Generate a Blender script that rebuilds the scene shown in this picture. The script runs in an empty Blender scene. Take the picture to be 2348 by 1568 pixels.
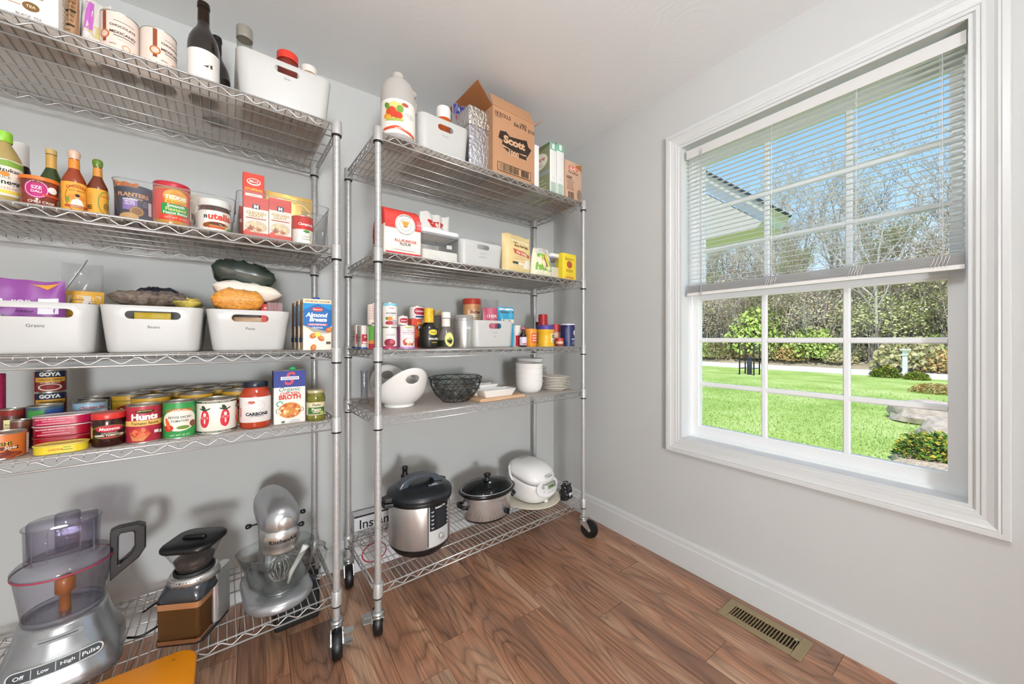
import bpy, bmesh, math, random
from math import sin, cos, pi, sqrt, atan2, radians, hypot
from mathutils import Vector, Matrix
random.seed(7)
C = bpy.context.scene.collection
S = bpy.context.scene
# ---------------------------------------------------------------- camera
FPX, CX, HY, CZ = 830.5, 1174.0, 778.0, 1.15        # focal length in px of the 2348 frame, centre column, horizon row, eye height
YAW = radians(35.105)
cam = bpy.data.cameras.new('camera'); camo = bpy.data.objects.new('camera', cam); C.objects.link(camo)
cam.sensor_width = 36.0; cam.lens = 36.0*FPX/2348; cam.shift_y = -(784-HY)/2348
cam.clip_start = .02; cam.clip_end = 400
camo.location = (0, 0, CZ); camo.rotation_euler = (pi/2, 0, -YAW)
S.camera = camo
# ---------------------------------------------------------------- light and exposure
S.view_settings.view_transform = 'Standard'; S.view_settings.look = 'None'
S.view_settings.gamma = 1; S.view_settings.use_curve_mapping = False
S.view_settings.exposure = 0.0
try:
    S.cycles.use_denoising = True; S.cycles.max_bounces = 8; S.cycles.diffuse_bounces = 4; S.cycles.glossy_bounces = 3; S.cycles.use_adaptive_sampling = True; S.cycles.adaptive_threshold = .08; S.cycles.adaptive_min_samples = 16; S.cycles.use_light_tree = False
    S.cycles.transparent_max_bounces = 24; S.cycles.sample_clamp_indirect = 6
    S.cycles.caustics_reflective = False; S.cycles.caustics_refractive = False
except Exception: pass
LAMP_POWER = 68.0
HALL_FILL_POWER = 138.0
LAMP_COL = (.935, .97, 1.0)
w = bpy.data.worlds.new('sky'); S.world = w; w.use_nodes = True
nt = w.node_tree; bgn = nt.nodes['Background']
tcn = nt.nodes.new('ShaderNodeTexCoord'); sepn = nt.nodes.new('ShaderNodeSeparateXYZ'); rmp = nt.nodes.new('ShaderNodeValToRGB')
nt.links.new(tcn.outputs['Generated'], sepn.inputs[0]); nt.links.new(sepn.outputs['Z'], rmp.inputs[0]); nt.links.new(rmp.outputs[0], bgn.inputs[0])
cr = rmp.color_ramp; cr.elements[0].position = 0; cr.elements[0].color = (.78, .88, .98, 1)
cr.elements[1].position = 1; cr.elements[1].color = (.12, .32, .80, 1)
for p_, c_ in ((.12, (.66, .84, .99, 1)), (.30, (.38, .66, .98, 1)), (.55, (.21, .47, .93, 1))):
    e_ = cr.elements.new(p_); e_.color = c_
bgn.inputs[1].default_value = 1.2
sun = bpy.data.lights.new('sun', 'SUN'); sun.energy = 4.8; sun.angle = radians(1.5); sun.color = (1, .95, .86)
suno = bpy.data.objects.new('sun', sun); C.objects.link(suno); suno.rotation_euler = (radians(27), 0, radians(-60))
XW, YW, ZC = 1.765, 1.984, 2.438      # window wall, shelf wall, ceiling
XL, YF = -1.55, -1.35                 # walls behind the camera
# ---------------------------------------------------------------- materials
MATS = {}
def hexc(h):
    h = h.lstrip('#'); v = [int(h[i:i+2], 16)/255 for i in (0, 2, 4)]
    return tuple(x/12.92 if x <= .04045 else ((x+.055)/1.055)**2.4 for x in v)+(1,)
def mat(name, col='#cccccc', rough=.5, metal=0.0, spec=.5, noise=0.0, nscale=30.0, bump=0.0, bscale=80.0, bdist=.002, coat=0.0, stretch=None, emis=0.0, trans=0.0, alpha=1.0, sss=0.0):
    if name in MATS: return MATS[name]
    m = bpy.data.materials.new(name); MATS[name] = m; m.use_nodes = True
    t = m.node_tree; b = t.nodes['Principled BSDF']
    c = hexc(col) if isinstance(col, str) else tuple(col)+(1,)
    b.inputs['Base Color'].default_value = c
    b.inputs['Roughness'].default_value = rough; b.inputs['Metallic'].default_value = metal
    b.inputs['Specular IOR Level'].default_value = spec
    b.inputs['Coat Weight'].default_value = coat
    if trans: b.inputs['Transmission Weight'].default_value = trans
    if emis: b.inputs['Emission Color'].default_value = c; b.inputs['Emission Strength'].default_value = emis
    tc = mp = None
    def coords():
        nonlocal tc, mp
        if mp is None:
            tc = t.nodes.new('ShaderNodeTexCoord'); mp = t.nodes.new('ShaderNodeMapping')
            t.links.new(tc.outputs['Object'], mp.inputs['Vector'])
            if stretch: mp.inputs['Scale'].default_value = stretch
        return mp.outputs[0]
    if noise:
        n = t.nodes.new('ShaderNodeTexNoise'); n.inputs['Scale'].default_value = nscale; n.inputs['Detail'].default_value = 4
        t.links.new(coords(), n.inputs['Vector'])
        mr = t.nodes.new('ShaderNodeMapRange'); mr.inputs['From Min'].default_value = .3; mr.inputs['From Max'].default_value = .7
        mr.inputs['To Min'].default_value = 1-noise; mr.inputs['To Max'].default_value = 1+noise
        t.links.new(n.outputs['Fac'], mr.inputs['Value'])
        mx = t.nodes.new('ShaderNodeVectorMath'); mx.operation = 'SCALE'; mx.inputs[0].default_value = c[:3]
        t.links.new(mr.outputs[0], mx.inputs['Scale']); t.links.new(mx.outputs[0], b.inputs['Base Color'])
    if bump:
        n2 = t.nodes.new('ShaderNodeTexNoise'); n2.inputs['Scale'].default_value = bscale; n2.inputs['Detail'].default_value = 3
        t.links.new(coords(), n2.inputs['Vector'])
        bp = t.nodes.new('ShaderNodeBump'); bp.inputs['Strength'].default_value = bump; bp.inputs['Distance'].default_value = bdist
        t.links.new(n2.outputs['Fac'], bp.inputs['Height']); t.links.new(bp.outputs[0], b.inputs['Normal'])
    return m
def ink(h, rough=.55):
    return mat('ink_'+h.lstrip('#'), h, rough=rough, spec=.35)
def clear(name, tint=(.95, .97, .97), edge=.55, body=0.0, bodycol=(1, 1, 1), rough=.03, tl_share=.5):
    """thin clear glass or plastic: transparent face on, shinier and more tinted at grazing angles, with an optional milky body"""
    if name in MATS: return MATS[name]
    m = bpy.data.materials.new(name); MATS[name] = m; m.use_nodes = True
    t = m.node_tree; t.nodes.clear()
    o = t.nodes.new('ShaderNodeOutputMaterial'); tr = t.nodes.new('ShaderNodeBsdfTransparent'); gl = t.nodes.new('ShaderNodeBsdfGlossy')
    gl.inputs['Roughness'].default_value = rough
    lw = t.nodes.new('ShaderNodeLayerWeight'); lw.inputs['Blend'].default_value = .35
    rp = t.nodes.new('ShaderNodeMixRGB'); rp.inputs[1].default_value = tuple(tint)+(1,)
    rp.inputs[2].default_value = tuple(x*(1-edge*.45) for x in tint)+(1,)
    t.links.new(lw.outputs['Facing'], rp.inputs[0]); t.links.new(rp.outputs[0], tr.inputs[0])
    fr = t.nodes.new('ShaderNodeFresnel'); ge = t.nodes.new('ShaderNodeNewGeometry')      # same reflectance from either side of the thin wall
    im = t.nodes.new('ShaderNodeMapRange'); im.inputs['To Min'].default_value = 1.45; im.inputs['To Max'].default_value = 1/1.45
    t.links.new(ge.outputs['Backfacing'], im.inputs['Value']); t.links.new(im.outputs[0], fr.inputs['IOR'])
    mx = t.nodes.new('ShaderNodeMixShader'); t.links.new(fr.outputs[0], mx.inputs[0])
    t.links.new(tr.outputs[0], mx.inputs[1]); t.links.new(gl.outputs[0], mx.inputs[2]); last = mx
    if body:
        df = t.nodes.new('ShaderNodeBsdfDiffuse'); df.inputs[0].default_value = tuple(bodycol)+(1,)
        tl = t.nodes.new('ShaderNodeBsdfTranslucent'); tl.inputs[0].default_value = tuple(bodycol)+(1,)
        m1 = t.nodes.new('ShaderNodeMixShader'); m1.inputs[0].default_value = tl_share
        t.links.new(df.outputs[0], m1.inputs[1]); t.links.new(tl.outputs[0], m1.inputs[2])
        m2 = t.nodes.new('ShaderNodeMixShader'); m2.inputs[0].default_value = body
        t.links.new(last.outputs[0], m2.inputs[1]); t.links.new(m1.outputs[0], m2.inputs[2]); last = m2
    t.links.new(last.outputs[0], o.inputs[0])
    return m
WHITEP = lambda: mat('white_plastic', '#c2c1be', rough=.35, noise=.01, nscale=8)
CHROME = lambda: mat('chrome_wire', '#bdbbb9', rough=.34, metal=.55, noise=.05, nscale=60)
STEEL = lambda: mat('brushed_steel', '#d4d3d1', rough=.32, metal=.85, noise=.05, nscale=25, stretch=(1, 1, 30))
BLACKP = lambda: mat('black_plastic', '#121214', rough=.38, noise=.1, nscale=40)
TINM = lambda: mat('tin_metal', '#c2bfb6', rough=.3, metal=.9, noise=.05, nscale=50)
# ---------------------------------------------------------------- objects
def tag(o, label=None, cat=None, group=None, kind=None):
    if label: o['label'] = label
    if cat: o['category'] = cat
    if group: o['group'] = group
    if kind: o['kind'] = kind
    return o
def thing(name, label, cat, loc=(0, 0, 0), rz=0, group=None, kind=None):
    o = bpy.data.objects.new(name, None); C.objects.link(o); o.empty_display_size = .02
    o.location = loc; o.rotation_euler = (0, 0, rz)
    return tag(o, label, cat, group, kind)
def link(name, me, parent=None, loc=None, rot=None):
    o = bpy.data.objects.new(name, me); C.objects.link(o)
    if parent: o.parent = parent
    if loc: o.location = loc
    if rot: o.rotation_euler = rot
    return o
class G:
    """a bag of vertices and faces; every face keeps a material number"""
    def __init__(s): s.v = []; s.f = []; s.m = []; s.sm = []
    def add(s, v, f, mi=0, smooth=False):
        n = len(s.v); s.v += [tuple(x) for x in v]; s.f += [tuple(i+n for i in q) for q in f]
        s.m += [mi]*len(f); s.sm += [smooth]*len(f); return s
    def box(s, a, b, mi=0):
        (x0, y0, z0), (x1, y1, z1) = a, b
        return s.add([(x0, y0, z0), (x1, y0, z0), (x1, y1, z0), (x0, y1, z0), (x0, y0, z1), (x1, y0, z1), (x1, y1, z1), (x0, y1, z1)],
                     [(0, 3, 2, 1), (4, 5, 6, 7), (0, 1, 5, 4), (1, 2, 6, 5), (2, 3, 7, 6), (3, 0, 4, 7)], mi)
    def tube(s, pts, r, seg=6, closed=False, mi=0, cap=True):
        P = [Vector(p) for p in pts]; n = len(P); V = []; up = Vector((0, 0, 1))
        rs = r if isinstance(r, (list, tuple)) else [r]*n
        for i in range(n):
            a = P[i-1] if (i > 0 or closed) else P[i]; b = P[(i+1) % n] if (i < n-1 or closed) else P[i]
            t = (b-a)
            if t.length < 1e-9: t = Vector((0, 0, 1))
            t.normalize()
            u = t.cross(up)
            if u.length < .05: u = t.cross(Vector((0, 1, 0)))
            u.normalize(); w_ = u.cross(t).normalized()
            for k in range(seg):
                an = 2*pi*k/seg; V.append(P[i]+(u*cos(an)+w_*sin(an))*rs[i])
        F = []
        for i in range(n if closed else n-1):
            j = (i+1) % n
            for k in range(seg): l = (k+1) % seg; F.append((i*seg+k, i*seg+l, j*seg+l, j*seg+k))
        if cap and not closed:
            F.append(tuple(range(seg-1, -1, -1))); F.append(tuple((n-1)*seg+k for k in range(seg)))
        return s.add(V, F, mi, True)
    def lathe(s, prof, seg=32, sx=1, sy=1, at=(0, 0, 0), mi=0, smooth=True, a0=0):
        V = []; F = []; n = len(prof); idx = []
        for (r, z) in prof:
            if r < 1e-6: idx.append((len(V), 1)); V.append((at[0], at[1], at[2]+z))
            else:
                idx.append((len(V), seg))
                for k in range(seg):
                    an = 2*pi*k/seg+a0; V.append((at[0]+r*sx*cos(an), at[1]+r*sy*sin(an), at[2]+z))
        for i in range(n-1):
            (a, na), (b, nb) = idx[i], idx[i+1]
            for k in range(seg):
                l = (k+1) % seg
                if na == 1 and nb == 1: continue
                if na == 1: F.append((a, b+l, b+k))
                elif nb == 1: F.append((a+k, a+l, b))
                else: F.append((a+k, a+l, b+l, b+k))
        return s.add(V, F, mi, smooth)
    def loft(s, loops, cap0=True, cap1=True, mi=0, smooth=False):
        n = len(loops[0]); V = [p for L in loops for p in L]; F = []
        for i in range(len(loops)-1):
            for k in range(n):
                l = (k+1) % n; F.append((i*n+k, i*n+l, (i+1)*n+l, (i+1)*n+k))
        if cap0: F.append(tuple(range(n-1, -1, -1)))
        if cap1: F.append(tuple((len(loops)-1)*n+k for k in range(n)))
        return s.add(V, F, mi, smooth)
    def prism(s, poly, y0, y1, axes='xz', mi=0, smooth=False):
        def mk(p, h):
            return {'xz': (p[0], h, p[1]), 'xy': (p[0], p[1], h), 'yz': (h, p[0], p[1])}[axes]
        return s.loft([[mk(p, y0) for p in poly], [mk(p, y1) for p in poly]], mi=mi, smooth=smooth)
    def xform(s, M):
        s.v = [tuple(M @ Vector(p)) for p in s.v]; return s
    def mesh(s, name, mats):
        me = bpy.data.meshes.new(name); me.from_pydata(s.v, [], s.f)
        for m in (mats if isinstance(mats, (list, tuple)) else [mats]): me.materials.append(m)
        me.polygons.foreach_set('material_index', s.m); me.polygons.foreach_set('use_smooth', s.sm)
        me.update(); return me
    def obj(s, name, mats, parent=None, loc=None, rot=None, sharp=None):
        me = s.mesh(name, mats)
        if sharp is not None and any(s.sm): me.set_sharp_from_angle(angle=radians(sharp))
        return link(name, me, parent, loc, rot)
def rrect(w_, d, r, n=5, z=0, cx=0, cy=0):
    """rounded rectangle as a loop in the xy plane"""
    r = min(r, w_/2-1e-5, d/2-1e-5); out = []
    for (sx, sy, a) in ((1, 1, 0), (-1, 1, pi/2), (-1, -1, pi), (1, -1, 3*pi/2)):
        for k in range(n+1):
            an = a+pi/2*k/n
            out.append((cx+sx*(w_/2-r)+r*cos(an), cy+sy*(d/2-r)+r*sin(an), z))
    return out
def ring(r, z, n=32, sx=1, sy=1, cx=0, cy=0):
    return [(cx+r*sx*cos(2*pi*k/n), cy+r*sy*sin(2*pi*k/n), z) for k in range(n)]
def softbox(g, w_, d, h, r=.004, rv=None, z0=0, cx=0, cy=0, mi=0, n=4):
    """box with rounded upright edges (rv) and softened top and bottom edges (r)"""
    rv = rv or r; r = min(r, h/2.01); L = []
    for k in range(4):
        a = pi/2*k/3; o = r*(1-sin(a)); L.append(rrect(w_-2*o, d-2*o, max(rv-o, .0005), n, z0+r*(1-cos(a)), cx, cy))
    for k in range(4):
        a = pi/2*(3-k)/3; o = r*(1-sin(a)); L.append(rrect(w_-2*o, d-2*o, max(rv-o, .0005), n, z0+h-r*(1-cos(a)), cx, cy))
    return g.loft(L, mi=mi, smooth=True)
# ---------------------------------------------------------------- flat print: lettering and shapes laid on a face or wrapped round a can
_TXT = {}
def text2d(s, size, bold=0.0, shear=0.0, space=1.0):
    k = (s, round(bold, 4), round(shear, 2), round(space, 2))
    if k not in _TXT:
        cu = bpy.data.curves.new('t', 'FONT'); cu.body = s; cu.size = 1; cu.offset = bold; cu.shear = shear; cu.space_character = space
        cu.resolution_u = 3; cu.align_x = 'CENTER'; cu.fill_mode = 'FRONT'
        o = bpy.data.objects.new('t', cu); C.objects.link(o)
        dg = bpy.context.evaluated_depsgraph_get(); me = bpy.data.meshes.new_from_object(o.evaluated_get(dg))
        V = [(v.co.x, v.co.y) for v in me.vertices]; F = [tuple(p.vertices) for p in me.polygons]
        bpy.data.objects.remove(o); bpy.data.curves.remove(cu); bpy.data.meshes.remove(me)
        if V:
            x0 = min(p[0] for p in V); x1 = max(p[0] for p in V); y0 = min(p[1] for p in V); y1 = max(p[1] for p in V)
            V = [(p[0]-(x0+x1)/2, p[1]-(y0+y1)/2) for p in V]; dim = (x1-x0, y1-y0)
        else: dim = (1, 1)
        _TXT[k] = (V, F, dim)
    return _TXT[k]
class Print:
    """u runs left to right, v bottom to top, both in metres from the centre of the face"""
    def __init__(s): s.items = []; s.cols = []
    def _c(s, c):
        if c not in s.cols: s.cols.append(c)
        return s.cols.index(c)
    def poly(s, pts, c):
        s.items.append(([tuple(p) for p in pts], [tuple(range(len(pts)))], s._c(c))); return s
    def rect(s, x, y, w_, h, c): return s.poly([(x-w_/2, y-h/2), (x+w_/2, y-h/2), (x+w_/2, y+h/2), (x-w_/2, y+h/2)], c)
    def ell(s, x, y, a, b, c, n=20, rot=0):
        ct, st = cos(rot), sin(rot)
        return s.poly([(x+a*cos(t)*ct-b*sin(t)*st, y+a*cos(t)*st+b*sin(t)*ct) for t in [2*pi*k/n for k in range(n)]], c)
    def ringe(s, x, y, a, b, wd, c, n=28):
        V = []; F = []
        for k in range(n):
            t = 2*pi*k/n; V += [(x+a*cos(t), y+b*sin(t)), (x+(a-wd)*cos(t), y+(b-wd)*sin(t))]
        for k in range(n): i, j = 2*k, 2*((k+1) % n); F.append((i, j, j+1, i+1))
        s.items.append((V, F, s._c(c))); return s
    def stad(s, x, y, w_, h, c, n=8):
        r = h/2; P = []
        for k in range(n+1): a = -pi/2+pi*k/n; P.append((x+w_/2-r+r*cos(a), y+r*sin(a)))
        for k in range(n+1): a = pi/2+pi*k/n; P.append((x-w_/2+r+r*cos(a), y+r*sin(a)))
        return s.poly(P, c)
    def text(s, t, x, y, w_, c, h=None, bold=.01, shear=0, rot=0, arch=0, space=1.0):
        V, F, (dw, dh) = text2d(t, 1, bold, shear, space)
        if not V: return s
        k = w_/dw; ky = (h/dh) if h else k; ct, st = cos(rot), sin(rot)
        P = []
        for (a, b) in V:
            a, b = a*k, b*ky
            b += arch*(1-(2*a/w_)**2)
            P.append((x+a*ct-b*st, y+a*st+b*ct))
        s.items.append((P, F, s._c(c))); return s
    def lines(s, x, y, w_, n, gap, c, h=.0012, seed=1):
        rn = random.Random(seed)
        for i in range(n):
            ww = w_*rn.uniform(.6, 1); s.rect(x, y-i*gap, ww, h, c)
        return s
    def bars(s, x, y, w_, h, c, n=14, seed=2):
        rn = random.Random(seed); p = x-w_/2
        for i in range(n):
            bw = w_/n*rn.uniform(.25, .7); s.rect(p+bw/2, y, bw, h, c); p += w_/n
        return s
    def spots(s, x, y, a, b, n, cols, size, seed=3, asp=.7):
        rn = random.Random(seed)
        for i in range(n):
            t = rn.uniform(0, 2*pi); q = sqrt(rn.random()); z = size*rn.uniform(.6, 1.2)
            s.ell(x+a*q*cos(t), y+b*q*sin(t), z, z*asp, rn.choice(cols), n=9, rot=rn.uniform(0, 3))
        return s
    def build(s, name, fn, parent, step=None, layer=.00012, lift=.0003):
        g = G()
        for i, (P, F, ci) in enumerate(s.items):
            if step:
                bm = bmesh.new(); vs = [bm.verts.new((p[0], p[1], 0)) for p in P]
                for f in F:
                    try: bm.faces.new([vs[k] for k in f])
                    except ValueError: pass
                x0 = min(p[0] for p in P); x1 = max(p[0] for p in P)
                k = math.ceil(x0/step)*step
                while k < x1:
                    if k > x0+1e-6: bmesh.ops.bisect_plane(bm, geom=bm.verts[:]+bm.edges[:]+bm.faces[:], plane_co=(k, 0, 0), plane_no=(1, 0, 0))
                    k += step
                bm.verts.index_update()
                P = [(v.co.x, v.co.y) for v in bm.verts]; F = [tuple(v.index for v in f.verts) for f in bm.faces]; bm.free()
            h = lift+i*layer
            g.add([fn(p[0], p[1], h) for p in P], F, ci)
        return g.obj(name, [ink(c) for c in s.cols], parent)
def flat(y, zc, x0=0, tilt=0):           # face looking towards -y
    ct, st = cos(tilt), sin(tilt)
    return lambda u, v, h: (x0+u, y+v*st-h*ct, zc+v*ct+h*st)
def sideL(x, zc, y0=0):                  # face looking towards -x, read from that side
    return lambda u, v, h: (x-h, y0-u, zc+v)
def sideR(x, zc, y0=0):
    return lambda u, v, h: (x+h, y0+u, zc+v)
def topf(z, x0=0, y0=0):
    return lambda u, v, h: (x0+u, y0+v, z+h)
def wrap(r, zc, a=0, r2=None, h2=None, sy=1):   # round a can; a turns the label, front is -y; optional cone to r2 at zc+h2
    def fn(u, v, h):
        rr = r if r2 is None else r+(r2-r)*(v/h2)
        t = u/r+a
        return ((rr+h)*sin(t), -(rr+h)*cos(t)*sy, zc+v)
    return fn
# ---------------------------------------------------------------- where the shelves stand
class Unit:
    def __init__(s, ox, oy, ang):
        s.o = (ox, oy); s.a = ang; s.d = (cos(ang), sin(ang)); s.p = (-sin(ang), cos(ang))
    def W(s, u, v, z=0): return (s.o[0]+u*s.d[0]+v*s.p[0], s.o[1]+u*s.d[1]+v*s.p[1], z)
    def u(s, px, v):
        l = (px-CX)/FPX; dx, dy = cos(YAW)*l+sin(YAW), -sin(YAW)*l+cos(YAW)
        bx, by = s.o[0]+v*s.p[0], s.o[1]+v*s.p[1]
        det = dx*(-s.d[1])+dy*s.d[0]; t = (bx*(-s.d[1])+by*s.d[0])/det
        return ((t*dx-bx)*s.d[0]+(t*dy-by)*s.d[1], t)
    def z(s, px, py, v): return CZ+(HY-py)/FPX*s.u(px, v)[1]
    def v(s, px, py, z):
        l = (px-CX)/FPX; dx, dy = cos(YAW)*l+sin(YAW), -sin(YAW)*l+cos(YAW); t = (z-CZ)/((HY-py)/FPX)
        x, y = t*dx-s.o[0], t*dy-s.o[1]; return x*s.p[0]+y*s.p[1]
    def cyl(s, xl, xr, v):                 # upright round thing seen between two columns: u, radius
        a, b = math.atan((xl-CX)/FPX), math.atan((xr-CX)/FPX); m = (a+b)/2
        px = CX+FPX*math.tan(m); u, t = s.u(px, v); l = (px-CX)/FPX
        return u, t*sqrt(1+l*l)*sin((b-a)/2), px
UW, UD = 1.184, .425
ANG = radians(3.27)
U2 = Unit(.3768, 1.4256, ANG)
U1 = Unit(.2397-UW*cos(ANG), 1.4711-UW*sin(ANG), ANG)
LV = [.210, .850, 1.107, 1.487, 1.945]        # heights of the five shelf decks
POSTH = 1.958
# ================================================================ the room
def struct(o, label=None):
    o['kind'] = 'structure'
    if label: o['label'] = label
    return o
WALLM = mat('wall_paint', '#c7c8c6', rough=.62, spec=.3, noise=.012, nscale=3, bump=.05, bscale=220)
TRIMM = mat('trim_paint', '#d3d5d4', rough=.38, noise=.008, nscale=5)
# ceiling: swirled plaster
def ceiling_mat():
    m = mat('ceiling_plaster', '#eef0f0', rough=.75, spec=.2)
    t = m.node_tree; b = t.nodes['Principled BSDF']
    tc = t.nodes.new('ShaderNodeTexCoord'); wv = t.nodes.new('ShaderNodeTexWave'); wv.wave_type = 'RINGS'; wv.rings_direction = 'Z'
    vo = t.nodes.new('ShaderNodeTexVoronoi'); vo.inputs['Scale'].default_value = 1.6
    sb = t.nodes.new('ShaderNodeVectorMath'); sb.operation = 'SUBTRACT'
    sc_ = t.nodes.new('ShaderNodeVectorMath'); sc_.operation = 'SCALE'; sc_.inputs['Scale'].default_value = 1.6
    t.links.new(tc.outputs['Object'], sc_.inputs[0]); t.links.new(tc.outputs['Object'], vo.inputs['Vector'])
    t.links.new(tc.outputs['Object'], sb.inputs[0]); t.links.new(vo.outputs['Position'], sb.inputs[1])
    wv.inputs['Scale'].default_value = 7; wv.inputs['Distortion'].default_value = 9; wv.inputs['Detail'].default_value = 3; wv.inputs['Detail Scale'].default_value = 2
    t.links.new(sb.outputs[0], wv.inputs['Vector'])
    no = t.nodes.new('ShaderNodeTexNoise'); no.inputs['Scale'].default_value = 2.2; t.links.new(tc.outputs['Object'], no.inputs['Vector'])
    mu = t.nodes.new('ShaderNodeMath'); mu.operation = 'MULTIPLY'; t.links.new(wv.outputs['Fac'], mu.inputs[0]); t.links.new(no.outputs['Fac'], mu.inputs[1])
    bp = t.nodes.new('ShaderNodeBump'); bp.inputs['Strength'].default_value = .18; bp.inputs['Distance'].default_value = .003
    t.links.new(mu.outputs[0], bp.inputs['Height']); t.links.new(bp.outputs[0], b.inputs['Normal'])
    return m
g = G(); g.box((XL-.2, YF-.2, ZC), (XW+.2, YW+.2, ZC+.15)); struct(g.obj('ceiling', ceiling_mat()))
g = G(); g.box((XL-.2, YW, -.05), (XW+.2, YW+.2, ZC)); struct(g.obj('wall_back', WALLM))
g = G(); g.box((XL-.2, YF-.2, -.05), (XL, YW, ZC)); struct(g.obj('wall_left', WALLM))
DX0, DX1, DZ = -1.0, .55, 2.05            # doorway behind the camera
g = G(); g.box((XL, YF-.2, -.05), (DX0, YF, ZC)); g.box((DX1, YF-.2, -.05), (XW+.2, YF, ZC)); g.box((DX0, YF-.2, DZ), (DX1, YF, ZC)); struct(g.obj('wall_front', WALLM))
OY0, OY1, OZ0, OZ1 = .091, 1.022, .640, 2.135     # window opening
XO = XW+.2
g = G()
g.box((XW, YF, -.05), (XO, OY0, ZC)); g.box((XW, OY1, -.05), (XO, YW, ZC))
g.box((XW, OY0, -.05), (XO, OY1, OZ0)); g.box((XW, OY0, OZ1), (XO, OY1, ZC)); struct(g.obj('wall_right', WALLM))
# baseboards
BP = [(0, 0), (.0145, 0), (.0145, .108), (.0125, .112), (.012, .115), (.0115, .134), (.008, .137), (.007, .144), (0, .144)]
def baseboard(name, a, b, nx, ny):
    g = G(); L = []
    for (x, y) in (a, b): L.append([(x+nx*p, y+ny*p, z) for p, z in BP])
    g.loft(L); return struct(g.obj(name, TRIMM))
baseboard('baseboard_right', (XW, YW), (XW, YF), -1, 0)
baseboard('baseboard_back', (XL, YW), (XW, YW), 0, -1)
baseboard('baseboard_left', (XL, YF), (XL, YW), 1, 0)
baseboard('baseboard_front', (XW, YF), (DX1, YF), 0, 1)
# ---- floor: laminate planks, one object each
def wood_mat():
    m = mat('plank_wood', '#8a5a3c', rough=.36, spec=.8)
    t = m.node_tree; b = t.nodes['Principled BSDF']; N = t.nodes.new; L = t.links.new
    tc = N('ShaderNodeTexCoord'); oi = N('ShaderNodeObjectInfo'); mp = N('ShaderNodeMapping'); mp.inputs['Scale'].default_value = (1, .16, 1)
    ad = N('ShaderNodeVectorMath'); ad.operation = 'MULTIPLY_ADD'; ad.inputs[1].default_value = (37, 91, 0)
    cb = N('ShaderNodeCombineXYZ'); L(oi.outputs['Random'], cb.inputs[0]); L(oi.outputs['Random'], cb.inputs[1])
    L(cb.outputs[0], ad.inputs[0]); L(tc.outputs['Object'], ad.inputs[2]); L(ad.outputs[0], mp.inputs[0])
    # cathedral figure: contour lines of a stretched noise
    n1 = N('ShaderNodeTexNoise'); n1.inputs['Scale'].default_value = 6.0; n1.inputs['Detail'].default_value = 1.6; n1.inputs['Roughness'].default_value = .4; L(mp.outputs[0], n1.inputs['Vector'])
    k = N('ShaderNodeMath'); k.operation = 'MULTIPLY'; k.inputs[1].default_value = 17; L(n1.outputs['Fac'], k.inputs[0])
    fr = N('ShaderNodeMath'); fr.operation = 'FRACT'; L(k.outputs[0], fr.inputs[0])
    r1 = N('ShaderNodeValToRGB'); e = r1.color_ramp; e.elements[0].position = 0; e.elements[0].color = (.42, .40, .40, 1); e.elements[1].position = 1; e.elements[1].color = (.55, .55, .55, 1)
    for p_, c_ in ((.16, .82), (.45, 1.0), (.80, .86)):
        q = e.elements.new(p_); q.color = (c_, c_, c_, 1)
    L(fr.outputs[0], r1.inputs[0])
    # fine fibres
    mp2 = N('ShaderNodeMapping'); mp2.inputs['Scale'].default_value = (1, .03, 1); L(ad.outputs[0], mp2.inputs[0])
    n2 = N('ShaderNodeTexNoise'); n2.inputs['Scale'].default_value = 170; n2.inputs['Detail'].default_value = 3; L(mp2.outputs[0], n2.inputs['Vector'])
    n3 = N('ShaderNodeTexNoise'); n3.inputs['Scale'].default_value = 5; n3.inputs['Detail'].default_value = 4; L(mp.outputs[0], n3.inputs['Vector'])
    base = N('ShaderNodeValToRGB'); e = base.color_ramp; e.elements[0].position = .28; e.elements[0].color = hexc('#7a5a48'); e.elements[1].position = .72; e.elements[1].color = hexc('#cba688')
    q = e.elements.new(.5); q.color = hexc('#aa785a'); L(n3.outputs['Fac'], base.inputs[0])
    m1 = N('ShaderNodeMixRGB'); m1.blend_type = 'MULTIPLY'; m1.inputs[0].default_value = .85; L(base.outputs[0], m1.inputs[1]); L(r1.outputs[0], m1.inputs[2])
    r2 = N('ShaderNodeMapRange'); r2.inputs['From Min'].default_value = .3; r2.inputs['From Max'].default_value = .7; r2.inputs['To Min'].default_value = .6; r2.inputs['To Max'].default_value = 1.25; L(n2.outputs['Fac'], r2.inputs[0])
    m2 = N('ShaderNodeVectorMath'); m2.operation = 'SCALE'; L(m1.outputs[0], m2.inputs[0]); L(r2.outputs[0], m2.inputs['Scale'])
    # plank to plank tone
    r3 = N('ShaderNodeMapRange'); r3.inputs['To Min'].default_value = .94; r3.inputs['To Max'].default_value = 1.2; L(oi.outputs['Random'], r3.inputs[0])
    m3 = N('ShaderNodeVectorMath'); m3.operation = 'SCALE'; L(m2.outputs[0], m3.inputs[0]); L(r3.outputs[0], m3.inputs['Scale']); L(m3.outputs[0], b.inputs['Base Color'])
    bp = N('ShaderNodeBump'); bp.inputs['Strength'].default_value = .12; bp.inputs['Distance'].default_value = .001; L(n2.outputs['Fac'], bp.inputs['Height']); L(bp.outputs[0], b.inputs['Normal'])
    return m
WOOD = wood_mat()
g = G(); g.box((XL, YF, -.05), (XW, YW, -.0065)); floor = struct(g.obj('floor', mat('subfloor', '#2a1a12', rough=.8, noise=.1)))
PW = .152
ends = {}
rn = random.Random(11)
i = 0; x = XW
RX0, RX1, RY0, RY1 = 1.583, 1.717, .465, .752       # floor register
PLME = {}
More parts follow.
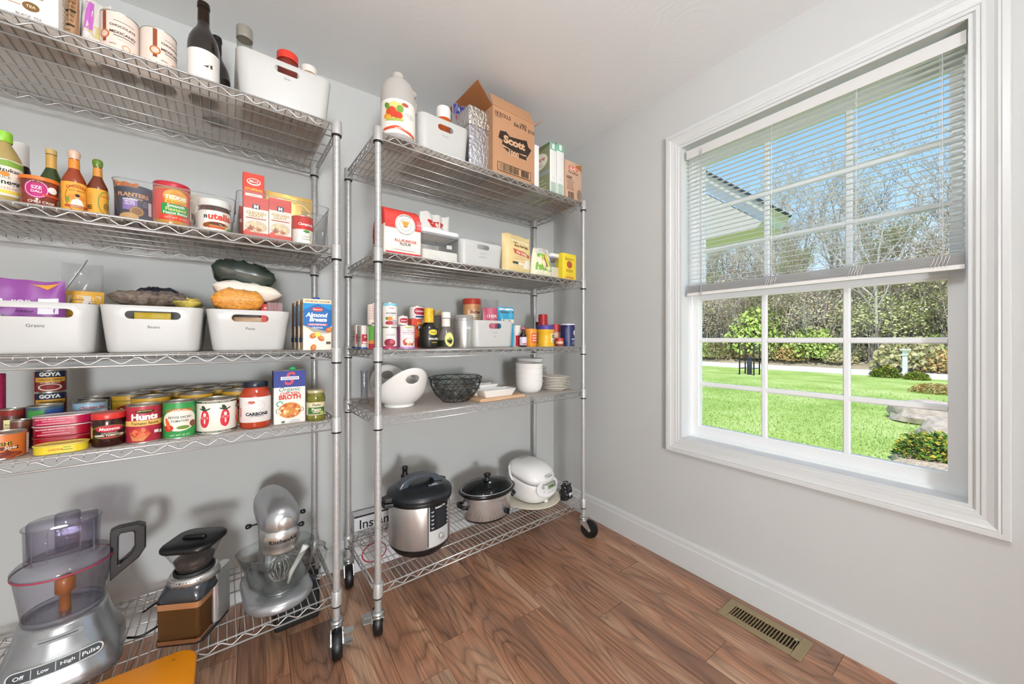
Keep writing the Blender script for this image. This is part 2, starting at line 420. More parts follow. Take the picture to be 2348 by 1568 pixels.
while x > XL+.001:
    xa = max(x-PW, XL); y = YW - rn.uniform(.25, 1.15)
    if i == 0: y = YW-1.6
    if i == 1: y = 1.16
    if i == 2: y = .66
    if i == 3: y = 1.02
    ys = [YW]
    while y > YF: ys.append(y); y -= 1.22
    ys.append(YF)
    for a, b in zip(ys[1:], ys[:-1]):
        if b-a < .01: continue
        g = G(); e = .0007
        segs = [(xa+e, a+e, x-e, b-e)]
        for (x0, y0, x1, y1) in segs:
            # cut the register's opening out of the planks it passes through
            hx0, hx1, hy0, hy1 = RX0+.02, RX1-.02, RY0+.02, RY1-.02
            if x1 > hx0 and x0 < hx1 and y1 > hy0 and y0 < hy1:
                cuts = []
                if y0 < hy0: cuts.append((x0, y0, x1, hy0))
                if y1 > hy1: cuts.append((x0, hy1, x1, y1))
                ya, yb = max(y0, hy0), min(y1, hy1)
                if x0 < hx0: cuts.append((x0, ya, hx0, yb))
                if x1 > hx1: cuts.append((hx1, ya, x1, yb))
            else: cuts = [(x0, y0, x1, y1)]
            for (p0, q0, p1, q1) in cuts: g.box((p0, q0, -.0065), (p1, q1, 0))
        g.obj('plank', WOOD, floor)
    x -= PW; i += 1
# ---- the window
win = thing('window_1', 'white double-hung window with white grilles overlooking the lawn', None, (XW, (OY0+OY1)/2, OZ0), kind='structure')
def wpart(g, name, m, parent=win):
    if parent is win: M = Matrix.Translation((-XW, -(OY0+OY1)/2, -OZ0)); g.xform(M)
    return g.obj(name, m, parent)
CP = [(0, 0), (0, .007), (.003, .009), (.011, .009), (.013, .012), (.022, .0125), (.036, .017), (.043, .0215), (.048, .0195), (.050, .022), (.063, .022), (.066, .019), (.066, 0)]
def casing_side(a, b):      # a, b: corner (y, z, outward sign y, outward sign z)
    g = G(); g.loft([[(XW-t, c[0]+c[2]*o, c[1]+c[3]*o) for o, t in CP] for c in (a, b)]); wpart(g, 'casing', TRIMM)
q = [(OY0, OZ0, -1, -1), (OY1, OZ0, 1, -1), (OY1, OZ1, 1, 1), (OY0, OZ1, -1, 1)]
for k in range(4): casing_side(q[k], q[(k+1) % 4])
g = G(); t_ = .012          # jamb boards lining the opening
for (a, b) in (((XW-.003, OY0, OZ0), (XO, OY0+t_, OZ1)), ((XW-.003, OY1-t_, OZ0), (XO, OY1, OZ1)), ((XW-.003, OY0+t_, OZ1-t_), (XO, OY1-t_, OZ1))): g.box(a, b)
wpart(g, 'jamb', TRIMM)
g = G(); g.box((XW-.003, OY0+t_, OZ0), (XO, OY1-t_, OZ0+t_)); wpart(g, 'sill', TRIMM)
VIN = mat('window_vinyl', '#eef0f0', rough=.3, noise=.006, nscale=6)
iy0, iy1, iz0, iz1 = OY0+t_, OY1-t_, OZ0+t_, OZ1-t_
def ringbox(g, x0, x1, y0, y1, z0, z1, wy, wb, wt):
    g.box((x0, y0, z0), (x1, y0+wy, z1)); g.box((x0, y1-wy, z0), (x1, y1, z1))
    g.box((x0, y0+wy, z0), (x1, y1-wy, z0+wb)); g.box((x0, y0+wy, z1-wt), (x1, y1-wy, z1))
g = G(); ringbox(g, XW+.068, XW+.175, iy0, iy1, iz0, iz1, .014, .012, .03); wpart(g, 'frame', VIN)
GLASS = clear('window_glass', (.985, .99, .99), .12)
def sash(name, x0, x1, y0, y1, z0, z1, wy, wb, wt, cols, rows, pieces=True):
    s_ = wpart(G().box((0, 0, 0), (0, 0, 0)), name, VIN) if False else None
    g = G(); ringbox(g, x0, x1, y0, y1, z0, z1, wy, wb, wt)
    # stepped glazing bead
    ringbox(g, x0+.008, x1-.006, y0+wy-.001, y1-wy+.001, z0+wb-.001, z1-wt+.001, .008, .008, .008)
    s_ = wpart(g, name, VIN)
    M = Matrix.Translation((-XW, -(OY0+OY1)/2, -OZ0)); xm = (x0+x1)/2
    gy = [y0+wy+.006]+cols+[y1-wy-.006]; gz = [z0+wb+.006]+rows+[z1-wt-.006]
    for c_ in cols:
        g = G(); g.prism([(c_-.011, xm-.005), (c_-.007, xm-.009), (c_+.007, xm-.009), (c_+.011, xm-.005), (c_+.011, xm+.005), (c_-.011, xm+.005)], gz[0], gz[-1], 'xy')
        g.v = [(p[1], p[0], p[2]) for p in g.v]; g.f = [tuple(reversed(f)) for f in g.f]; g.xform(M); g.obj('muntin', VIN, s_)
    for r_ in rows:
        for a, b in zip(gy[:-1], gy[1:]):
            a, b = (a+.0085 if a != gy[0] else a), (b-.0085 if b != gy[-1] else b)
            g = G(); g.loft([[(xm-.005, y_, r_-.011), (xm-.009, y_, r_-.007), (xm-.009, y_, r_+.007), (xm-.005, y_, r_+.011), (xm+.005, y_, r_+.011), (xm+.005, y_, r_-.011)] for y_ in (a, b)])
            g.xform(M); g.obj('muntin', VIN, s_)
    for a, b in zip(gy[:-1], gy[1:]):
        for c_, d in zip(gz[:-1], gz[1:]):
            g = G(); g.add([(xm, a, c_), (xm, b, c_), (xm, b, d), (xm, a, d)], [(0, 1, 2, 3)]); g.xform(M); g.obj('pane', GLASS, s_)
    return s_
sash('lower_sash', XW+.078, XW+.112, .107, 1.004, iz0+.012, 1.398, .036, .042, .044, [.400, .677], [.923, 1.146])
sash('upper_sash', XW+.118, XW+.150, .107, 1.004, 1.362, iz1-.03, .036, .040, .040, [.402, .682], [1.605, 1.815])
# ---- mini blind
BX = XW+.024
bl = thing('window_blind', 'white horizontal mini blind half raised in the window', 'blind', (BX, (OY0+OY1)/2, 1.368))
def bpart(g, name, m, parent=bl):
    g.xform(Matrix.Translation((-BX, -(OY0+OY1)/2, -1.368))); return g.obj(name, m, parent)
BLM = mat('blind_vinyl', '#f0f0ef', rough=.42, noise=.006, nscale=10)
t_ = BLM.node_tree; ot_ = [n for n in t_.nodes if n.type == 'OUTPUT_MATERIAL'][0]; tl_ = t_.nodes.new('ShaderNodeBsdfTranslucent'); tl_.inputs[0].default_value = (.95, .95, .95, 1)
mx_ = t_.nodes.new('ShaderNodeMixShader'); mx_.inputs[0].default_value = .5; t_.links.new(t_.nodes['Principled BSDF'].outputs[0], mx_.inputs[1]); t_.links.new(tl_.outputs[0], mx_.inputs[2]); t_.links.new(mx_.outputs[0], ot_.inputs[0])
by0, by1 = OY0+.016, OY1-.03
g = G(); g.box((BX-.012, by0, 2.060), (BX+.014, by1, 2.100)); g.box((BX-.0135, by0, 2.056), (BX-.0115, by1, 2.066)); bpart(g, 'headrail', mat('blind_rail', '#d3d2cf', rough=.4, noise=.006))
SLW = .0125
slat_me = None
def slat_mesh(tilt):
    g = G(); L = []
    for yy in (by0+.004, by1-.004):
        pr = []
        for k in range(5):
            q_ = -SLW+2*SLW*k/4; pr.append((q_, .0016*(1-(q_/SLW)**2)))
        loop = [(a*cos(tilt)-b*sin(tilt), yy-(OY0+OY1)/2, a*sin(tilt)+b*cos(tilt)) for a, b in pr]
        loop += [(a*cos(tilt)-(b-.0007)*sin(tilt), yy-(OY0+OY1)/2, a*sin(tilt)+(b-.0007)*cos(tilt)) for a, b in reversed(pr)]
        L.append(loop)
    g.loft(L); return g.mesh('slat', BLM)
sm = slat_mesh(radians(8)); z = 2.043
while z > 1.424: link('slat', sm, bl, (0, 0, z-1.368)); z -= .0212
for k in range(14): link('slat', sm, bl, (0, 0, 1.385-1.368+k*.0026))
g = G(); g.box((BX-.012, by0+.003, 1.368), (BX+.012, by1-.003, 1.3815)); bpart(g, 'bottom_rail', mat('blind_rail2', '#e2e1df', rough=.4))
CORD = mat('cord', '#eeeeec', rough=.7, noise=.03)
for yy in (.155, .355, .62, .93):
    g = G()
    for dx in (-.0135, .0135): g.tube([(BX+dx, yy, 2.058), (BX+dx, yy, 1.382)], .0007, 4)
    g.tube([(BX, yy+.006, 2.058), (BX, yy+.006, 1.382)], .0007, 4)
    if yy in (.155, .62, .355):
        for k in range(5): g.tube([(BX-.014, yy-.016+.008*k, 1.412), (BX-.016, yy-.012+.008*k, 1.395), (BX-.014, yy-.006+.008*k, 1.378)], .0007, 4)
    bpart(g, 'ladder_cord', CORD)
g = G(); g.tube([(BX-.02, .915, 2.072), (BX-.02, .915, 1.36)], .0034, 6); g.tube([(BX-.012, .915, 2.085), (BX-.02, .915, 2.072)], .0018, 5); bpart(g, 'tilt_wand', clear('wand_plastic', (.86, .87, .87), .5, .45))
# ---- floor register
rg = thing('floor_register', 'tan metal floor register with louvres by the baseboard', 'floor vent', ((RX0+RX1)/2, (RY0+RY1)/2, 0))
RM = mat('register_paint', '#8d7c5c', rough=.45, noise=.03, nscale=30)
w_, d_ = RX1-RX0, RY1-RY0; hw, hd = .034, .112
g = G()
for (a, b, c_, d) in ((-w_/2, -d_/2, w_/2, -hd), (-w_/2, hd, w_/2, d_/2), (-w_/2, -hd, -hw, hd), (hw, -hd, w_/2, hd)):
    g.box((a, b, .0), (c_, d, .0042))
rr = g.obj('frame', RM, rg); bv = rr.modifiers.new('b', 'BEVEL'); bv.width = .0018; bv.segments = 2; bv.limit_method = 'ANGLE'
for k in range(21):
    g = G(); y_ = -hd+2*hd*(k+.5)/21; g.box((-hw, y_-.0011, -.012), (hw, y_+.0011, .0036)); g.obj('louvre', RM, rg)
g = G(); g.box((-hw-.004, -hd-.004, -.046), (hw+.004, hd+.004, -.044)); g.box((-hw-.004, -hd-.004, -.046), (-hw, hd+.004, -.002)); g.box((hw, -hd-.004, -.046), (hw+.004, hd+.004, -.002))
g.obj('damper_box', mat('register_inside', '#5a4630', rough=.6, noise=.15), rg)
g = G(); g.box((hw-.012, -hd+.004, .0036), (hw-.004, -hd+.014, .010)); g.obj('lever', mat('register_lever', '#b8b2a2', rough=.3, metal=.6), rg)
# ---- globe lamp hanging over the middle of the room, behind the eye
LX, LY = .30, .05
lp = thing('ceiling_lamp', 'round white globe lamp on a short stem under the ceiling', 'lamp', (LX, LY, ZC-.31))
g = G(); g.lathe([(0, .31), (.06, .31), (.06, .295), (.012, .28), (.01, .21), (0, .21)], 30); g.obj('stem', mat('lamp_base', '#e6e6e4', rough=.4), lp)
g = G(); g.lathe([(.11*sin(pi*k/20), .11-.11*cos(pi*k/20)) for k in range(21)], 32); g.obj('globe', mat('lamp_globe', LAMP_COL, rough=.4, emis=LAMP_POWER), lp)
# ---- the open doorway the picture is taken from, with an unseen hall and an added light beyond
HX0, HX1, HY0 = -1.5, 1.3, -4.0
hall = G()
hall.box((HX0-.2, HY0-.2, -.05), (HX0, YF-.2, ZC)); hall.box((HX1, HY0-.2, -.05), (HX1+.2, YF-.2, ZC)); hall.box((HX0, HY0-.2, -.05), (HX1, HY0, ZC)); struct(hall.obj('wall_hall', WALLM))
g = G(); g.box((HX0-.2, HY0-.2, ZC), (HX1+.2, YF-.2, ZC+.15)); struct(g.obj('ceiling_hall', mat('ceiling_flat', '#dddbd7', rough=.7, noise=.01)))
g = G(); g.box((HX0-.2, HY0-.2, -.05), (HX1+.2, YF, 0)); struct(g.obj('floor_hall', mat('hall_floor', '#8a6244', rough=.4, noise=.1, nscale=4, stretch=(1, .1, 1))))
hl = thing('hall_fill_globe', 'big glowing globe added low in the hall to light the shelves from the front', 'lamp', (-.35, -2.4, .78))  # added light source behind the camera, front fill for shelves and lower walls
g = G(); g.lathe([(0, ZC-.78), (.06, ZC-.78), (.06, ZC-.795), (.008, ZC-.81), (.008, .51), (0, .51)], 30); g.obj('stem', mat('lamp_base', '#e6e6e4', rough=.4), hl)
g = G(); g.lathe([(.26*sin(pi*k/20), .26-.26*cos(pi*k/20)) for k in range(21)], 32); g.obj('globe', mat('fill_globe_glow', LAMP_COL, rough=.4, emis=HALL_FILL_POWER), hl)
# ================================================================ the two wire shelving units
WR = CHROME()
def post_mesh():
    g = G(); pr = [(0, .117), (.0125, .117)]; z = .13
    while z < POSTH-.02:
        pr += [(.0125, z-.0009), (.0117, z-.0004), (.0117, z+.0004), (.0125, z+.0009)]; z += .0254
    pr += [(.0125, POSTH-.004), (.0115, POSTH), (0, POSTH+.001)]
    g.lathe(pr, 18); me = g.mesh('post', mat('post_grey', '#b9b8b7', rough=.38, metal=.4, noise=.04, nscale=40)); me.set_sharp_from_angle(angle=radians(35)); return me
def frame_mesh():
    g = G(); z0, z1 = -.002, -.030; i = .006
    for (a, b) in (((0, -i), (UW, -i)), ((0, UD+i), (UW, UD+i)), ((-i, 0), (-i, UD)), ((UW+i, 0), (UW+i, UD))):
        L = hypot(b[0]-a[0], b[1]-a[1]); d = ((b[0]-a[0])/L, (b[1]-a[1])/L); m_ = .017
        pa = (a[0]+d[0]*m_, a[1]+d[1]*m_); pb = (b[0]-d[0]*m_, b[1]-d[1]*m_)
        g.tube([(*pa, z0), (*pb, z0)], .0029, 7); g.tube([(*pa, z1), (*pb, z1)], .0029, 7)
        n = int((L-.07)/.03); st = (L-.07)/n; pts = []
        for k in range(n+1):
            q = .035+k*st; pts.append((a[0]+d[0]*q, a[1]+d[1]*q, z0-.003 if k % 2 else z1+.003))
        P = []
        for k in range(len(pts)):      # round the bends a little
            p = Vector(pts[k])
            if 0 < k < len(pts)-1: P += [p.lerp(Vector(pts[k-1]), .14), p.lerp(Vector(pts[k+1]), .14)]
            else: P.append(p)
        g.tube(P, .0021, 6)
    for v in (.085, .17, .255, .34): g.tube([(.0, v, -.006), (UW, v, -.006)], .0026, 6)
    return g.mesh('wire_shelf', WR)
def deck_mesh():
    g = G(); n = 51
    for k in range(n):
        u = .022+(UW-.044)*k/(n-1)
        g.tube([(u, -.008, -.012), (u, -.0085, -.003), (u, -.006, .0008), (u, UD+.006, .0008), (u, UD+.0085, -.003), (u, UD+.008, -.012)], .0016, 5)
    return g.mesh('deck_wires', WR)
def collar_mesh():
    g = G(); g.lathe([(.0126, -.040), (.0185, -.040), (.0178, .010), (.0165, .0125), (.0126, .0125)], 20); me = g.mesh('collar', mat('collar_grey', '#bebdbb', rough=.38, metal=.4, noise=.04, nscale=50)); me.set_sharp_from_angle(angle=radians(40)); return me
def clip_mesh():
    g = G(); g.lathe([(.0126, -.046), (.0168, -.046), (.0172, -.040), (.0126, -.040)], 20); return g.mesh('clip_ring', BLACKP())
PM_, FM_, DM_, CM_, KM_ = post_mesh(), frame_mesh(), deck_mesh(), collar_mesh(), clip_mesh()
ZN = mat('zinc_plate', '#c6c8c6', rough=.28, metal=.85, noise=.08, nscale=40)
RUB = mat('black_rubber', '#0c0c0d', rough=.42, noise=.15, nscale=30)
def fork_mesh():
    g = G(); g.lathe([(0, .117), (.012, .117), (.024, .113), (.026, .108), (.024, .103), (.017, .101), (.0235, .099), (.0235, .094), (0, .094)], 6, a0=.3)
    for s_ in (-1, 1):
        y = s_*.0195
        g.prism([(-.018, .097), (.020, .097), (.030, .085), (.046, .052), (.044, .042), (.034, .040), (.026, .050), (-.012, .080)], y-.0012, y+.0012, 'xz')
    g.prism([(-.018, .095), (.024, .095), (.024, .098), (-.018, .098)], -.0205, .0205, 'xz')
    g.tube([(.036, -.025, .050), (.036, .025, .050)], .0045, 8); return g.mesh('caster', ZN)
def wheel_mesh():
    g = G(); r = .0495; g.lathe([(0, -.013), (r*.62, -.013), (r*.66, -.0165), (r*.9, -.0165), (r, -.010), (r*1.005, 0), (r, .010), (r*.9, .0165), (r*.66, .0165), (r*.62, .013), (0, .013)], 30)
    g.v = [(.036+x, z, .0505+y) for x, y, z in g.v]; g.f = [tuple(reversed(f)) for f in g.f]; me = g.mesh('wheel', RUB); me.set_sharp_from_angle(angle=radians(40)); return me
def brake_mesh():
    g = G(); g.prism([(.026, .020), (.058, .020), (.064, .030), (.062, .048), (.05, .052), (.026, .052)], .055, .0575, 'xy')
    g.prism([(.020, .020), (.044, .020), (.052, .034), (.044, .054), (.026, .058), (.018, .05)], .082, .0845, 'xy')
    g.box((.022, .019, .052), (.040, .023, .088)); return g.mesh('brake_pedal', ZN)
FK_, WH_, BR_ = fork_mesh(), wheel_mesh(), brake_mesh()
def shelving(U, label, cast):
    t = thing('shelving_unit', label, 'shelving unit', U.W(0, 0, 0), U.a, 'wire shelving units')
    corners = ((0, 0), (UW, 0), (0, UD), (UW, UD))
    for (a, b) in corners: link('post', PM_, t, (a, b, 0))
    for z in LV:
        s_ = link('wire_shelf', FM_, t, (0, 0, z)); d = link('deck_wires', DM_, s_); d['kind'] = 'stuff'
        for (a, b) in corners: link('collar', CM_, s_, (a, b, 0)); link('clip_ring', KM_, s_, (a, b, 0))
    for (a, b), (an, br) in zip(corners, cast):
        c_ = link('caster', FK_, t, (a, b, 0), (0, 0, an)); link('wheel', WH_, c_)
        if br: link('brake_pedal', BR_, c_)
    return t
def at_floor(px, py):
    l = (px-CX)/FPX; t = CZ/((py-HY)/FPX); return ((cos(YAW)*l+sin(YAW))*t, (-sin(YAW)*l+cos(YAW))*t)
def cast_ang(U, u, px, py):
    x, y = at_floor(px, py); p = U.W(u, 0); return atan2(y-p[1], x-p[0])-U.a
shelving(U1, 'chrome wire shelving unit holding the food processor and stand mixer', ((-2.2, 0), (cast_ang(U1, UW, 773, 1514), 1), (1.2, 0), (2.0, 0)))
shelving(U2, 'chrome wire shelving unit beside the window wall holding the cookers', ((radians(75), 1), (radians(-62), 0), (radians(-100), 0), (2.4, 0)))
LIN = clear('frosted_liner', (.92, .90, .88), .3, .56, (.96, .93, .89), rough=.25, tl_share=.64)
LINL = {(1, 1): 'frosted clear liner under the canned goods', (1, 2): 'frosted clear liner under the white bins of grains and beans', (1, 3): 'frosted clear liner under the hot sauces and nut jars', (1, 4): 'frosted clear liner under the wine bottles',
        (2, 1): 'frosted clear liner under the white crockery', (2, 2): 'frosted clear liner under the molasses and baking goods', (2, 3): 'frosted clear liner under the flour bags', (2, 4): 'frosted clear liner under the vinegar jug and toilet roll carton'}
LT = .0012
for n_, U in ((1, U1), (2, U2)):
    for k in (1, 2, 3, 4):
        g = G(); g.box((.02, .004, 0), (UW-.02, UD-.004, LT)); o = g.obj('shelf_liner', LIN, None, U.W(0, 0, LV[k]+.0026), (0, 0, U.a)); tag(o, LINL[(n_, k)], 'shelf liner', 'shelf liners')
def SH_(k): return LV[k]+.0028+(LT if k else 0)      # resting height on shelf k
# ================================================================ builders for what stands on the shelves
def place_cyl(U, k, xl, xr, ytop, v, z0=None):
    u, r, px = U.cyl(xl, xr, v); z = SH_(k) if z0 is None else z0
    return u, r, z, U.z(px, ytop, v)-z
def can(U, k, xl, xr, ytop, v, name, label, col, pr=None, z0=None, turn=0, group=None, cat='can', ribs=False, lidm=None, hh=None):
    u, r, z, h = place_cyl(U, k, xl, xr, ytop, v, z0)
    if hh: h = hh
    t = thing(name, label, cat, U.W(u, v, z), U.a+turn, group); e = .0022
    g = G(); g.lathe([(0, .0015), (r*.93, .0015), (r*.95, 0), (r, .0005), (r, e), (r*.985, e+.001), (r*.985, h-e-.001), (r, h-e), (r, h-.0004), (r*.95, h), (r*.93, h-.003), (r*.7, h-.0035), (r*.68, h-.0025), (0, h-.0025)], 36); g.obj('tin', lidm or TINM(), t, sharp=40)
    g = G(); rr = r*.99; g.lathe([(rr*.995, e+.001), (rr, e+.0015), (rr, h-e-.0015), (rr*.995, h-e-.001)], 36); g.obj('paper_label', mat('label_'+col.lstrip('#'), col, rough=.42, noise=.015, nscale=30), t)
    if pr:
        p = Print(); pr(p, r, h)
        if p.items: p.build('print', wrap(rr, h/2), t, step=.0065)
    t['_r'] = r; t['_h'] = h; t['_z'] = z+h
    return t
def lathe_item(U, k, xl, xr, ytop, v, name, label, cat, prof, m, z0=None, turn=0, group=None, part='body', seg=32, sx=1, sy=1):
    """prof: (fraction of radius, fraction of height)"""
    u, r, z, h = place_cyl(U, k, xl, xr, ytop, v, z0)
    t = thing(name, label, cat, U.W(u, v, z), U.a+turn, group)
    g = G(); g.lathe([(a*r, b*h) for a, b in prof], seg, sx, sy); g.obj(part, m, t, sharp=45)
    t['_r'] = r; t['_h'] = h; t['_z'] = z+h
    return t, r, h
def sub(t, prof, m, part, r, h, seg=32, sx=1, sy=1):
    g = G(); g.lathe([(a*r, b*h) for a, b in prof], seg, sx, sy); return g.obj(part, m, t, sharp=45)
def carton(U, k, xl, xr, ytop, v, d, name, label, col, pr=None, cat='carton', z0=None, turn=0, group=None, left=None, right=None, top=None, sidecol=None, r=.0012, hh=None, ytx=None, m=None):
    z = SH_(k) if z0 is None else z0
    ul, ur = U.u(xl, v)[0], U.u(xr, v)[0]; px = ytx or (xl+xr)/2; h = hh or U.z(px, ytop, v)-z; w_ = ur-ul
    t = thing(name, label, cat, U.W((ul+ur)/2, v, z), U.a+turn, group)
    g = G(); softbox(g, w_, d, h, r, r, 0, 0, d/2, n=2); g.obj('box', m or mat('card_'+(sidecol or col).lstrip('#'), sidecol or col, rough=.5, noise=.02, nscale=25), t, sharp=30)
    p = Print()
    if sidecol: p.rect(0, 0, w_*.995, h*.995, col)
    if pr: pr(p, w_, h)
    if p.items: p.build('print', flat(0, h/2), t)
    for fn, sd, wd in ((left, sideL(-w_/2, h/2, d/2), d), (right, sideR(w_/2, h/2, d/2), d), (top, topf(h, 0, d/2), d)):
        if fn: q_ = Print(); fn(q_, wd, h if fn is not top else w_); q_.build('print', sd, t)
    t['_w'] = w_; t['_h'] = h; t['_z'] = z+h
    return t
def stadium_cutter(x, z, w_, h, y0, y1):
    g = G(); P = []; r = h/2
    for k in range(9): a = -pi/2+pi*k/8; P.append((x+w_/2-r+r*cos(a), z+r*sin(a)))
    for k in range(9): a = pi/2+pi*k/8; P.append((x-w_/2+r+r*cos(a), z+r*sin(a)))
    g.prism(P, y0, y1, 'xz'); return g
def cut(me, cutters):
    o = bpy.data.objects.new('tmp', me); C.objects.link(o); cs = []
    for c_ in cutters:
        bm = bmesh.new(); m2 = c_.mesh('cut', me.materials[0]); bm.from_mesh(m2); bmesh.ops.recalc_face_normals(bm, faces=bm.faces); bm.to_mesh(m2); bm.free()
        q = bpy.data.objects.new('cut', m2); C.objects.link(q); cs.append(q)
        md = o.modifiers.new('b', 'BOOLEAN'); md.operation = 'DIFFERENCE'; md.object = q; md.solver = 'EXACT'
    dg = bpy.context.evaluated_depsgraph_get(); out = bpy.data.meshes.new_from_object(o.evaluated_get(dg))
    for q in cs+[o]: bpy.data.objects.remove(q)
    return out
def tub(w_, d, h, m, taper=.9, rv=.03, th=.0028, hole=None, front_hole_w=.09, z_hole=.8, hole_h=.022, swoop=0):
    """open storage tub, x centred, y from 0 to d at the top"""
    cy = d/2; L = []
    def lp(k, off, z): return rrect(w_*(taper+(1-taper)*k)-2*off, d*(taper+(1-taper)*k)-2*off, max(rv-off, .004), 6, z, 0, cy)
    L.append(lp(0, .006, 0)); L.append(lp(0, .001, .004)); L.append(lp(.02, 0, .009))
    for k in (.25, .5, .75): L.append(lp(k, 0, h*k))
    L.append(lp(1, 0, h-.0015)); L.append(lp(1, .0012, h)); L.append(lp(1, th, h-.0008))
    for k in (.75, .5, .25): L.append(lp(k, th, h*k))
    L.append(lp(.02, th, .009)); L.append(lp(0, th+.003, .004))
    g = G(); g.loft(L, smooth=True); me = g.mesh('tub', m); me.set_sharp_from_angle(angle=radians(50))
    if hole:
        bm = bmesh.new(); bm.from_mesh(me); bmesh.ops.recalc_face_normals(bm, faces=bm.faces); bm.to_mesh(me); bm.free()
        me = cut(me, [stadium_cutter(0, h*z_hole, front_hole_w, hole_h, -.03, d*.3)])
    return me
def bin_(U, k, xl, xr, ytop, v, d, label, text=None, group=None, hole_w=None, taper=.9, tw=None, z0=None, ytx=None, hole_z=.80, hole_h=None, lines=None, txt_h=.55):
    z = SH_(k) if z0 is None else z0
    ul, ur = U.u(xl, v)[0], U.u(xr, v)[0]; w_ = ur-ul; h = U.z(ytx or (xl+xr)/2, ytop, v)-z
    t = thing('storage_bin', label, 'storage bin', U.W((ul+ur)/2, v, z), U.a, group)
    me = tub(w_, d, h, WHITEP(), taper, min(.032, w_*.16), .0028, True, hole_w or w_*.42, hole_z, hole_h or h*.17)
    link('tub', me, t)
    fn = lambda a, b, hh_: (a, d/2-(d*(taper+(1-taper)*max(0, min(1, (b+h/2)/h))))/2-hh_, h/2+b)
    p = Print()
    for i, s_ in enumerate([text] if isinstance(text, str) else (text or [])):
        p.text(s_, 0, h*(txt_h-.5)-i*h*.14, (tw or .03)*(len(s_)/6), '#3a3a3a', bold=0)
    if p.items: p.build('print', fn, t, lift=.0006)
    t['_w'] = w_; t['_h'] = h; t['_z'] = z+h
    return t
def pouch(w_, h, T, seed=0, crumple=.004, top=2.4, m=None, nx=18, nz=22, hem=.02, taper_top=0, pillow=False, wav=0):
    """soft bag in the xz plane, bottom at z 0, bulging by T/2 to both sides of y = 0; gives mesh bag and the front surface"""
    r_ = random.Random(seed); ph = [r_.uniform(0, 6.28) for _ in range(10)]; fq = [r_.uniform(2, 9) for _ in range(10)]
    def th(s_, t):
        if pillow: a = max(0, (1-(2*t-1)**6))**.42
        else: a = (1-min(1, max(0, t))**top)*(1-.25*max(0, (.12-t)/.12))
        e = max(0, 1-abs(s_)**3.5)**.6
        return T/2*a*e
    def cr(s_, t, sg):
        return crumple*(sin(fq[0]*s_+fq[1]*t*2+ph[0]+sg)*.5+sin(fq[2]*s_*2-fq[3]*t*3+ph[1]+2*sg)*.35+sin(fq[4]*s_*3+fq[5]*t*5+ph[2]+3*sg)*.25)
    def P(s_, t, sg, h_=0):
        x = s_*w_/2*(1-taper_top*t*t); z = t*h+wav*sin(3.1*s_+ph[5])*t+wav*.5*sin(7*s_+ph[6])*t
        lim = max(0, 1-abs(s_)**6)*((1-(2*t-1)**8) if pillow else 1)
        y = sg*(th(s_, t)+h_)+cr(s_, t, sg)*lim*(.3 if t > .97 else 1)+crumple*1.5*sin(fq[6]*s_+ph[7])*t*(0 if pillow else 1)+(crumple*.5*sin(11*s_+9*t+ph[8])*sin(13*t+ph[9])*lim if pillow else 0)
        return (x, y, z)
    g = G()
    for sg in (-1, 1):
        V = [P(-1+2*i/nx, j/nz, sg) for j in range(nz+1) for i in range(nx+1)]
        F = [(j*(nx+1)+i, j*(nx+1)+i+1, (j+1)*(nx+1)+i+1, (j+1)*(nx+1)+i) for j in range(nz) for i in range(nx)]
        if sg > 0: F = [tuple(reversed(f)) for f in F]
        g.add(V, F, 0, True)
    if not pillow:      # close the bottom
        V = [P(-1+2*i/nx, 0, sg) for sg in (-1, 1) for i in range(nx+1)]; g.add(V, [(i+1, i, nx+1+i, nx+2+i) for i in range(nx)], 0, False)
    surf = lambda u, v, h_: P(max(-1, min(1, 2*u/w_)), max(0, min(1, (v+h/2)/h)), -1, h_)
    return g, surf
def bag(U, k, xl, xr, ytop, v, T, name, label, cat, col, pr=None, z0=None, turn=0, seed=1, crumple=.004, top=2.4, m=None, group=None, rough=.4, tilt=0, part='pouch', hh=None, ytx=None, wav=0, taper_top=0, pillow=False, step=.012):
    z = SH_(k) if z0 is None else z0
    ul, ur = U.u(xl, v)[0], U.u(xr, v)[0]; w_ = ur-ul; h = hh or U.z(ytx or (xl+xr)/2, ytop, v)-z
    t = thing(name, label, cat, U.W((ul+ur)/2, v, z), U.a+turn, group)
    g, sf = pouch(w_, h, T, seed, crumple, top, wav=wav, taper_top=taper_top, pillow=pillow)
    if tilt: M = Matrix.Rotation(tilt, 4, 'X'); g.xform(M); sf0 = sf; sf = lambda a, b, c_: tuple(M @ Vector(sf0(a, b, c_)))
    # keep the lowest point on the shelf
    zm = min(p[2] for p in g.v); g.xform(Matrix.Translation((0, 0, -zm))); sf1 = sf; sf = lambda a, b, c_: (lambda q: (q[0], q[1], q[2]-zm))(sf1(a, b, c_))
    g.obj(part, m or mat('film_'+col.lstrip('#'), col, rough=rough, spec=.5, noise=.03, nscale=30), t)
    if pr:
        p = Print(); pr(p, w_, h); p.build('print', sf, t, step=step, lift=.0008)
    t['_w'] = w_; t['_h'] = h; t['_z'] = z+h
    return t
CLEARP = lambda: clear('clear_plastic', (.93, .94, .94), .5, .06, (.9, .9, .9), rough=.05)
CLEARG = lambda: clear('clear_glass', (.95, .975, .97), .6)
ZIPB = lambda: clear('zip_bag_film', (.92, .92, .92), .45, .10, (.9, .9, .9), rough=.12)
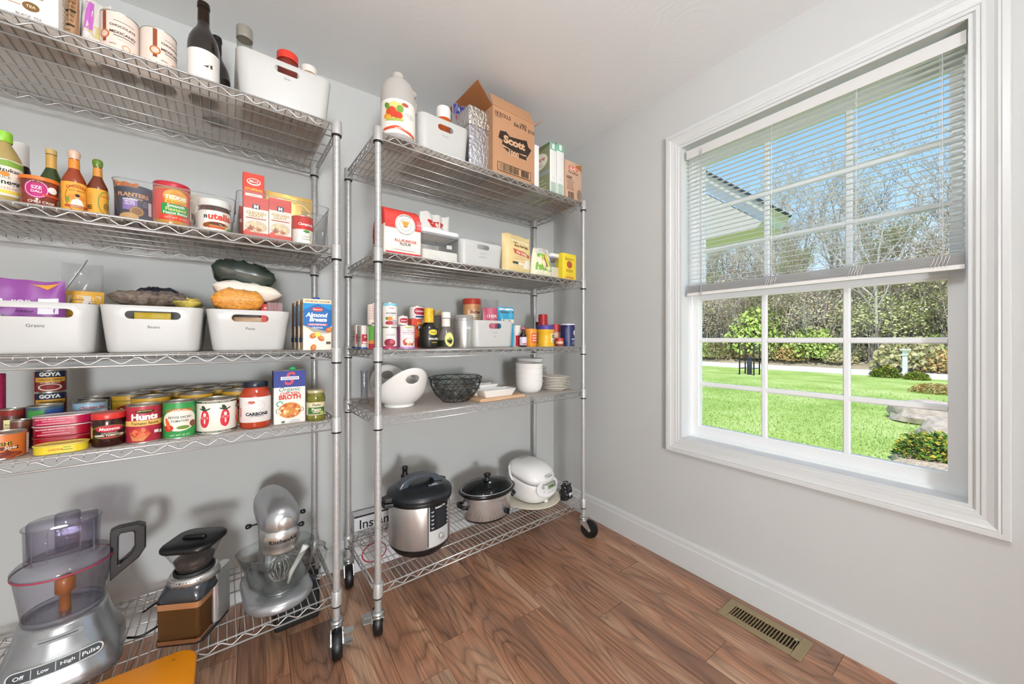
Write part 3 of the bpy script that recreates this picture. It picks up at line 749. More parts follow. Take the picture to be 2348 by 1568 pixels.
def clear_bin(U, k, xl, xr, ytop, v, d, label, group=None, ytx=None, taper=.92):
    z = SH_(k); ul, ur = U.u(xl, v)[0], U.u(xr, v)[0]; w_ = ur-ul; h = U.z(ytx or (xl+xr)/2, ytop, v)-z
    t = thing('clear_bin', label, 'clear bin', U.W((ul+ur)/2, v, z), U.a, group)
    cy = d/2; L = []
    for kk in (0, .5, 1): q = taper+(1-taper)*kk; L.append(rrect(w_*q, d*q, .025, 5, h*kk, 0, cy))
    g = G(); g.loft(L, True, False, smooth=True); g.obj('tub', CLEARP(), t, sharp=50)
    g = G(); g.tube([p for p in rrect(w_, d, .025, 5, h, 0, cy)], .0016, 6, closed=True); g.obj('rim', clear('rim_plastic', (.82, .84, .85), .6, .3, (.9, .9, .9)), t)
    t['_w'] = w_; t['_h'] = h
    return t
# ================================================================ unit 1, top shelf
BR1, BR2 = '#8f4a2e', '#3d2a22'
def choc(p, r, h):
    p.rect(-r*.95, h*.2, .010, h*.55, BR1); p.ell(-r*.95, h*.06, .013, .013, '#c4703f'); p.ell(-r*.95, h*.06, .009, .009, '#e9c9b4')
    p.rect(r*.12, h*.33, r*1.1, .0012, BR2); p.text('CHOCOLATE', r*.05, h*.24, r*1.35, BR2, bold=.02); p.text('MEXICANO', r*.05, h*.12, r*1.35, BR2, bold=.02); p.rect(r*.12, h*.06, r*1.1, .0016, BR2)
    p.text('AUTHENTIC STONE GROUND', r*.15, 0, r*.8, BR1, bold=0); p.text('MEXICO', -r*.45, -h*.1, r*.35, BR1, bold=.02)
    p.ringe(r*.2, -h*.12, .009, .009, .002, '#d99a72')
    for i in range(13):
        a = -.95+.15*i; p.ell(a*r*1.0, -h*.32+.006*cos(i), .0022, .011, BR1 if i % 2 else BR2, rot=-.6+.1*i)
for (xl, xr, yt, lab, tn) in ((228, 321, 48, 'larger-looking white and brown cocoa tin beside the snack pouch', .25), (321, 406, 84, 'white and brown cocoa tin next to the wine bottle', .85)):
    can(U1, 4, xl, xr, yt, .135, 'cocoa_tin', lab, '#ead9cd', choc, turn=tn, group='cocoa tins', cat='tin')
def tea(p, w_, h):
    p.rect(.02, h*.02, .07, .010, '#3b87a8'); p.rect(-.005, h*.02+.012, .05, .006, '#3b87a8'); p.lines(.035, h*.02-.016, .11, 5, .008, '#b9805a', .0018); p.lines(.06, h*.3, .13, 7, .012, '#9a6a50', .0016)
    p.ell(w_*.34, -h*.22, .014, .011, '#7a5a2c'); p.text('TEA', w_*.34, -h*.22, .016, '#f0e6d0'); p.text('BLACK TEA', w_*.33, -h*.36, .042, '#6b625c', bold=0)
carton(U1, 4, -330, 134, -40, .04, .15, 'tea_box', 'white tea carton with small print at the top of the shelves', '#eae5df', tea, cat='carton', hh=.19, right=lambda p, d, h: p.lines(0, h*.2, d*.7, 8, .012, '#8a8078', .002))
def kraft(p, w_, h):
    for i in range(10): p.rect(0.004*sin(i), h*(.42-.085*i), w_*.75, .0016 if i % 3 else .005, '#2f241c')
bag(U1, 4, 150, 182, -30, .11, .05, 'kraft_pouch', 'brown kraft pouch with black line print beside the tea carton', 'pouch', '#b08a66', kraft, seed=4, crumple=.003, hh=.17, rough=.7)
def snack(p, w_, h):
    p.rect(-w_*.18, h*.2, .016, h*.45, '#c26bc0'); p.ell(w_*.1, -h*.02, .02, .02, '#cdbf86'); p.ell(w_*.22, h*.0, .008, .012, '#a7c077'); p.ell(w_*.28, -h*.3, .014, h*.16, '#4d3a52'); p.rect(-w_*.2, -h*.2, .014, .05, '#dcd9e4')
bag(U1, 4, 182, 262, -40, .15, .06, 'snack_pouch', 'shiny white pouch with purple stripe behind the cocoa tin', 'pouch', '#d9d5cc', snack, seed=9, crumple=.006, hh=.2, rough=.25, taper_top=.15)
# wine bottles
BOT = [(0, .006), (.6, .003), (.92, 0), (1, .012), (1, .50), (.985, .55), (.90, .615), (.70, .68), (.48, .73), (.385, .77), (.36, .82), (.35, .945), (.39, .948), (.40, .975), (.37, 1), (.30, 1), (0, 1)]
GLB = mat('wine_glass', '#1d1512', rough=.06, spec=.7, noise=.05, nscale=6, coat=.4)
def wine(xl, xr, v, h, label, lab, foil, pr, tn=0):
    u, r, px = U1.cyl(xl, xr, v); t = thing('wine_bottle', label, 'bottle', U1.W(u, v, SH_(4)), U1.a+tn, 'wine bottles')
    g = G(); g.lathe([(a*r, b*h) for a, b in BOT], 36); g.obj('glass', GLB, t, sharp=50)
    sub(t, [(.356, .80), (.375, .80), (.36, .945), (.40, .948), (.41, .975), (.38, 1.002), (0, 1.002)], mat('foil_'+foil.lstrip('#'), foil, rough=.3, metal=.4, noise=.1), 'foil', r, h)
    g = G(); g.lathe([(r*1.002, h*.07), (r*1.006, h*.075), (r*1.006, h*.455), (r*1.002, h*.46)], 36); g.obj('paper_label', mat('label_'+lab.lstrip('#'), lab, rough=.5, noise=.015), t)
    p = Print(); pr(p, r, h); p.build('print', wrap(r*1.006, h*.265), t, step=.006)
def wl(p, r, h): p.poly([(-.013, .008), (.012, .022), (.012, .008)], '#4a3a2c'); p.poly([(.001, .008), (.006, .008), (.006, .018), (.001, .014)], '#e8e3dc'); p.rect(0, -h*.13, r*.7, .0008, '#cfcac2')
def wl2(p, r, h): p.rect(0, -.03, r*1.2, .012, '#7a3a34'); p.text('RED WINE', 0, -.03, r*.9, '#d8c0b0', bold=.01); p.rect(0, .03, r, .002, '#8a4a40')
wine(428, 504, .14, .325, 'dark wine bottle with plain white label on the top shelf', '#ebe7e1', '#2a1b10', wl, tn=.30)
wine(463, 529, .265, .31, 'dark wine bottle with a brown label half hidden behind another', '#2a201e', '#2c2220', wl2, tn=.35)
bin_(U1, 4, 540, 762, 187, .03, .33, 'tall white bin of spice jars on the top shelf', 'Spices', 'white storage bins', hole_w=.075, ytx=762, tw=.018, hole_z=.83, hole_h=.021, txt_h=.68)
def jar_lid(px0, px1, yt, v, name, label, col, part, glass, h=.12):
    u, r, px = U1.cyl(px0, px1, v); z = U1.z(px, yt, v)-h
    t = thing(name, label, 'jar', U1.W(u, v, z), U1.a, 'spice jars in the top bin')
    sub(t, [(0, 0), (.92, 0), (.92, .78), (.8, .82), (0, .82)], glass, 'jar', r, h); sub(t, [(0, .80), (1, .80), (1, .985), (.95, 1), (0, 1)], col, 'lid', r, h); return t
jar_lid(541, 580, 66, .085, 'spice_jar', 'glass spice jar with silver lid sticking out of the tall white bin', TINM(), 'lid', clear('jar_glass', (.85, .86, .82), .5, .15, (.55, .5, .4)), .20)
jar_lid(634, 684, 128, .12, 'spice_jar', 'spice jar with red lid in the tall white bin', mat('red_lid', '#d63b2c', rough=.4), 'lid', mat('spice_red', '#7c2a1c', rough=.5), .14)
jar_lid(688, 728, 158, .16, 'spice_jar', 'spice jar with pale lid in the tall white bin', mat('pale_lid', '#e4e0d8', rough=.4), 'lid', mat('spice_tan', '#b8925c', rough=.5), .13)
# ================================================================ unit 1, second shelf (sauces, nuts, gravy)
def bottle(U, k, xl, xr, yt, v, prof, m, label, name='sauce_bottle', cap=None, capm=None, z0=None, tn=0, group=None, cat='bottle', lab=None, labm=None, pr=None, neck=None, neckm=None, sy=1, capname='cap'):
    t, r, h = lathe_item(U, k, xl, xr, yt, v, name, label, cat, prof, m, z0, tn, group, 'glass', 36, 1, sy)
    if cap: sub(t, cap, capm, capname, r, h, 28, 1, sy)
    if neck: sub(t, neck, neckm, 'neck_band', r, h, 28, 1, sy)
    if lab:
        z0_, z1_ = lab; sub(t, [(1.003, z0_), (1.012, z0_+.004), (1.012, z1_-.004), (1.003, z1_)], labm, 'paper_label', r, h, 36, 1, sy)
        if pr: p = Print(); pr(p, r, h); p.build('print', wrap(r*1.012, h*(z0_+z1_)/2, sy=sy), t, step=.006)
    return t, r, h
def p_vin(p, r, h):
    p.rect(0, h*.19, r*2.6, .014, '#e3c84c'); p.poly([(-r*1.3, h*.15), (r*1.3, h*.15), (r*1.1, h*.21), (0, h*.235), (-r*1.1, h*.21)], '#7fa544'); p.text('mizukan.', 0, h*.10, r*1.5, '#1d1d1d', bold=.015); p.ell(-r*.2, h*.045, .008, .006, '#d98b3a')
    p.text('RICE', -r*.2, -h*.0, r*.6, '#6a5a3a', bold=0); p.text('Vinegar', 0, -h*.07, r*1.7, '#1d1d1d', bold=.02); p.text('12.5 FL OZ', 0, -h*.14, r*.9, '#c23a2a', bold=.01); p.rect(0, -h*.19, r*2.6, .008, '#e3c84c')
bottle(U1, 3, -42, 53, 303, .085, [(0, 0), (.97, 0), (1, .02), (1, .58), (.93, .66), (.70, .75), (.45, .83), (.42, .87), (.42, .93), (0, .93)], mat('vinegar_liquid', '#a8935a', rough=.1, spec=.6, noise=.06, nscale=15), 'rice vinegar bottle with lime green cap', cap=[(.47, .86), (.5, .865), (.5, .985), (.46, 1), (0, 1)], capm=mat('lime_cap', '#8cc63a', rough=.35), lab=(.12, .60), labm=mat('label_ivory', '#ece6d6', rough=.5, noise=.02), pr=p_vin, tn=.55)
bottle(U1, 3, 22, 72, 330, .22, [(0, 0), (1, 0), (1, .6), (.95, .66), (.78, .72), (.76, 1), (0, 1)], mat('dark_bottle', '#2a1714', rough=.12, noise=.1), 'dark bottle with tall white cap behind the rice vinegar', cap=[(.80, .64), (.84, .64), (.84, .99), (.80, 1), (0, 1)], capm=mat('white_cap', '#e9e5df', rough=.4), lab=(.2, .5), labm=mat('label_wine', '#5c2434', rough=.5), tn=.4)
# chilli crisp tub
t, r, h = lathe_item(U1, 3, 40, 139, 412, .065, 'chili_tub', 'clear tub of red chili crisp with an orange lid', 'tub', [(0, 0), (.86, 0), (.9, .03), (.97, .9), (0, .9)], mat('chili_oil', '#7b3526', rough=.18, spec=.6, noise=.35, nscale=70), part='tub', turn=.45)
sub(t, [(0, .88), (1, .88), (1.0, .985), (.96, 1), (0, 1)], mat('orange_lid', '#e0762a', rough=.35), 'lid', r, h)
p = Print(); p.ell(-r*.35, h*.08, r*.62, h*.30, '#b52a6e'); p.ringe(-r*.35, h*.08, r*.56, h*.27, .0015, '#f1c9dd'); p.text('SZE', -r*.35, h*.13, r*.5, '#f7e4ee', bold=.02); p.text('DAU', -r*.35, h*.0, r*.5, '#f7e4ee', bold=.02); p.ell(r*.45, h*.12, r*.28, h*.11, '#efe9e2'); p.rect(r*.5, -h*.08, r*1.2, .004, '#d2502e'); p.text('CHILI CRISP', -r*.1, -h*.33, r*1.3, '#e9dccf', bold=.02); p.lines(r*.95, -h*.15, r*.5, 6, .005, '#d9c8b8', .0012)
p.build('print', wrap(r*.95, h*.5), t, step=.006)
HOT = [(0, 0), (.96, 0), (1, .02), (1, .46), (.94, .53), (.70, .61), (.48, .68), (.42, .74), (.40, .86), (0, .86)]
bottle(U1, 3, 88, 146, 344, .19, [(0, 0), (.96, 0), (1, .02), (1, .5), (.92, .58), (.62, .68), (.44, .74), (.42, .96), (0, .96)], mat('green_glass', '#37461f', rough=.08, spec=.6, noise=.08), 'round green glass bottle with gold neck and tan cap', cap=[(.44, .93), (.48, .93), (.48, .99), (.44, 1), (0, 1)], capm=mat('tan_cap', '#c9a868', rough=.4), neck=[(.43, .72), (.46, .72), (.45, .92), (.42, .92)], neckm=mat('gold_band', '#c79a4a', rough=.45, noise=.05), lab=(.1, .4), labm=mat('label_sage', '#b9b079', rough=.5))
def p_hot(p, r, h):
    p.rect(0, 0, r*2.1, h*.42, '#e2a33c'); p.ringe(0, -h*.02, r*.98, h*.205, .0012, '#8e3a1c'); p.text('CHOLULA', 0, h*.135, r*1.75, '#a62a1c', bold=.03, arch=.003); p.text('HOT SAUCE', 0, h*.09, r*1.2, '#5a2416', bold=.01)
    p.ell(0, -h*.02, r*.7, h*.06, '#d98a34'); p.poly([(-r*.55, -h*.13), (r*.55, -h*.13), (r*.35, -h*.055), (.0, -h*.03), (-r*.35, -h*.055)], '#f2e9dc'); p.ell(0, -h*.005, r*.16, h*.034, '#e2ad84'); p.ell(0, h*.015, r*.18, h*.024, '#2c1a14'); p.ell(-r*.75, -h*.06, r*.15, h*.05, '#7a8a3c'); p.rect(0, -h*.155, r*1.9, h*.035, '#a8462c'); p.text('ORIGINAL', 0, -h*.155, r*1.0, '#f3dfc0', bold=.01)
def p_hot2(p, r, h):
    p.rect(0, 0, r*2.4, h*.42, '#dfa23e'); p.lines(-r*.7, h*.12, r*.6, 8, .006, '#9a6a24', .0013); p.bars(-r*.7, -h*.1, r*.6, .012, '#4a3216'); p.ringe(r*.75, 0, r*.7, h*.2, .0014, '#4d8a3a'); p.text('CHOLULA', r*.8, h*.10, r*1.0, '#a62a1c', bold=.03); p.ell(r*.8, -h*.06, r*.3, h*.06, '#8a6a2c')
for (xl, xr, yt, v, liq, capc, lab, pr, tn, bandc) in ((139, 200, 345, .06, '#8f3a1c', '#d3b39c', 'hot sauce bottle with wooden ball cap and orange label', p_hot, .45, '#d8862c'), (198, 249, 366, .07, '#6b3017', '#5d7a26', 'hot sauce bottle with green ball cap', p_hot2, .15, '#c98a34')):
    t, r, h = bottle(U1, 3, xl, xr, yt, v, HOT, mat('sauce_'+liq[1:], liq, rough=.1, spec=.6, noise=.08, nscale=20), lab, cap=[(0, .86), (.40, .86), (.47, .89), (.52, .93), (.49, .97), (.36, .993), (.2, 1), (0, 1)], capm=mat('ball_'+capc[1:], capc, rough=.3, noise=.06, nscale=40), neck=[(.43, .70), (.46, .70), (.44, .845), (.41, .845)], neckm=mat('neck_'+bandc[1:], bandc, rough=.45, noise=.15, nscale=60), lab=(.03, .47), labm=mat('label_gold', '#dda03c', rough=.45, noise=.05), pr=pr, tn=tn, group='hot sauce bottles', capname='ball_cap')
clear_bin(U1, 3, 252, 540, 430, .03, .32, 'clear plastic bin holding nut tins and peanut butter', 'clear plastic bins', ytx=400)
def p_pl(p, r, h):
    p.text('PLANTERS', -.012, h*.27, r*1.7, '#d9a06a', bold=.03); p.text('Deluxe', -r*.2, h*.17, r*.8, '#c9b48a', bold=0, shear=.3); p.rect(-r*.45, -h*.02, r*.75, h*.30, '#8d6fae'); p.rect(-r*.45, h*.13, r*.75, .004, '#d9d3e0'); p.text('MIXED', -r*.45, h*.07, r*.5, '#f0e8f4', bold=.02); p.text('NUTS', -r*.45, h*.0, r*.5, '#f0e8f4', bold=.02)
    p.ell(-r*.1, -h*.2, .015, .014, '#8a5f2e'); p.ringe(-r*.1, -h*.2, .013, .012, .0012, '#d9b06a')
    for i in range(4): p.rect(r*.65, h*(.08-.09*i), .010, .012, '#cfcfd8')
    p.lines(r*.35, h*.1, r*.35, 3, .006, '#a9a6b8', .0014); p.ell(-r*.5, -h*.38, .02, .012, '#c99a5c')
can(U1, 3, 262, 353, 438, .085, 'nut_tin', 'dark navy tin of mixed nuts in the clear bin', '#33344a', p_pl, turn=.35, cat='tin', lidm=mat('navy_lid', '#3a4050', rough=.35))
def p_ted(p, r, h):
    p.ell(0, h*.2, r*.72, h*.15, '#e2a33a'); p.poly([(-r*.4, h*.22), (-r*.1, h*.34), (r*.1, h*.27), (r*.4, h*.22)], '#d98c2e'); p.text('TEDDIE', 0, h*.17, r*1.2, '#f4efe4', bold=.045); p.rect(0, h*.07, r*1.2, h*.07, '#d8b83a'); p.text('All Natural', 0, h*.07, r*1.0, '#c2382a', bold=.015)
    p.rect(0, -h*.1, r*1.6, h*.24, '#2f8a44'); p.text('Smooth', 0, -h*.02, r*.95, '#f4efe4', bold=.02); p.text('Flaxseed', 0, -h*.1, r*1.1, '#e8d890', bold=.01); p.text('Peanut Butter', 0, -h*.18, r*1.35, '#f4efe4', bold=.02); p.text('NET WT 16 OZ', 0, -h*.29, r*1.2, '#f0d0b0', bold=0); p.rect(r*1.15, 0, r*.35, h*.5, '#ece8e2'); p.lines(r*1.15, h*.2, r*.28, 8, .006, '#4a4a4a', .001)
t, r, h = bottle(U1, 3, 350, 437, 426, .075, [(0, 0), (.92, 0), (.99, .03), (1, .1), (1, .84), (.95, .88), (.93, 1), (0, 1)], mat('peanut_butter', '#b8843f', rough=.2, spec=.6, noise=.05), 'peanut butter jar with red lid in the clear bin', name='nut_butter_jar', cat='jar', cap=[(0, .865), (.99, .865), (1.0, .88), (1.0, .99), (.97, 1), (.9, .99), (0, .99)], capm=mat('red_lid2', '#b62a36', rough=.35), lab=(.13, .82), labm=mat('label_red', '#d63e2c', rough=.42, noise=.02), pr=p_ted, tn=.3, capname='lid')
def p_nut(p, r, h):
    p.text('n', -r*.80, h*.12, r*.22, '#1d1a18', bold=.05); p.text('utella', r*.12, h*.14, r*1.5, '#d2402c', bold=.04); p.ell(-r*.1, -h*.1, r*.75, h*.08, '#b9793c'); p.ell(-r*.1, -h*.08, r*.55, h*.045, '#5a2f1c'); p.rect(-r*.1, -h*.19, r*1.1, h*.06, '#c2562c'); p.ell(-r*.75, -h*.14, .009, .007, '#8a4a20'); p.poly([(0, -h*.08), (r*.55, -h*.26), (r*.62, -h*.26), (r*.1, -h*.06)], '#8b8780'); p.ell(r*.75, -h*.2, .010, .006, '#7d9a4a')
t, r, h = bottle(U1, 3, 453, 530, 464, .075, [(0, 0), (.95, 0), (1, .02), (1, .62), (.97, .70), (.86, .78), (.84, .82), (0, .82)], mat('choc_spread', '#4a2a1c', rough=.15, spec=.6), 'hazelnut spread jar with white lid in the clear bin', name='spread_jar', cat='jar', cap=[(0, .79), (.98, .79), (1.0, .80), (1.0, .97), (.95, 1), (0, 1)], capm=mat('white_lid', '#eeece6', rough=.35), lab=(.02, .64), labm=mat('label_cream', '#f1ece2', rough=.4), pr=p_nut, tn=.25, capname='lid')
def p_or(p, w_, h): p.rect(-w_*.2, h*.3, w_*.5, h*.2, '#d6742c'); p.text('REESE', -w_*.2, h*.28, w_*.35, '#f0d8b0', bold=.03); p.ell(w_*.1, h*.02, w_*.3, h*.1, '#9a3f22')
bag(U1, 3, 262, 318, 405, .18, .06, 'candy_bag', 'orange candy bag inside the nut bin', 'bag', '#c9702e', p_or, seed=3, hh=.15)
bag(U1, 3, 285, 355, 398, .235, .05, 'candy_bag', 'slate blue zip pouch leaning inside the nut bin', 'pouch', '#3c4654', None, seed=6, hh=.16, turn=.3)
bag(U1, 3, 400, 462, 410, .17, .06, 'chip_bag', 'crinkled clear bag of crackers behind the peanut butter', 'bag', '#cfc4b2', lambda p, w_, h: (p.ell(0, -.02, w_*.3, h*.2, '#7a5a44'), p.text('D', w_*.05, h*.28, .012, '#3f4a5c', bold=.03)), seed=8, crumple=.008, hh=.15, rough=.2)
carton(U1, 3, 455, 515, 440, .22, .08, 'cracker_box', 'peach coloured small box inside the nut bin', '#e2b88c', None, hh=.115)
clear_bin(U1, 3, 543, 757, 455, .03, .33, 'clear plastic bin holding gravy cartons and soup can', 'clear plastic bins', ytx=650)
def p_st(p, w_, h):
    p.ell(0, h*.38, w_*.33, h*.05, '#efe4d6'); p.ell(0, h*.385, w_*.28, h*.035, '#b32a22'); p.text('BELLS', 0, h*.385, w_*.42, '#efe4d6', bold=.03); p.text('STUFFING', 0, h*.27, w_*.82, '#e7c24a', bold=.03); p.rect(0, h*.18, w_*.8, h*.06, '#efe9e0'); p.lines(0, h*.19, w_*.6, 2, .006, '#8a3a2c', .0012); p.ell(0, h*.0, w_*.25, h*.06, '#efe4d6')
carton(U1, 3, 557, 606, 398, .13, .05, 'stuffing_box', 'tall red stuffing mix box in the clear bin', '#d6402f', p_st, turn=0)
def p_gr(p, w_, h):
    p.rect(0, h*.36, w_, h*.28, '#d3524a'); p.rect(0, h*.27, w_*.30, h*.11, '#24304c'); p.text('M', 0, h*.27, w_*.18, '#f2efe9', bold=.04); p.text('CHICKEN', 0, h*.12, w_*.78, '#c7a254', bold=.03); p.text('GRAVY', 0, h*.055, w_*.6, '#c7a254', bold=.03); p.rect(0, -h*.01, w_*.8, h*.022, '#b8433c')
    p.ell(0, -h*.2, w_*.44, h*.14, '#d9c4a4'); p.spots(0, -h*.2, w_*.36, h*.10, 14, ['#c98f72', '#ecdcb8', '#b8663e', '#e9d3a0', '#a05a48'], .008, 5); p.rect(0, -h*.42, w_, h*.16, '#cf4a40'); p.ell(-w_*.35, -h*.34, .008, .008, '#e2553a')
for (xl, xr, yt, v, lab, s_) in ((558, 616, 452, .055, 'chicken gravy carton next to the tall stuffing box', 1), (617, 668, 457, .055, 'chicken gravy carton next to the soup can', 2)):
    t = carton(U1, 3, xl, xr, yt, v, .055, 'gravy_carton', lab, '#efe8de', p_gr, group='gravy cartons', sidecol='#d0544a')
    g = G(); g.lathe([(0, 0), (.010, 0), (.010, .008), (.008, .010), (0, .010)], 18, at=(0, .028, t['_h'])); g.obj('cap', mat('white_cap2', '#efeeea', rough=.35), t)
def p_soup(p, r, h):
    p.rect(0, h*.26, r*3.0, h*.46, '#c6332c'); p.text('Campbells', 0, h*.2, r*1.5, '#f4efe6', bold=.025, shear=.3); p.poly([(-.008, -h*.02), (0, -h*.1), (.008, -h*.02)], '#3f7a3a'); p.ell(0, -h*.03, .011, .005, '#4d8a44'); p.text('Cream of', 0, -h*.2, r*.9, '#3a3430', bold=0); p.text('Chicken', 0, -h*.29, r*.85, '#3a3430', bold=0); p.ell(r*.9, -h*.38, .008, .012, '#d9b25a')
can(U1, 3, 668, 718, 500, .07, 'soup_can', 'red and white soup can in the clear bin', '#efe9dd', p_soup, turn=.25)
def p_gold(p, w_, h):
    p.ringe(w_*.1, h*.05, w_*.42, h*.35, .003, '#efdca4'); p.rect(w_*.1, -h*.12, w_*.55, h*.2, '#b8452f'); p.text('JORDAN', w_*.05, -h*.12, w_*.55, '#f2e6d2', bold=.03); p.lines(0, h*.42, w_*.7, 2, .008, '#9a7a3a', .002)
carton(U1, 3, 608, 716, 447, .17, .03, 'noodle_packet', 'gold foil packet behind the gravy cartons', '#c9a55c', p_gold, cat='packet', m=mat('gold_foil', '#cfa95e', rough=.28, metal=.5, bump=.5, bscale=60))
bag(U1, 3, 690, 752, 460, .13, .02, 'zip_bag', 'empty clear zip bag with white slider beside the soup can', 'zip bag', '#dddddd', None, m=ZIPB(), seed=5, crumple=.004, hh=.15, pillow=True)
carton(U1, 3, 548, 557, 450, .14, .12, 'packet', 'red packet edge at the corner of the gravy bin', '#b5402f', lambda p, w_, h: p.text('S', 0, h*.1, w_*.6, '#f0e4d6', bold=.04), cat='packet', hh=.13)
# ================================================================ unit 1, third shelf (white bins of grains, beans, pasta)
bin_(U1, 2, -86, 220, 697, .03, .34, 'white bin labelled Grains at the end of the shelf', 'Grains', 'white storage bins', hole_w=.13, taper=.90, ytx=220, tw=.030, hole_h=.023)
bin_(U1, 2, 222, 466, 705, .03, .34, 'white bin labelled Beans between two others', 'Beans', 'white storage bins', hole_w=.118, taper=.90, ytx=440, tw=.030, hole_h=.023)
bin_(U1, 2, 471, 667, 714, .03, .34, 'white bin labelled Pasta beside the almond milk cartons', 'Pasta', 'white storage bins', hole_w=.10, taper=.86, ytx=650, tw=.030, hole_h=.023)
INB = SH_(2)+.005
def p_soil(p, w_, h):
    p.text('SOIL', w_*.02, h*.18, w_*.27, '#efe3f2', bold=.03); p.text('loving', w_*.05, h*.06, w_*.22, '#3b1446', bold=.02, shear=.3); p.rect(w_*.32, h*.14, w_*.24, h*.22, '#e9e3ea'); p.text('100K', w_*.32, h*.14, w_*.2, '#5d2a6a', bold=.03); p.rect(-w_*.32, h*.1, w_*.24, h*.24, '#eeeaf0'); p.lines(-w_*.32, h*.17, w_*.2, 5, .008, '#3a3a3a', .0016); p.poly([(w_*.1, h*.44), (w_*.45, h*.46), (w_*.3, h*.38), (w_*.2, h*.42)], '#d99a3a'); p.rect(0, -h*.1, w_*.9, h*.14, '#5a2348'); p.text('H2O', -w_*.02, -h*.1, w_*.2, '#d9b8e4', bold=.02)
bag(U1, 2, -50, 150, 645, .095, .05, 'grain_pouch', 'purple rice pouch standing in the Grains bin', 'pouch', '#8d4a94', p_soil, z0=INB, seed=11, crumple=.003, top=5, wav=.002, ytx=120)
bag(U1, 2, 150, 238, 668, .17, .05, 'grain_pouch', 'yellow printed pouch inside a clear zip bag in the Grains bin', 'pouch', '#d9a441', lambda p, w_, h: (p.rect(0, h*.32, w_*.85, h*.2, '#d7cfc4'), p.ringe(-w_*.1, h*.3, .02, .010, .0016, '#3a3a40'), p.lines(w_*.25, h*.36, w_*.2, 4, .006, '#5a5a60', .0014), p.lines(0, h*.15, w_*.7, 3, .012, '#7a4a1c', .002)), z0=INB, seed=12, top=4)
t = bag(U1, 2, 142, 238, 606, .215, .04, 'zip_bag', 'clear zip bag flaring out of the Grains bin', 'zip bag', '#dddddd', None, m=ZIPB(), z0=INB, seed=13, crumple=.006, top=3, ytx=200)
g = G(); w_, h = t['_w'], t['_h']; g.loft([[(-w_*.45, -.004, h*.66), (-w_*.45, .004, h*.66), (-w_*.44, .004, h*.70), (-w_*.44, -.004, h*.70)], [(w_*.02, -.006, h*.99), (w_*.02, .006, h*.99), (w_*.10, .006, h*1.05), (w_*.10, -.006, h*1.05)]]); g.obj('zip_seal', mat('zip_white', '#dfe3e6', rough=.4), t)
def lying(U, xl, xr, yb, yt, v, d, name, label, cat, col, seed=1, crumple=.006, pr=None, m=None, group=None, tilt=0, rough=.3, pitch=0, turn=0, zmin=None):
    px = (xl+xr)/2; ul, ur = U.u(xl, v)[0], U.u(xr, v)[0]; w_ = ur-ul; zb = U.z(px, yb, v)
    if zmin: zb = max(zb, zmin)
    T = U.z(px, yt, v)-zb
    t = thing(name, label, cat, U.W((ul+ur)/2, v, zb), U.a+turn, group)
    g, sf = pouch(w_, d, T, seed, crumple, pillow=True); M = Matrix.Rotation(tilt, 4, 'Y') @ Matrix.Rotation(pitch, 4, 'X') @ Matrix.Translation((0, -d/2, 0)) @ Matrix.Rotation(-pi/2, 4, 'X')
    g.xform(M); zm = min(p[2] for p in g.v); M2 = Matrix.Translation((0, 0, -zm)); g.xform(M2)
    g.obj('pouch', m or mat('film_'+col.lstrip('#'), col, rough=rough, noise=.05, nscale=30), t)
    if pr: p = Print(); pr(p, w_, d); p.build('print', lambda a, b, c_: tuple(M2 @ M @ Vector(sf(a, b, c_))), t, step=.01, lift=.0012)
    return t
FRONT = (-.5, 0)
lying(U1, 262, 440, 712, 677, .14, .2, 'bean_bag', 'clear bag of dark beans lying in the Beans bin', 'bag', '#8a7d72', 21, .007, m=mat('beans_film', '#6d6158', rough=.22, spec=.7, noise=.55, nscale=90, bump=.6, bscale=90))
lying(U1, 318, 415, 690, 667, .22, .13, 'bean_bag', 'black and white patterned bag behind the dark beans', 'bag', '#23232f', 22, .005, pr=lambda p, w_, d: (p.spots(0, 0, w_*.4, d*.4, 22, ['#e8e4dc', '#dcd8d0'], .010, 7), p.rect(0, 0, .008, d*.9, '#d9b44a')))
lying(U1, 400, 464, 712, 690, .10, .12, 'bean_bag', 'yellow-tipped clear bag at the end of the Beans bin', 'bag', '#b9a23c', 23, .005, m=mat('beans_film2', '#b8a650', rough=.25, noise=.4, nscale=60))
bag(U1, 2, 308, 392, 716, .088, .018, 'bean_bag', 'yellow bag of peas showing through the Beans bin handle', 'bag', '#c9a92c', lambda p, w_, h: (p.text('80', w_*.12, h*.2, .02, '#3a3214', bold=.03), p.lines(-w_*.2, h*.28, w_*.4, 5, .008, '#8a6c14', .0016)), z0=INB, seed=24, top=6, hh=.115, crumple=.001)
# pasta bin contents
lying(U1, 484, 602, 722, 672, .11, .17, 'pasta_bag', 'clear bag of orange noodles heaped in the Pasta bin', 'bag', '#d99238', 31, .006, m=mat('noodles_film', '#d8923c', rough=.25, spec=.6, noise=.4, nscale=110, bump=.8, bscale=110, stretch=(1, 3, 3)))
lying(U1, 488, 642, 694, 656, .16, .17, 'pasta_bag', 'white printed noodle packet lying on the orange noodles', 'bag', '#eee4d6', 32, .005, tilt=.10, pr=lambda p, w_, d: (p.ringe(-w_*.3, -d*.25, .012, .010, .003, '#cf5a34'), p.ringe(w_*.25, -d*.25, .012, .010, .003, '#cf5a34'), p.text('noodles with vegetables', 0, -d*.27, w_*.3, '#4a7a9c', bold=0), p.rect(0, d*.02, w_*.8, d*.28, '#d9a45c'), p.spots(0, d*.02, w_*.35, d*.1, 14, ['#c98038', '#e9c07a', '#f2e2c4'], .012, 8)))
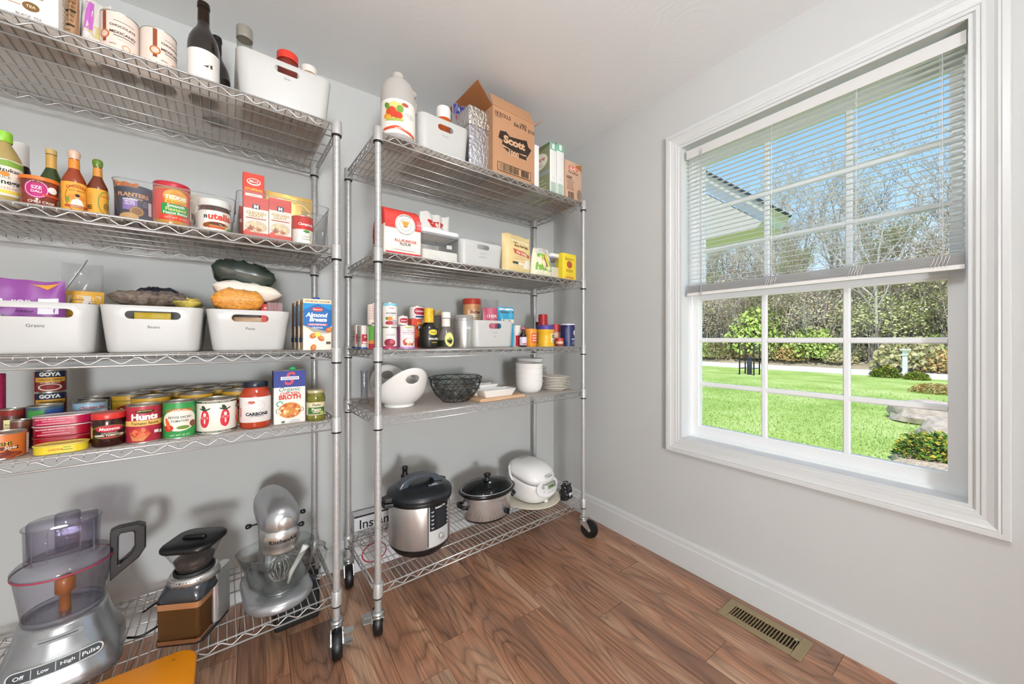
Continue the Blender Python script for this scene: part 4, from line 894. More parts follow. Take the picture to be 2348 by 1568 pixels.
lying(U1, 484, 630, 668, 616, .17, .15, 'pasta_bag', 'dark green pasta bag on top of the Pasta bin heap', 'bag', '#2f3a33', 33, .010, tilt=.16, m=mat('film_dkgreen', '#2c3831', rough=.22, spec=.7, noise=.25, nscale=18), pr=lambda p, w_, d: (p.rect(w_*.2, -d*.1, w_*.28, d*.5, '#b9b9b2'), p.lines(w_*.2, d*.1, w_*.25, 8, .010, '#5a5f58', .003), p.rect(-w_*.42, -d*.35, .012, .02, '#c9952c')))
carton(U1, 2, 598, 640, 697, .10, .05, 'pasta_box', 'red pasta box tucked into the Pasta bin', '#c8322c', lambda p, w_, h: p.text('PENNE', 0, h*.40, w_*.6, '#f0e0d4', bold=.02), cat='box', z0=INB)
bag(U1, 2, 612, 650, 694, .09, .03, 'pasta_bag', 'pinkish clear bag at the end of the Pasta bin', 'bag', '#d8c4c4', None, m=clear('pink_film', (.93, .86, .87), .4, .45, (.85, .74, .76)), z0=INB, seed=35, top=5, crumple=.005)
bag(U1, 2, 520, 600, 722, .090, .018, 'pasta_bag', 'pasta packet showing through the Pasta bin handle', 'bag', '#c9a884', lambda p, w_, h: (p.ringe(-w_*.3, h*.25, .014, .012, .004, '#b83a3a'), p.rect(w_*.1, h*.2, w_*.4, h*.2, '#e8d8c4')), z0=INB, seed=36, top=6, hh=.11, crumple=.001)
# almond milk cartons, two behind one
def p_alm(p, w_, h):
    p.rect(0, h*.455, w_, h*.07, '#e6d3b6'); p.text('60% MORE CALCIUM', 0, h*.455, w_*.85, '#8a5a2c', bold=.02); p.rect(0, h*.13, w_, h*.57, '#2d8cc4'); p.poly([(-w_*.5, h*.28), (0, h*.41), (w_*.5, h*.28), (w_*.5, 0), (w_*.12, -h*.2), (-.0, -h*.2), (-w_*.5, -h*.02)], '#2467a8')
    p.poly([(-w_*.5, -h*.155), (w_*.5, -h*.155), (w_*.5, -h*.02), (w_*.12, -h*.19), (-w_*.02, -h*.19), (-w_*.5, -h*.02)], '#ece2cf'); p.ell(0, h*.3, w_*.2, h*.045, '#c9403c'); p.text('Diamond', 0, h*.3, w_*.3, '#f4efe6', bold=.02); p.text('Almond', -w_*.03, h*.19, w_*.78, '#f6f4f0', bold=.04, shear=.2); p.text('Breeze', w_*.02, h*.10, w_*.62, '#f6f4f0', bold=.04, shear=.2)
    p.rect(0, h*.0, w_*.7, h*.04, '#cf5a78'); p.text('UNSWEETENED', 0, h*.0, w_*.6, '#f4e4ea', bold=.02); p.text('ORIGINAL', 0, -h*.06, w_*.4, '#f2f2f2', bold=.02)
    for (x, y, a) in ((-.16, -.22, .5), (.12, -.27, -.7), (.4, -.1, .3), (-.15, -.45, 1.2)): p.ell(x*w_, y*h, w_*.13, h*.05, '#b8622c', rot=a); p.ell(x*w_+.002, y*h+.002, w_*.09, h*.03, '#d98a4a', rot=a)
    p.ell(0, -h*.19, w_*.1, w_*.1, '#e9d45c'); p.rect(w_*.38, -h*.36, w_*.16, h*.05, '#5a4a3c')
def side_txt(p, d, h):
    p.rect(0, 0, d*.96, h*.96, '#d8b894'); p.lines(0, h*.42, d*.8, 22, h*.034, '#5c4a3e', h*.018, 9); p.rect(0, -h*.3, d*.8, h*.10, '#3a5a8a')
for i, (v, lab) in enumerate(((.03, 'front almond milk carton with blue cap'), (.112, 'second almond milk carton in the row of three'), (.194, 'rear almond milk carton in the row of three'))):
    xl = (695, 687, 679)[i]; ul = U1.u(695, .03)[0]-.004*i; xr_ = 760
    t = carton(U1, 2, 695, 760, 686, .03, .075, 'almond_milk_carton', lab, '#efe6d6', p_alm, left=side_txt, group='almond milk cartons')
    if i: p_ = U1.W(U1.u(727.5, .03)[0]-.002*i, v, SH_(2)); t.location = p_
    g = G(); g.lathe([(0, 0), (.012, 0), (.012, .009), (.010, .011), (0, .011)], 18, at=(.005, .05, t['_h'])); g.obj('cap', mat('blue_cap', '#2f4f9c', rough=.35), t)
# ================================================================ unit 1, fourth shelf (cans and jars)
K = 1
def p_bush(p, r, h): p.rect(r*.1, h*.1, r*.7, h*.14, '#e3b53c'); p.text("BUSHS", r*.0, h*.1, r*.9, '#2c1d12', bold=.04); p.rect(r*.0, -h*.08, r*1.4, h*.13, '#5c2a16'); p.text('Style', r*.35, -h*.08, r*.55, '#f0e2cc', bold=.02, shear=.3); p.ell(0, -h*.33, r*.9, h*.12, '#7a2f1c'); p.spots(0, -h*.33, r*.8, h*.1, 14, ['#8a3d22', '#a04a2c', '#6a2414'], .008, 4); p.rect(r*1.28, .0, r*.3, h*.8, '#efe8df'); p.lines(r*1.28, h*.35, r*.25, 10, .007, '#4a4a4a', .0012)
can(U1, K, -50, 64, 990, .055, 'bean_can', 'orange baked beans can at the end of the shelf', '#c76a2c', p_bush, turn=.2, group='food cans')
def oblong(U, k, xl, xr, v, d, h, z0, label, col, rimc, pr, group):
    ul, ur = U.u(xl, v)[0], U.u(xr, v)[0]; w_ = ur-ul; t = thing('fish_tin', label, 'tin', U.W((ul+ur)/2, v+d/2, z0), U.a, group)
    g = G(); L = []
    for (o, z) in ((.003, 0), (0, .002), (0, h-.003)): L.append(rrect(w_-2*o-.004, d-2*o-.004, d*.46, 7, z))
    g.loft(L, smooth=True); g.obj('tin', mat('tin_'+col[1:], col, rough=.3, noise=.02), t, sharp=50)
    g = G(); g.loft([rrect(w_-.002, d-.002, d*.47, 7, h-.003), rrect(w_, d, d*.48, 7, h-.0015), rrect(w_-.001, d-.001, d*.48, 7, h), rrect(w_-.008, d-.008, d*.45, 7, h), rrect(w_-.012, d-.012, d*.43, 7, h-.0018)], smooth=True); g.obj('rim', mat('tin_rim_'+rimc[1:], rimc, rough=.3, metal=.3), t, sharp=40)
    if pr: p = Print(); pr(p, w_, h); p.build('print', flat(-d/2+.0022, h/2), t)
    return t
def p_ko(p, w_, h): p.text('WILD CAUGHT BRISLING SARDINES IN OLIVE OIL', -w_*.08, h*.22, w_*.62, '#efd6dc', bold=.02, h=.0035); p.lines(-w_*.1, 0, w_*.55, 2, .007, '#dcaab6', .0016)
def p_ko2(p, w_, h): p.text('KING OSCAR', -w_*.15, 0, w_*.3, '#f2e4e2', bold=.03); p.rect(w_*.14, 0, w_*.22, h*.3, '#8a3a8a'); p.text('SKINLESS', w_*.14, 0, w_*.18, '#efdcf0', bold=.01)
zz = SH_(K)
for i, (lab, c_, pr) in enumerate((('red oblong fish tin at the bottom of the stack of three', '#9c1420', p_ko2), ('crimson oblong fish tin in the middle of the stack', '#a0122c', p_ko), ('crimson oblong fish tin on top of the stack with pale rim', '#b01a44', p_ko))):
    hh = (.034, .030, .026)[i]; oblong(U1, K, 62, 207, .068, .062, hh, zz, lab, c_, '#e9d4d6' if i else '#b84a50', pr, 'stacked oblong fish tins'); zz += hh
oblong(U1, K, 63, 199, .004, .056, .024, SH_(K), 'yellow oblong fish tin in front of the red tins', '#d8c02e', '#e6d86a', lambda p, w_, h: (p.text('SARDINE', -w_*.05, 0, w_*.26, '#c2602a', bold=.03), p.lines(w_*.15, .004, w_*.2, 2, .006, '#6b8a2c', .002)), None)
def p_mez(p, r, h): p.rect(0, 0, r*2.5, h*.40, '#2b1d18'); p.ringe(0, 0, r*1.22, h*.195, .0012, '#c9a44a'); p.ell(0, h*.09, r*.82, h*.10, '#b3263a'); p.text('Mezzetta', 0, h*.09, r*1.2, '#f2e6dc', bold=.02, shear=.2); p.text('SUN-RIPENED', 0, -h*.04, r*.9, '#d9c8a4', bold=.01); p.text('DRIED TOMATOES', 0, -h*.10, r*1.7, '#f2ead8', bold=.03); p.ell(0, -h*.17, r*.5, h*.03, '#a8432c'); p.rect(r*1.15, 0, .006, h*.34, '#c9a24a'); p.rect(-r*1.15, 0, .006, h*.34, '#c9a24a')
bottle(U1, K, 208, 290, 944, .05, [(0, 0), (.93, 0), (1, .03), (1, .74), (.96, .80), (.92, .84), (0, .84)], mat('dried_tomato', '#2e120e', rough=.12, spec=.6, noise=.3, nscale=60), 'sun-dried tomato jar with red lid', name='tomato_jar', cat='jar', cap=[(0, .82), (1.0, .82), (1.01, .84), (1.01, .98), (.97, 1), (0, 1)], capm=mat('red_lid3', '#c8322a', rough=.3), lab=(.24, .66), labm=mat('label_dark', '#3a2a1e', rough=.45), pr=p_mez, tn=.2, capname='lid')
def p_hunt(p, r, h): p.ell(0, h*.34, r*.55, h*.05, '#2f2a1c'); p.text('100% NATURAL', 0, h*.34, r*.85, '#d9c05a', bold=.02, arch=.002); p.text("Hunts", 0, h*.2, r*1.55, '#f4efe8', bold=.05); p.rect(0, h*.03, r*2.8, h*.14, '#e2b565'); p.text('Tomato Sauce', 0, h*.03, r*1.6, '#3d2414', bold=.02); p.poly([(-r*.9, -h*.2), (r*.35, -h*.25), (-r*.1, -h*.44), (-r*.7, -h*.42)], '#c9834a'); p.ell(-r*.28, -h*.22, r*.55, h*.12, '#b8402a'); p.spots(-r*.28, -h*.22, r*.45, h*.09, 12, ['#cf5a38', '#d9704a'], .006, 2); p.rect(r*.65, -h*.22, r*.3, h*.08, '#e8e0da'); p.rect(r*.95, -h*.24, r*.2, h*.08, '#e8e0da')
can(U1, K, 288, 372, 926, .045, 'tomato_can', 'red tomato sauce can between a jar and a green can', '#a8263a', p_hunt, turn=.15, group='food cans')
def p_tut(p, r, h): p.ell(0, 0, r*1.15, h*.30, '#ece5d6'); p.text('TUTTOROSSO', 0, h*.25, r*1.9, '#d2622c', bold=.03, arch=.004); p.text('PETITE DICED', 0, h*.08, r*1.45, '#23303f', bold=.02); p.text('TOMATOES', 0, -h*.02, r*1.1, '#23303f', bold=.02); p.ell(-r*.7, -h*.2, r*.32, h*.09, '#c8352a'); p.ell(-r*.75, -h*.08, .005, .018, '#d9643a', rot=.3); p.ell(r*.2, -h*.2, r*.4, h*.05, '#6f8a3a'); p.ell(r*.85, -h*.12, r*.25, h*.09, '#8a4a3c'); p.text('NET WT 28 OZ', 0, -h*.4, r*1.2, '#dfe8d8', bold=0)
can(U1, K, 372, 449, 918, .045, 'tomato_can', 'green diced tomato can', '#2f8f45', p_tut, turn=.1, group='food cans')
def p_tom(p, r, h):
    for y in (.43, -.43): p.rect(0, h*y, r*3.6, h*.05, '#2d4032'); p.text('SAN MARZANO TOMATOES', 0, h*y, r*1.5, '#e2dccb', bold=.02, h=.0028)
    for x in (-.58, .42, 1.35): p.ell(x*r, -h*.04, r*.27, h*.29, '#f6f2ea'); p.ell(x*r, -h*.04, r*.235, h*.265, '#cf3644'); p.ell(x*r-r*.05, -h*.10, r*.21, h*.19, '#cf3644'); p.ell(x*r-.003, h*.27, .005, .009, '#2d4032', rot=.5); p.ell(x*r+.008, h*.23, .008, .002, '#2d4032', rot=.5); p.ell(x*r-.008, h*.23, .008, .002, '#2d4032', rot=-.4); p.ell(x*r, h*.08, .004, .006, '#f2dcd4'); p.ell(x*r, -h*.12, .0022, h*.07, '#f2dcd4'); p.ringe(x*r, -h*.01, .009, .004, .001, '#f2dcd4')
can(U1, K, 449, 543, 912, .058, 'tomato_can', 'large white can printed with whole red tomatoes', '#e9e1d3', p_tom, turn=.0, group='food cans')
def p_car(p, r, h): p.ell(-r*.25, h*.16, .010, .005, '#c2503c'); p.ringe(r*.1, h*.08, .022, .020, .0006, '#b9b2ae'); p.lines(0, h*.19, r*1.5, 3, .006, '#c2bcb8', .0007); p.lines(0, 0, r*1.4, 4, .008, '#cbc5c0', .0006); p.text('CARBONE', r*.1, -h*.09, r*1.45, '#1d2432', bold=.045); p.text('ARRABBIATA', r*.1, -h*.135, r*.9, '#7a7470', bold=.0); p.rect(-r*1.05, -h*.05, .004, h*.2, '#b8646a')
bottle(U1, K, 549, 621, 874, .055, [(0, 0), (.9, 0), (.98, .02), (1, .06), (1, .66), (.98, .72), (.88, .80), (.76, .86), (.75, .90), (0, .90)], mat('red_sauce', '#a83a1e', rough=.14, spec=.6, noise=.12, nscale=25), 'tall pasta sauce jar with black lid and white label', name='sauce_jar', cat='jar', cap=[(0, .885), (.80, .885), (.82, .90), (.82, .985), (.78, 1), (0, 1)], capm=mat('black_lid', '#17202c', rough=.3), lab=(.14, .68), labm=mat('label_white', '#e6dfdb', rough=.45), pr=p_car, tn=-.05, capname='lid')
def p_sw(p, w_, h):
    p.rect(0, h*.345, w_, h*.31, '#333f86'); p.text('S', 0, h*.355, w_*.34, '#c8485c', bold=.02, shear=.2); p.rect(0, h*.36, w_*.58, h*.06, '#f0ece8'); p.text('SWANSON', 0, h*.36, w_*.5, '#333f86', bold=.02); p.text('Organic', 0, h*.14, w_*.68, '#2f6f58', bold=.005, shear=.25); p.text('CHICKEN', 0, h*.07, w_*.62, '#c8452c', bold=.03); p.text('BROTH', 0, h*.0, w_*.7, '#c8452c', bold=.05)
    p.ringe(-w_*.32, -h*.12, w_*.11, w_*.11, .0035, '#3f9a6c'); p.ringe(.0, -h*.25, w_*.45, h*.10, .0022, '#6a6f78'); p.ell(0, -h*.25, w_*.40, h*.16, '#efe4d6'); p.ell(0, -h*.25, w_*.37, h*.15, '#c8803c'); p.spots(0, -h*.25, w_*.32, h*.12, 26, ['#e0b46a', '#d98a4a', '#b8582c', '#ead0a0', '#9a5a2c'], .007, 6); p.ell(-w_*.22, -h*.46, .006, .004, '#5a6a5a'); p.lines(w_*.15, -h*.44, w_*.4, 2, .006, '#7a8a8a', .0014)
t = carton(U1, K, 628, 700, 850, .035, .062, 'broth_carton', 'chicken broth carton with blue top and green cap', '#e9e5de', p_sw, left=lambda p, d, h: (p.rect(0, h*.34, d, h*.32, '#26305f'), p.lines(0, h*.1, d*.7, 10, .010, '#8a8a8a', .0016)))
g = G(); g.lathe([(0, 0), (.0125, 0), (.0125, .010), (.011, .012), (0, .012)], 18, at=(.012, .03, t['_h'])); g.obj('cap', mat('green_cap', '#2f9a5c', rough=.35), t)
def p_pes(p, r, h): p.ell(0, h*.12, r*.85, h*.10, '#d9cfae'); p.text('Pesto', 0, h*.13, r*.9, '#4a3a24', bold=.02, shear=.2); p.rect(0, -h*.06, r*1.9, h*.22, '#3f6a3a'); p.text('Pesto', 0, -h*.02, r*1.0, '#eadfc4', bold=.03); p.text('GREEN', 0, -h*.10, r*.8, '#eadfc4', bold=.02); p.ell(r*.6, -h*.13, .006, .006, '#b8c04a')
bottle(U1, K, 702, 746, 893, .045, [(0, 0), (.92, 0), (1, .03), (1, .13), (.94, .18), (.94, .62), (1, .70), (.98, .78), (.86, .87), (.84, .92), (0, .92)], mat('pesto', '#6d6a24', rough=.15, spec=.6, noise=.3, nscale=70), 'small green pesto jar with pale gold lid', name='pesto_jar', cat='jar', cap=[(0, .90), (.92, .90), (.95, .915), (.95, .985), (.9, 1), (0, 1)], capm=mat('gold_lid', '#c9bd94', rough=.3, metal=.4), lab=(.19, .61), labm=mat('label_sage2', '#c9c29c', rough=.5), pr=p_pes, tn=-.1, capname='lid')
# three small stacked cans
def p_goya(p, r, h): p.rect(0, h*.33, r*2.2, h*.27, '#1f2a44'); p.text('GOYA', 0, h*.33, r*1.4, '#f1ede4', bold=.05); p.rect(0, h*.08, r*2.2, h*.2, '#d9a63c'); p.text('CHIPOTLE PEPPERS', 0, h*.08, r*1.7, '#3a2412', bold=.02); p.text('ADOBO SAUCE', 0, -h*.05, r*1.3, '#efe0c4', bold=.01); p.ell(0, -h*.26, r*.8, h*.16, '#e4d8c8'); p.ell(0, -h*.25, r*.65, h*.12, '#8a2a24'); p.rect(-r*1.3, 0, r*.4, h*.9, '#a02e22')
z_ = SH_(K); hg = (U1.z(116, 848, .31)-z_)/3
for i, lab in enumerate(('small pepper can at the bottom of the stack of three', 'small pepper can in the middle of the stack of three', 'small pepper can on top of the stack of three')):
    t = can(U1, K, 79, 154, 848, .31, 'pepper_can', lab, '#7c2620', p_goya, z0=z_, turn=.15, group='stacked pepper cans', hh=hg); z_ = t['_z']
def p_tuna(p, r, h): p.text('Chicken Sea', r*.1, h*.05, r*1.5, '#a8322c', bold=.03, shear=.15); p.rect(0, -h*.3, r*2.4, h*.2, '#e4ebee')
z_ = SH_(K)
for i, lab in enumerate(('tuna can at the bottom of the near stack', 'tuna can second from the bottom of the near stack', 'pale blue tuna can on top of the near stack')):
    t = can(U1, K, 165, 249, 916, .205, 'tuna_can', lab, '#8fb0c4', p_tuna, z0=z_, turn=.2, group='stacked tuna cans', hh=.0365); z_ = t['_z']
z_ = SH_(K)
for i, lab in enumerate(('dark tuna can at the bottom of the far stack', 'dark tuna can second up in the far stack', 'dark blue tuna can on top of the far stack')):
    t = can(U1, K, 178, 252, 906, .29, 'tuna_can', lab, '#26405c', None, z0=z_, group='stacked tuna cans', hh=.0372); z_ = t['_z']
def p_blue(p, r, h): p.rect(r*.7, 0, r*1.4, h*.8, '#2d4a8c'); p.rect(-r*.4, 0, r*1.0, h*.8, '#3f8a3c'); p.text('TUNA', -r*.4, 0, r*.8, '#e4d84a', bold=.03)
def p_yel(p, r, h): p.rect(0, h*.05, r*1.5, h*.35, '#e4e0a0'); p.text('Mexican Style', 0, h*.1, r*1.2, '#2c3a24', bold=.02); p.rect(0, h*.4, r*2.6, h*.14, '#8a2a22')
can(U1, K, 58, 148, 928, .185, 'tuna_can', 'green and blue can in front of the pepper stack', '#3a5a6a', p_blue, group='food cans', turn=.1)
can(U1, K, 0, 59, 936, .19, 'bean_can', 'can with pale yellow label behind the baked beans', '#5a2a24', p_yel, group='food cans', turn=.2)
can(U1, K, 22, 75, 962, .125, 'bean_can', 'silver-topped can wedged between the baked beans and fish tins', '#6a3a2a', None, group='food cans')
lathe_item(U1, K, -46, 14, 857, .24, 'snack_canister', 'pink and orange canister at the edge of the shelf', 'canister', [(0, 0), (1, 0), (1, .98), (.96, 1), (0, 1)], mat('pink_canister', '#b02a5c', rough=.4, noise=.35, nscale=70))
def p_pas(p, r, h): p.ell(0, h*.1, r*.78, h*.15, '#a8352a'); p.text('Pastene', 0, h*.1, r*1.15, '#efd9a4', bold=.03); p.rect(0, h*.34, r*2.6, h*.04, '#8a7a24')
YL = [(.618, .262, 'yellow tomato can with red oval at the end of the yellow rows'), (.728, .262, 'yellow tomato can behind the diced tomatoes'), (.836, .262, 'yellow tomato can behind the large white can'), (.944, .275, 'yellow tomato can behind the pasta sauce jar'),
      (.678, .150, 'silver-topped yellow can right behind the tomato sauce'), (.785, .155, 'yellow can between the green and the large white can'), (.897, .165, 'yellow can right behind the large white can and sauce jar'),
      (.672, .368, 'far yellow can against the wall behind the first row'), (.782, .368, 'far yellow can against the wall in the middle'), (.892, .368, 'far yellow can against the wall near the broth carton')]
for (u, v, lab) in YL:
    px = None; t = can(U1, K, 252, 345, 900, .262, 'yellow_can', lab, '#c2962a', p_pas, turn=.15, group='yellow tomato cans', hh=.118); t.location = U1.W(u, v, SH_(K))
# ================================================================ unit 1, bottom shelf (appliances)
SIL = mat('silver_paint', '#aeb0b3', rough=.26, metal=.75, noise=.04, nscale=20)
SMK = clear('smoke_plastic', (.87, .86, .91), .9, .035, (.6, .58, .7))
def food_processor():
    t = thing('food_processor', 'silver food processor with clear smoky bowl and black handle', 'food processor', U1.W(.497, .165, SH_(0)), U1.a+.10)
    g = G(); L = []
    for (w_, d, r, z, cy) in ((.236, .262, .07, 0, .0), (.240, .266, .075, .006, .0), (.238, .262, .078, .03, .0), (.222, .240, .08, .06, .004), (.198, .212, .085, .09, .008), (.182, .190, .088, .12, .012), (.172, .178, .086, .145, .014), (.166, .170, .083, .152, .014), (.14, .14, .07, .153, .014)):
        L.append(rrect(w_, d, r, 8, z, 0, cy))
    g.loft(L, smooth=True); g.obj('base', SIL, t)
    g = G(); softbox(g, .238, .264, .010, .003, .074, 0, 0, 0, n=8); g.obj('foot_band', mat('dark_grey', '#5a5d60', rough=.4), t)
    # key strip on the sloping front
    def fr(u, v, h):      # on the flare: y falls with z
        z = .072+v*.86; y = -.1235+(z-.055)*.40+abs(u)**2*2.2; return (u, y-h*.9, z+h*.4)
    p = Print(); p.stad(0, 0, .168, .031, '#c9c9c6'); p.stad(0, 0, .162, .026, '#3e4246')
    for x in (-.041, .0, .041): p.rect(x, 0, .0016, .022, '#b9bab8')
    for x, s_ in ((-.061, 'Off'), (-.0205, 'Low'), (.0205, 'High'), (.061, 'Pulse')): p.text(s_, x, 0, .0062*len(s_), '#f0f0ee', bold=.01, h=.0095 if s_ in ('Low', 'Off') else .011)
    p.build('key_panel', fr, t, step=.01, lift=.003)
    def fr2(u, v, h): z = .120+v; y = -.0805+(z-.12)*.30+abs(u)**2*3; return (u, y-h, z)
    p = Print(); p.stad(.0, .006, .09, .014, '#8b8d90'); p.rect(0, .006, .07, .002, '#2a2c2e'); p.ell(.028, .006, .002, .0012, '#111214'); p.build('speed_slot', fr2, t, step=.01, lift=.004)
    z0 = .152
    g = G(); g.lathe([(.060, z0), (.074, z0), (.078, z0+.008), (.080, z0+.02), (.092, z0+.115), (.0945, z0+.132), (.0945, z0+.140)], 40, at=(0, .014, 0)); g.obj('bowl', SMK, t)
    g = G(); g.lathe([(.070, z0+.002), (.079, z0+.002), (.079, z0+.014), (.070, z0+.014)], 40, at=(0, .014, 0)); g.obj('bowl_ring', clear('ring_plastic', (.75, .76, .8), .5, .35, (.6, .6, .66)), t)
    g = G(); g.lathe([(.0955, z0+.133), (.098, z0+.133), (.098, z0+.137), (.0955, z0+.137)], 40, at=(0, .014, 0)); g.obj('red_seal', mat('red_seal', '#a83a52', rough=.4), t)
    g = G(); g.lathe([(.0975, z0+.137), (.0975, z0+.146), (.088, z0+.156), (.07, z0+.160), (0, z0+.160)], 40, at=(0, .014, 0)); g.obj('lid', SMK, t)
    zc = z0+.156; g = G(); g.loft([rrect(.142, .088, .042, 8, zc, -.004, .022), rrect(.146, .092, .043, 8, zc+.095, -.004, .022), rrect(.152, .098, .045, 8, zc+.098, -.004, .022), rrect(.152, .098, .045, 8, zc+.102, -.004, .022)], False, False, smooth=True); c_ = g.obj('feed_chute', SMK, t)
    g = G(); g.loft([rrect(.132, .078, .036, 8, zc+.012, -.004, .022), rrect(.134, .080, .037, 8, zc+.108, -.004, .022), rrect(.128, .074, .034, 8, zc+.112, -.004, .022)], True, True, smooth=True); g.obj('pusher', SMK, c_)
    g = G(); g.loft([ring(.024, zc+.02, 20, cx=.004, cy=.02), ring(.025, zc+.120, 20, cx=.004, cy=.02), ring(.021, zc+.124, 20, cx=.004, cy=.02)], True, True, smooth=True); g.obj('small_pusher', SMK, c_)
    for x in (-.055, -.028, .032, .058):
        g = G(); g.box((x-.0012, -.021, zc+.004), (x+.0012, -.018, zc+.095)); g.obj('chute_rib', SMK, c_)
    # D handle
    g = G(); hx = .092
    P = [(hx-.002, zc-.018), (hx-.002, zc+.040), (hx+.014, zc+.046), (hx+.052, zc+.040), (hx+.064, zc+.028), (hx+.064, zc-.036), (hx+.050, zc-.062), (hx+.010, zc-.094), (hx-.004, zc-.110)]
    Q = [(hx+.014, zc-.060), (hx+.016, zc+.018), (hx+.020, zc+.026), (hx+.044, zc+.024), (hx+.046, zc+.018), (hx+.046, zc-.030), (hx+.036, zc-.048), (hx+.014, zc-.066), (hx+.0135, zc-.063)]
    y0, y1 = -.002, .034
    # outline with a window: strips between outer and inner loops
    O_ = [(hx-.004, zc-.110), (hx-.004, zc+.040), (hx+.012, zc+.046), (hx+.058, zc+.044), (hx+.074, zc+.034), (hx+.074, zc-.034), (hx+.058, zc-.062), (hx+.018, zc-.092)]
    I_ = [(hx+.013, zc-.066), (hx+.014, zc+.018), (hx+.018, zc+.028), (hx+.044, zc+.026), (hx+.048, zc+.020), (hx+.048, zc-.028), (hx+.038, zc-.046), (hx+.018, zc-.064)]
    n = len(O_); V = [(a, y, b) for y in (y0, y1) for L_ in (O_, I_) for a, b in L_]
    F = []
    for k in range(n):
        l = (k+1) % n; F += [(k, l, n+l, n+k), (2*n+l, 2*n+k, 3*n+k, 3*n+l), (l, k, 2*n+k, 2*n+l), (n+k, n+l, 3*n+l, 3*n+k)]
    g.add(V, F); o = g.obj('handle', BLACKP(), t); bv = o.modifiers.new('b', 'BEVEL'); bv.width = .003; bv.segments = 2
    g = G(); g.lathe([(.012, z0), (.011, z0+.05), (.02, z0+.055), (.02, z0+.09), (.012, z0+.1), (0, z0+.1)], 20, at=(0, .014, 0)); g.obj('drive_shaft', mat('amber_reflection', '#a8622c', rough=.3), t)  # amber colour stands in for orange reflections inside the bowl
    return t
food_processor()
def grinder():
    t = thing('coffee_grinder', 'black and steel coffee grinder with beans in its hopper', 'coffee grinder', U1.W(.783, .112, SH_(0)), U1.a-.52)
    g = G(); softbox(g, .135, .15, .010, .003, .02, 0, 0, 0); softbox(g, .118, .07, .15, .004, .012, .010, 0, .034); g.obj('body', mat('grinder_black', '#202124', rough=.3, noise=.08), t, sharp=50)
    for sx in (-1, 1):
        g = G(); g.loft([rrect(.030, .080, .014, 5, .008, sx*.052, .036), rrect(.030, .080, .014, 5, .172, sx*.050, .036)], smooth=True); g.obj('side_column', STEEL(), t, sharp=50)
    g = G(); g.loft([rrect(.116, .066, .012, 5, .012, 0, -.040), rrect(.120, .070, .012, 5, .128, 0, -.040)], True, False, smooth=True); g.obj('grounds_chamber', clear('brown_plastic', (.50, .33, .2), .5, .42, (.36, .17, .06), rough=.04), t, sharp=50)
    g = G(); g.loft([rrect(.104, .054, .008, 4, .014, 0, -.040), rrect(.106, .056, .008, 4, .058, 0, -.040)], smooth=True); g.obj('ground_coffee', mat('ground_coffee', '#2c170c', rough=.9, noise=.3, nscale=120), t)
    g = G(); g.loft([rrect(.121, .071, .012, 5, .112, 0, -.040), rrect(.121, .071, .012, 5, .130, 0, -.040)], False, False, smooth=True); g.obj('copper_band', mat('copper_band', '#b8845c', rough=.35, metal=.4, noise=.05), t, sharp=50)
    g = G(); g.loft([rrect(.121, .071, .012, 5, .006, 0, -.040), rrect(.121, .071, .012, 5, .018, 0, -.040)], True, False, smooth=True); g.obj('chamber_foot', mat('copper_band', '#b8845c'), t, sharp=50)
    g = G(); g.loft([rrect(.124, .146, .02, 6, .130, 0, 0), rrect(.130, .150, .026, 6, .140, 0, 0), rrect(.120, .135, .045, 6, .168, 0, 0), rrect(.112, .118, .052, 6, .176, 0, 0)], smooth=True); g.obj('shoulder', mat('smoke_black', '#33363a', rough=.15, spec=.6), t, sharp=60)
    g = G(); g.lathe([(.055, .168), (.068, .170), (.062, .188), (.054, .191), (.05, .191)], 40); d_ = g.obj('dial_ring', STEEL(), t)
    p = Print()
    for k in range(-6, 7): p.ell(k*.0085, .004, .0014 if k else .0022, .0014 if k else .0022, '#1c1c1e', n=8)
    p.text('MEDIUM', 0, -.005, .022, '#2a2a2c', bold=.02); p.text('FINE', -.045, -.004, .010, '#2a2a2c', bold=.02); p.build('print', wrap(.066, .179, r2=.058, h2=.012), d_, step=.006, lift=.0012)
    g = G(); g.lathe([(.048, .189), (.053, .190), (.053, .200), (.048, .201)], 48); g.obj('knurled_ring', mat('knurl_black', '#151517', rough=.5, bump=.6, bscale=200), t)
    g = G(); L = []
    for (w_, r, z) in ((.086, .042, .199), (.104, .045, .232), (.128, .040, .268), (.134, .036, .276)): L.append(rrect(w_, w_, r, 8, z))
    g.loft(L, False, False, smooth=True); g.obj('hopper', clear('hopper_plastic', (.93, .93, .94), .5, .05), t)
    g = G(); g.loft([rrect(.080, .080, .039, 8, .201), rrect(.092, .092, .042, 8, .220), rrect(.098, .098, .043, 8, .232), rrect(.06, .06, .028, 8, .240)], smooth=True); g.obj('coffee_beans', mat('coffee_beans', '#2c1a10', rough=.5, noise=.6, nscale=140, bump=1.0, bscale=140), t)
    g = G(); L = []
    for (w_, r, z) in ((.136, .036, .274), (.142, .038, .278), (.142, .038, .285), (.134, .036, .291), (.06, .02, .2925)): L.append(rrect(w_, w_, r, 8, z))
    g.loft(L, smooth=True); l_ = g.obj('lid', BLACKP(), t, sharp=60)
    g = G(); g.loft([rrect(.07, .018, .0088, 5, .292), rrect(.062, .012, .0055, 5, .301), rrect(.05, .006, .0028, 5, .303)], smooth=True); g.obj('lid_grip', BLACKP(), l_)
    return t
grinder()
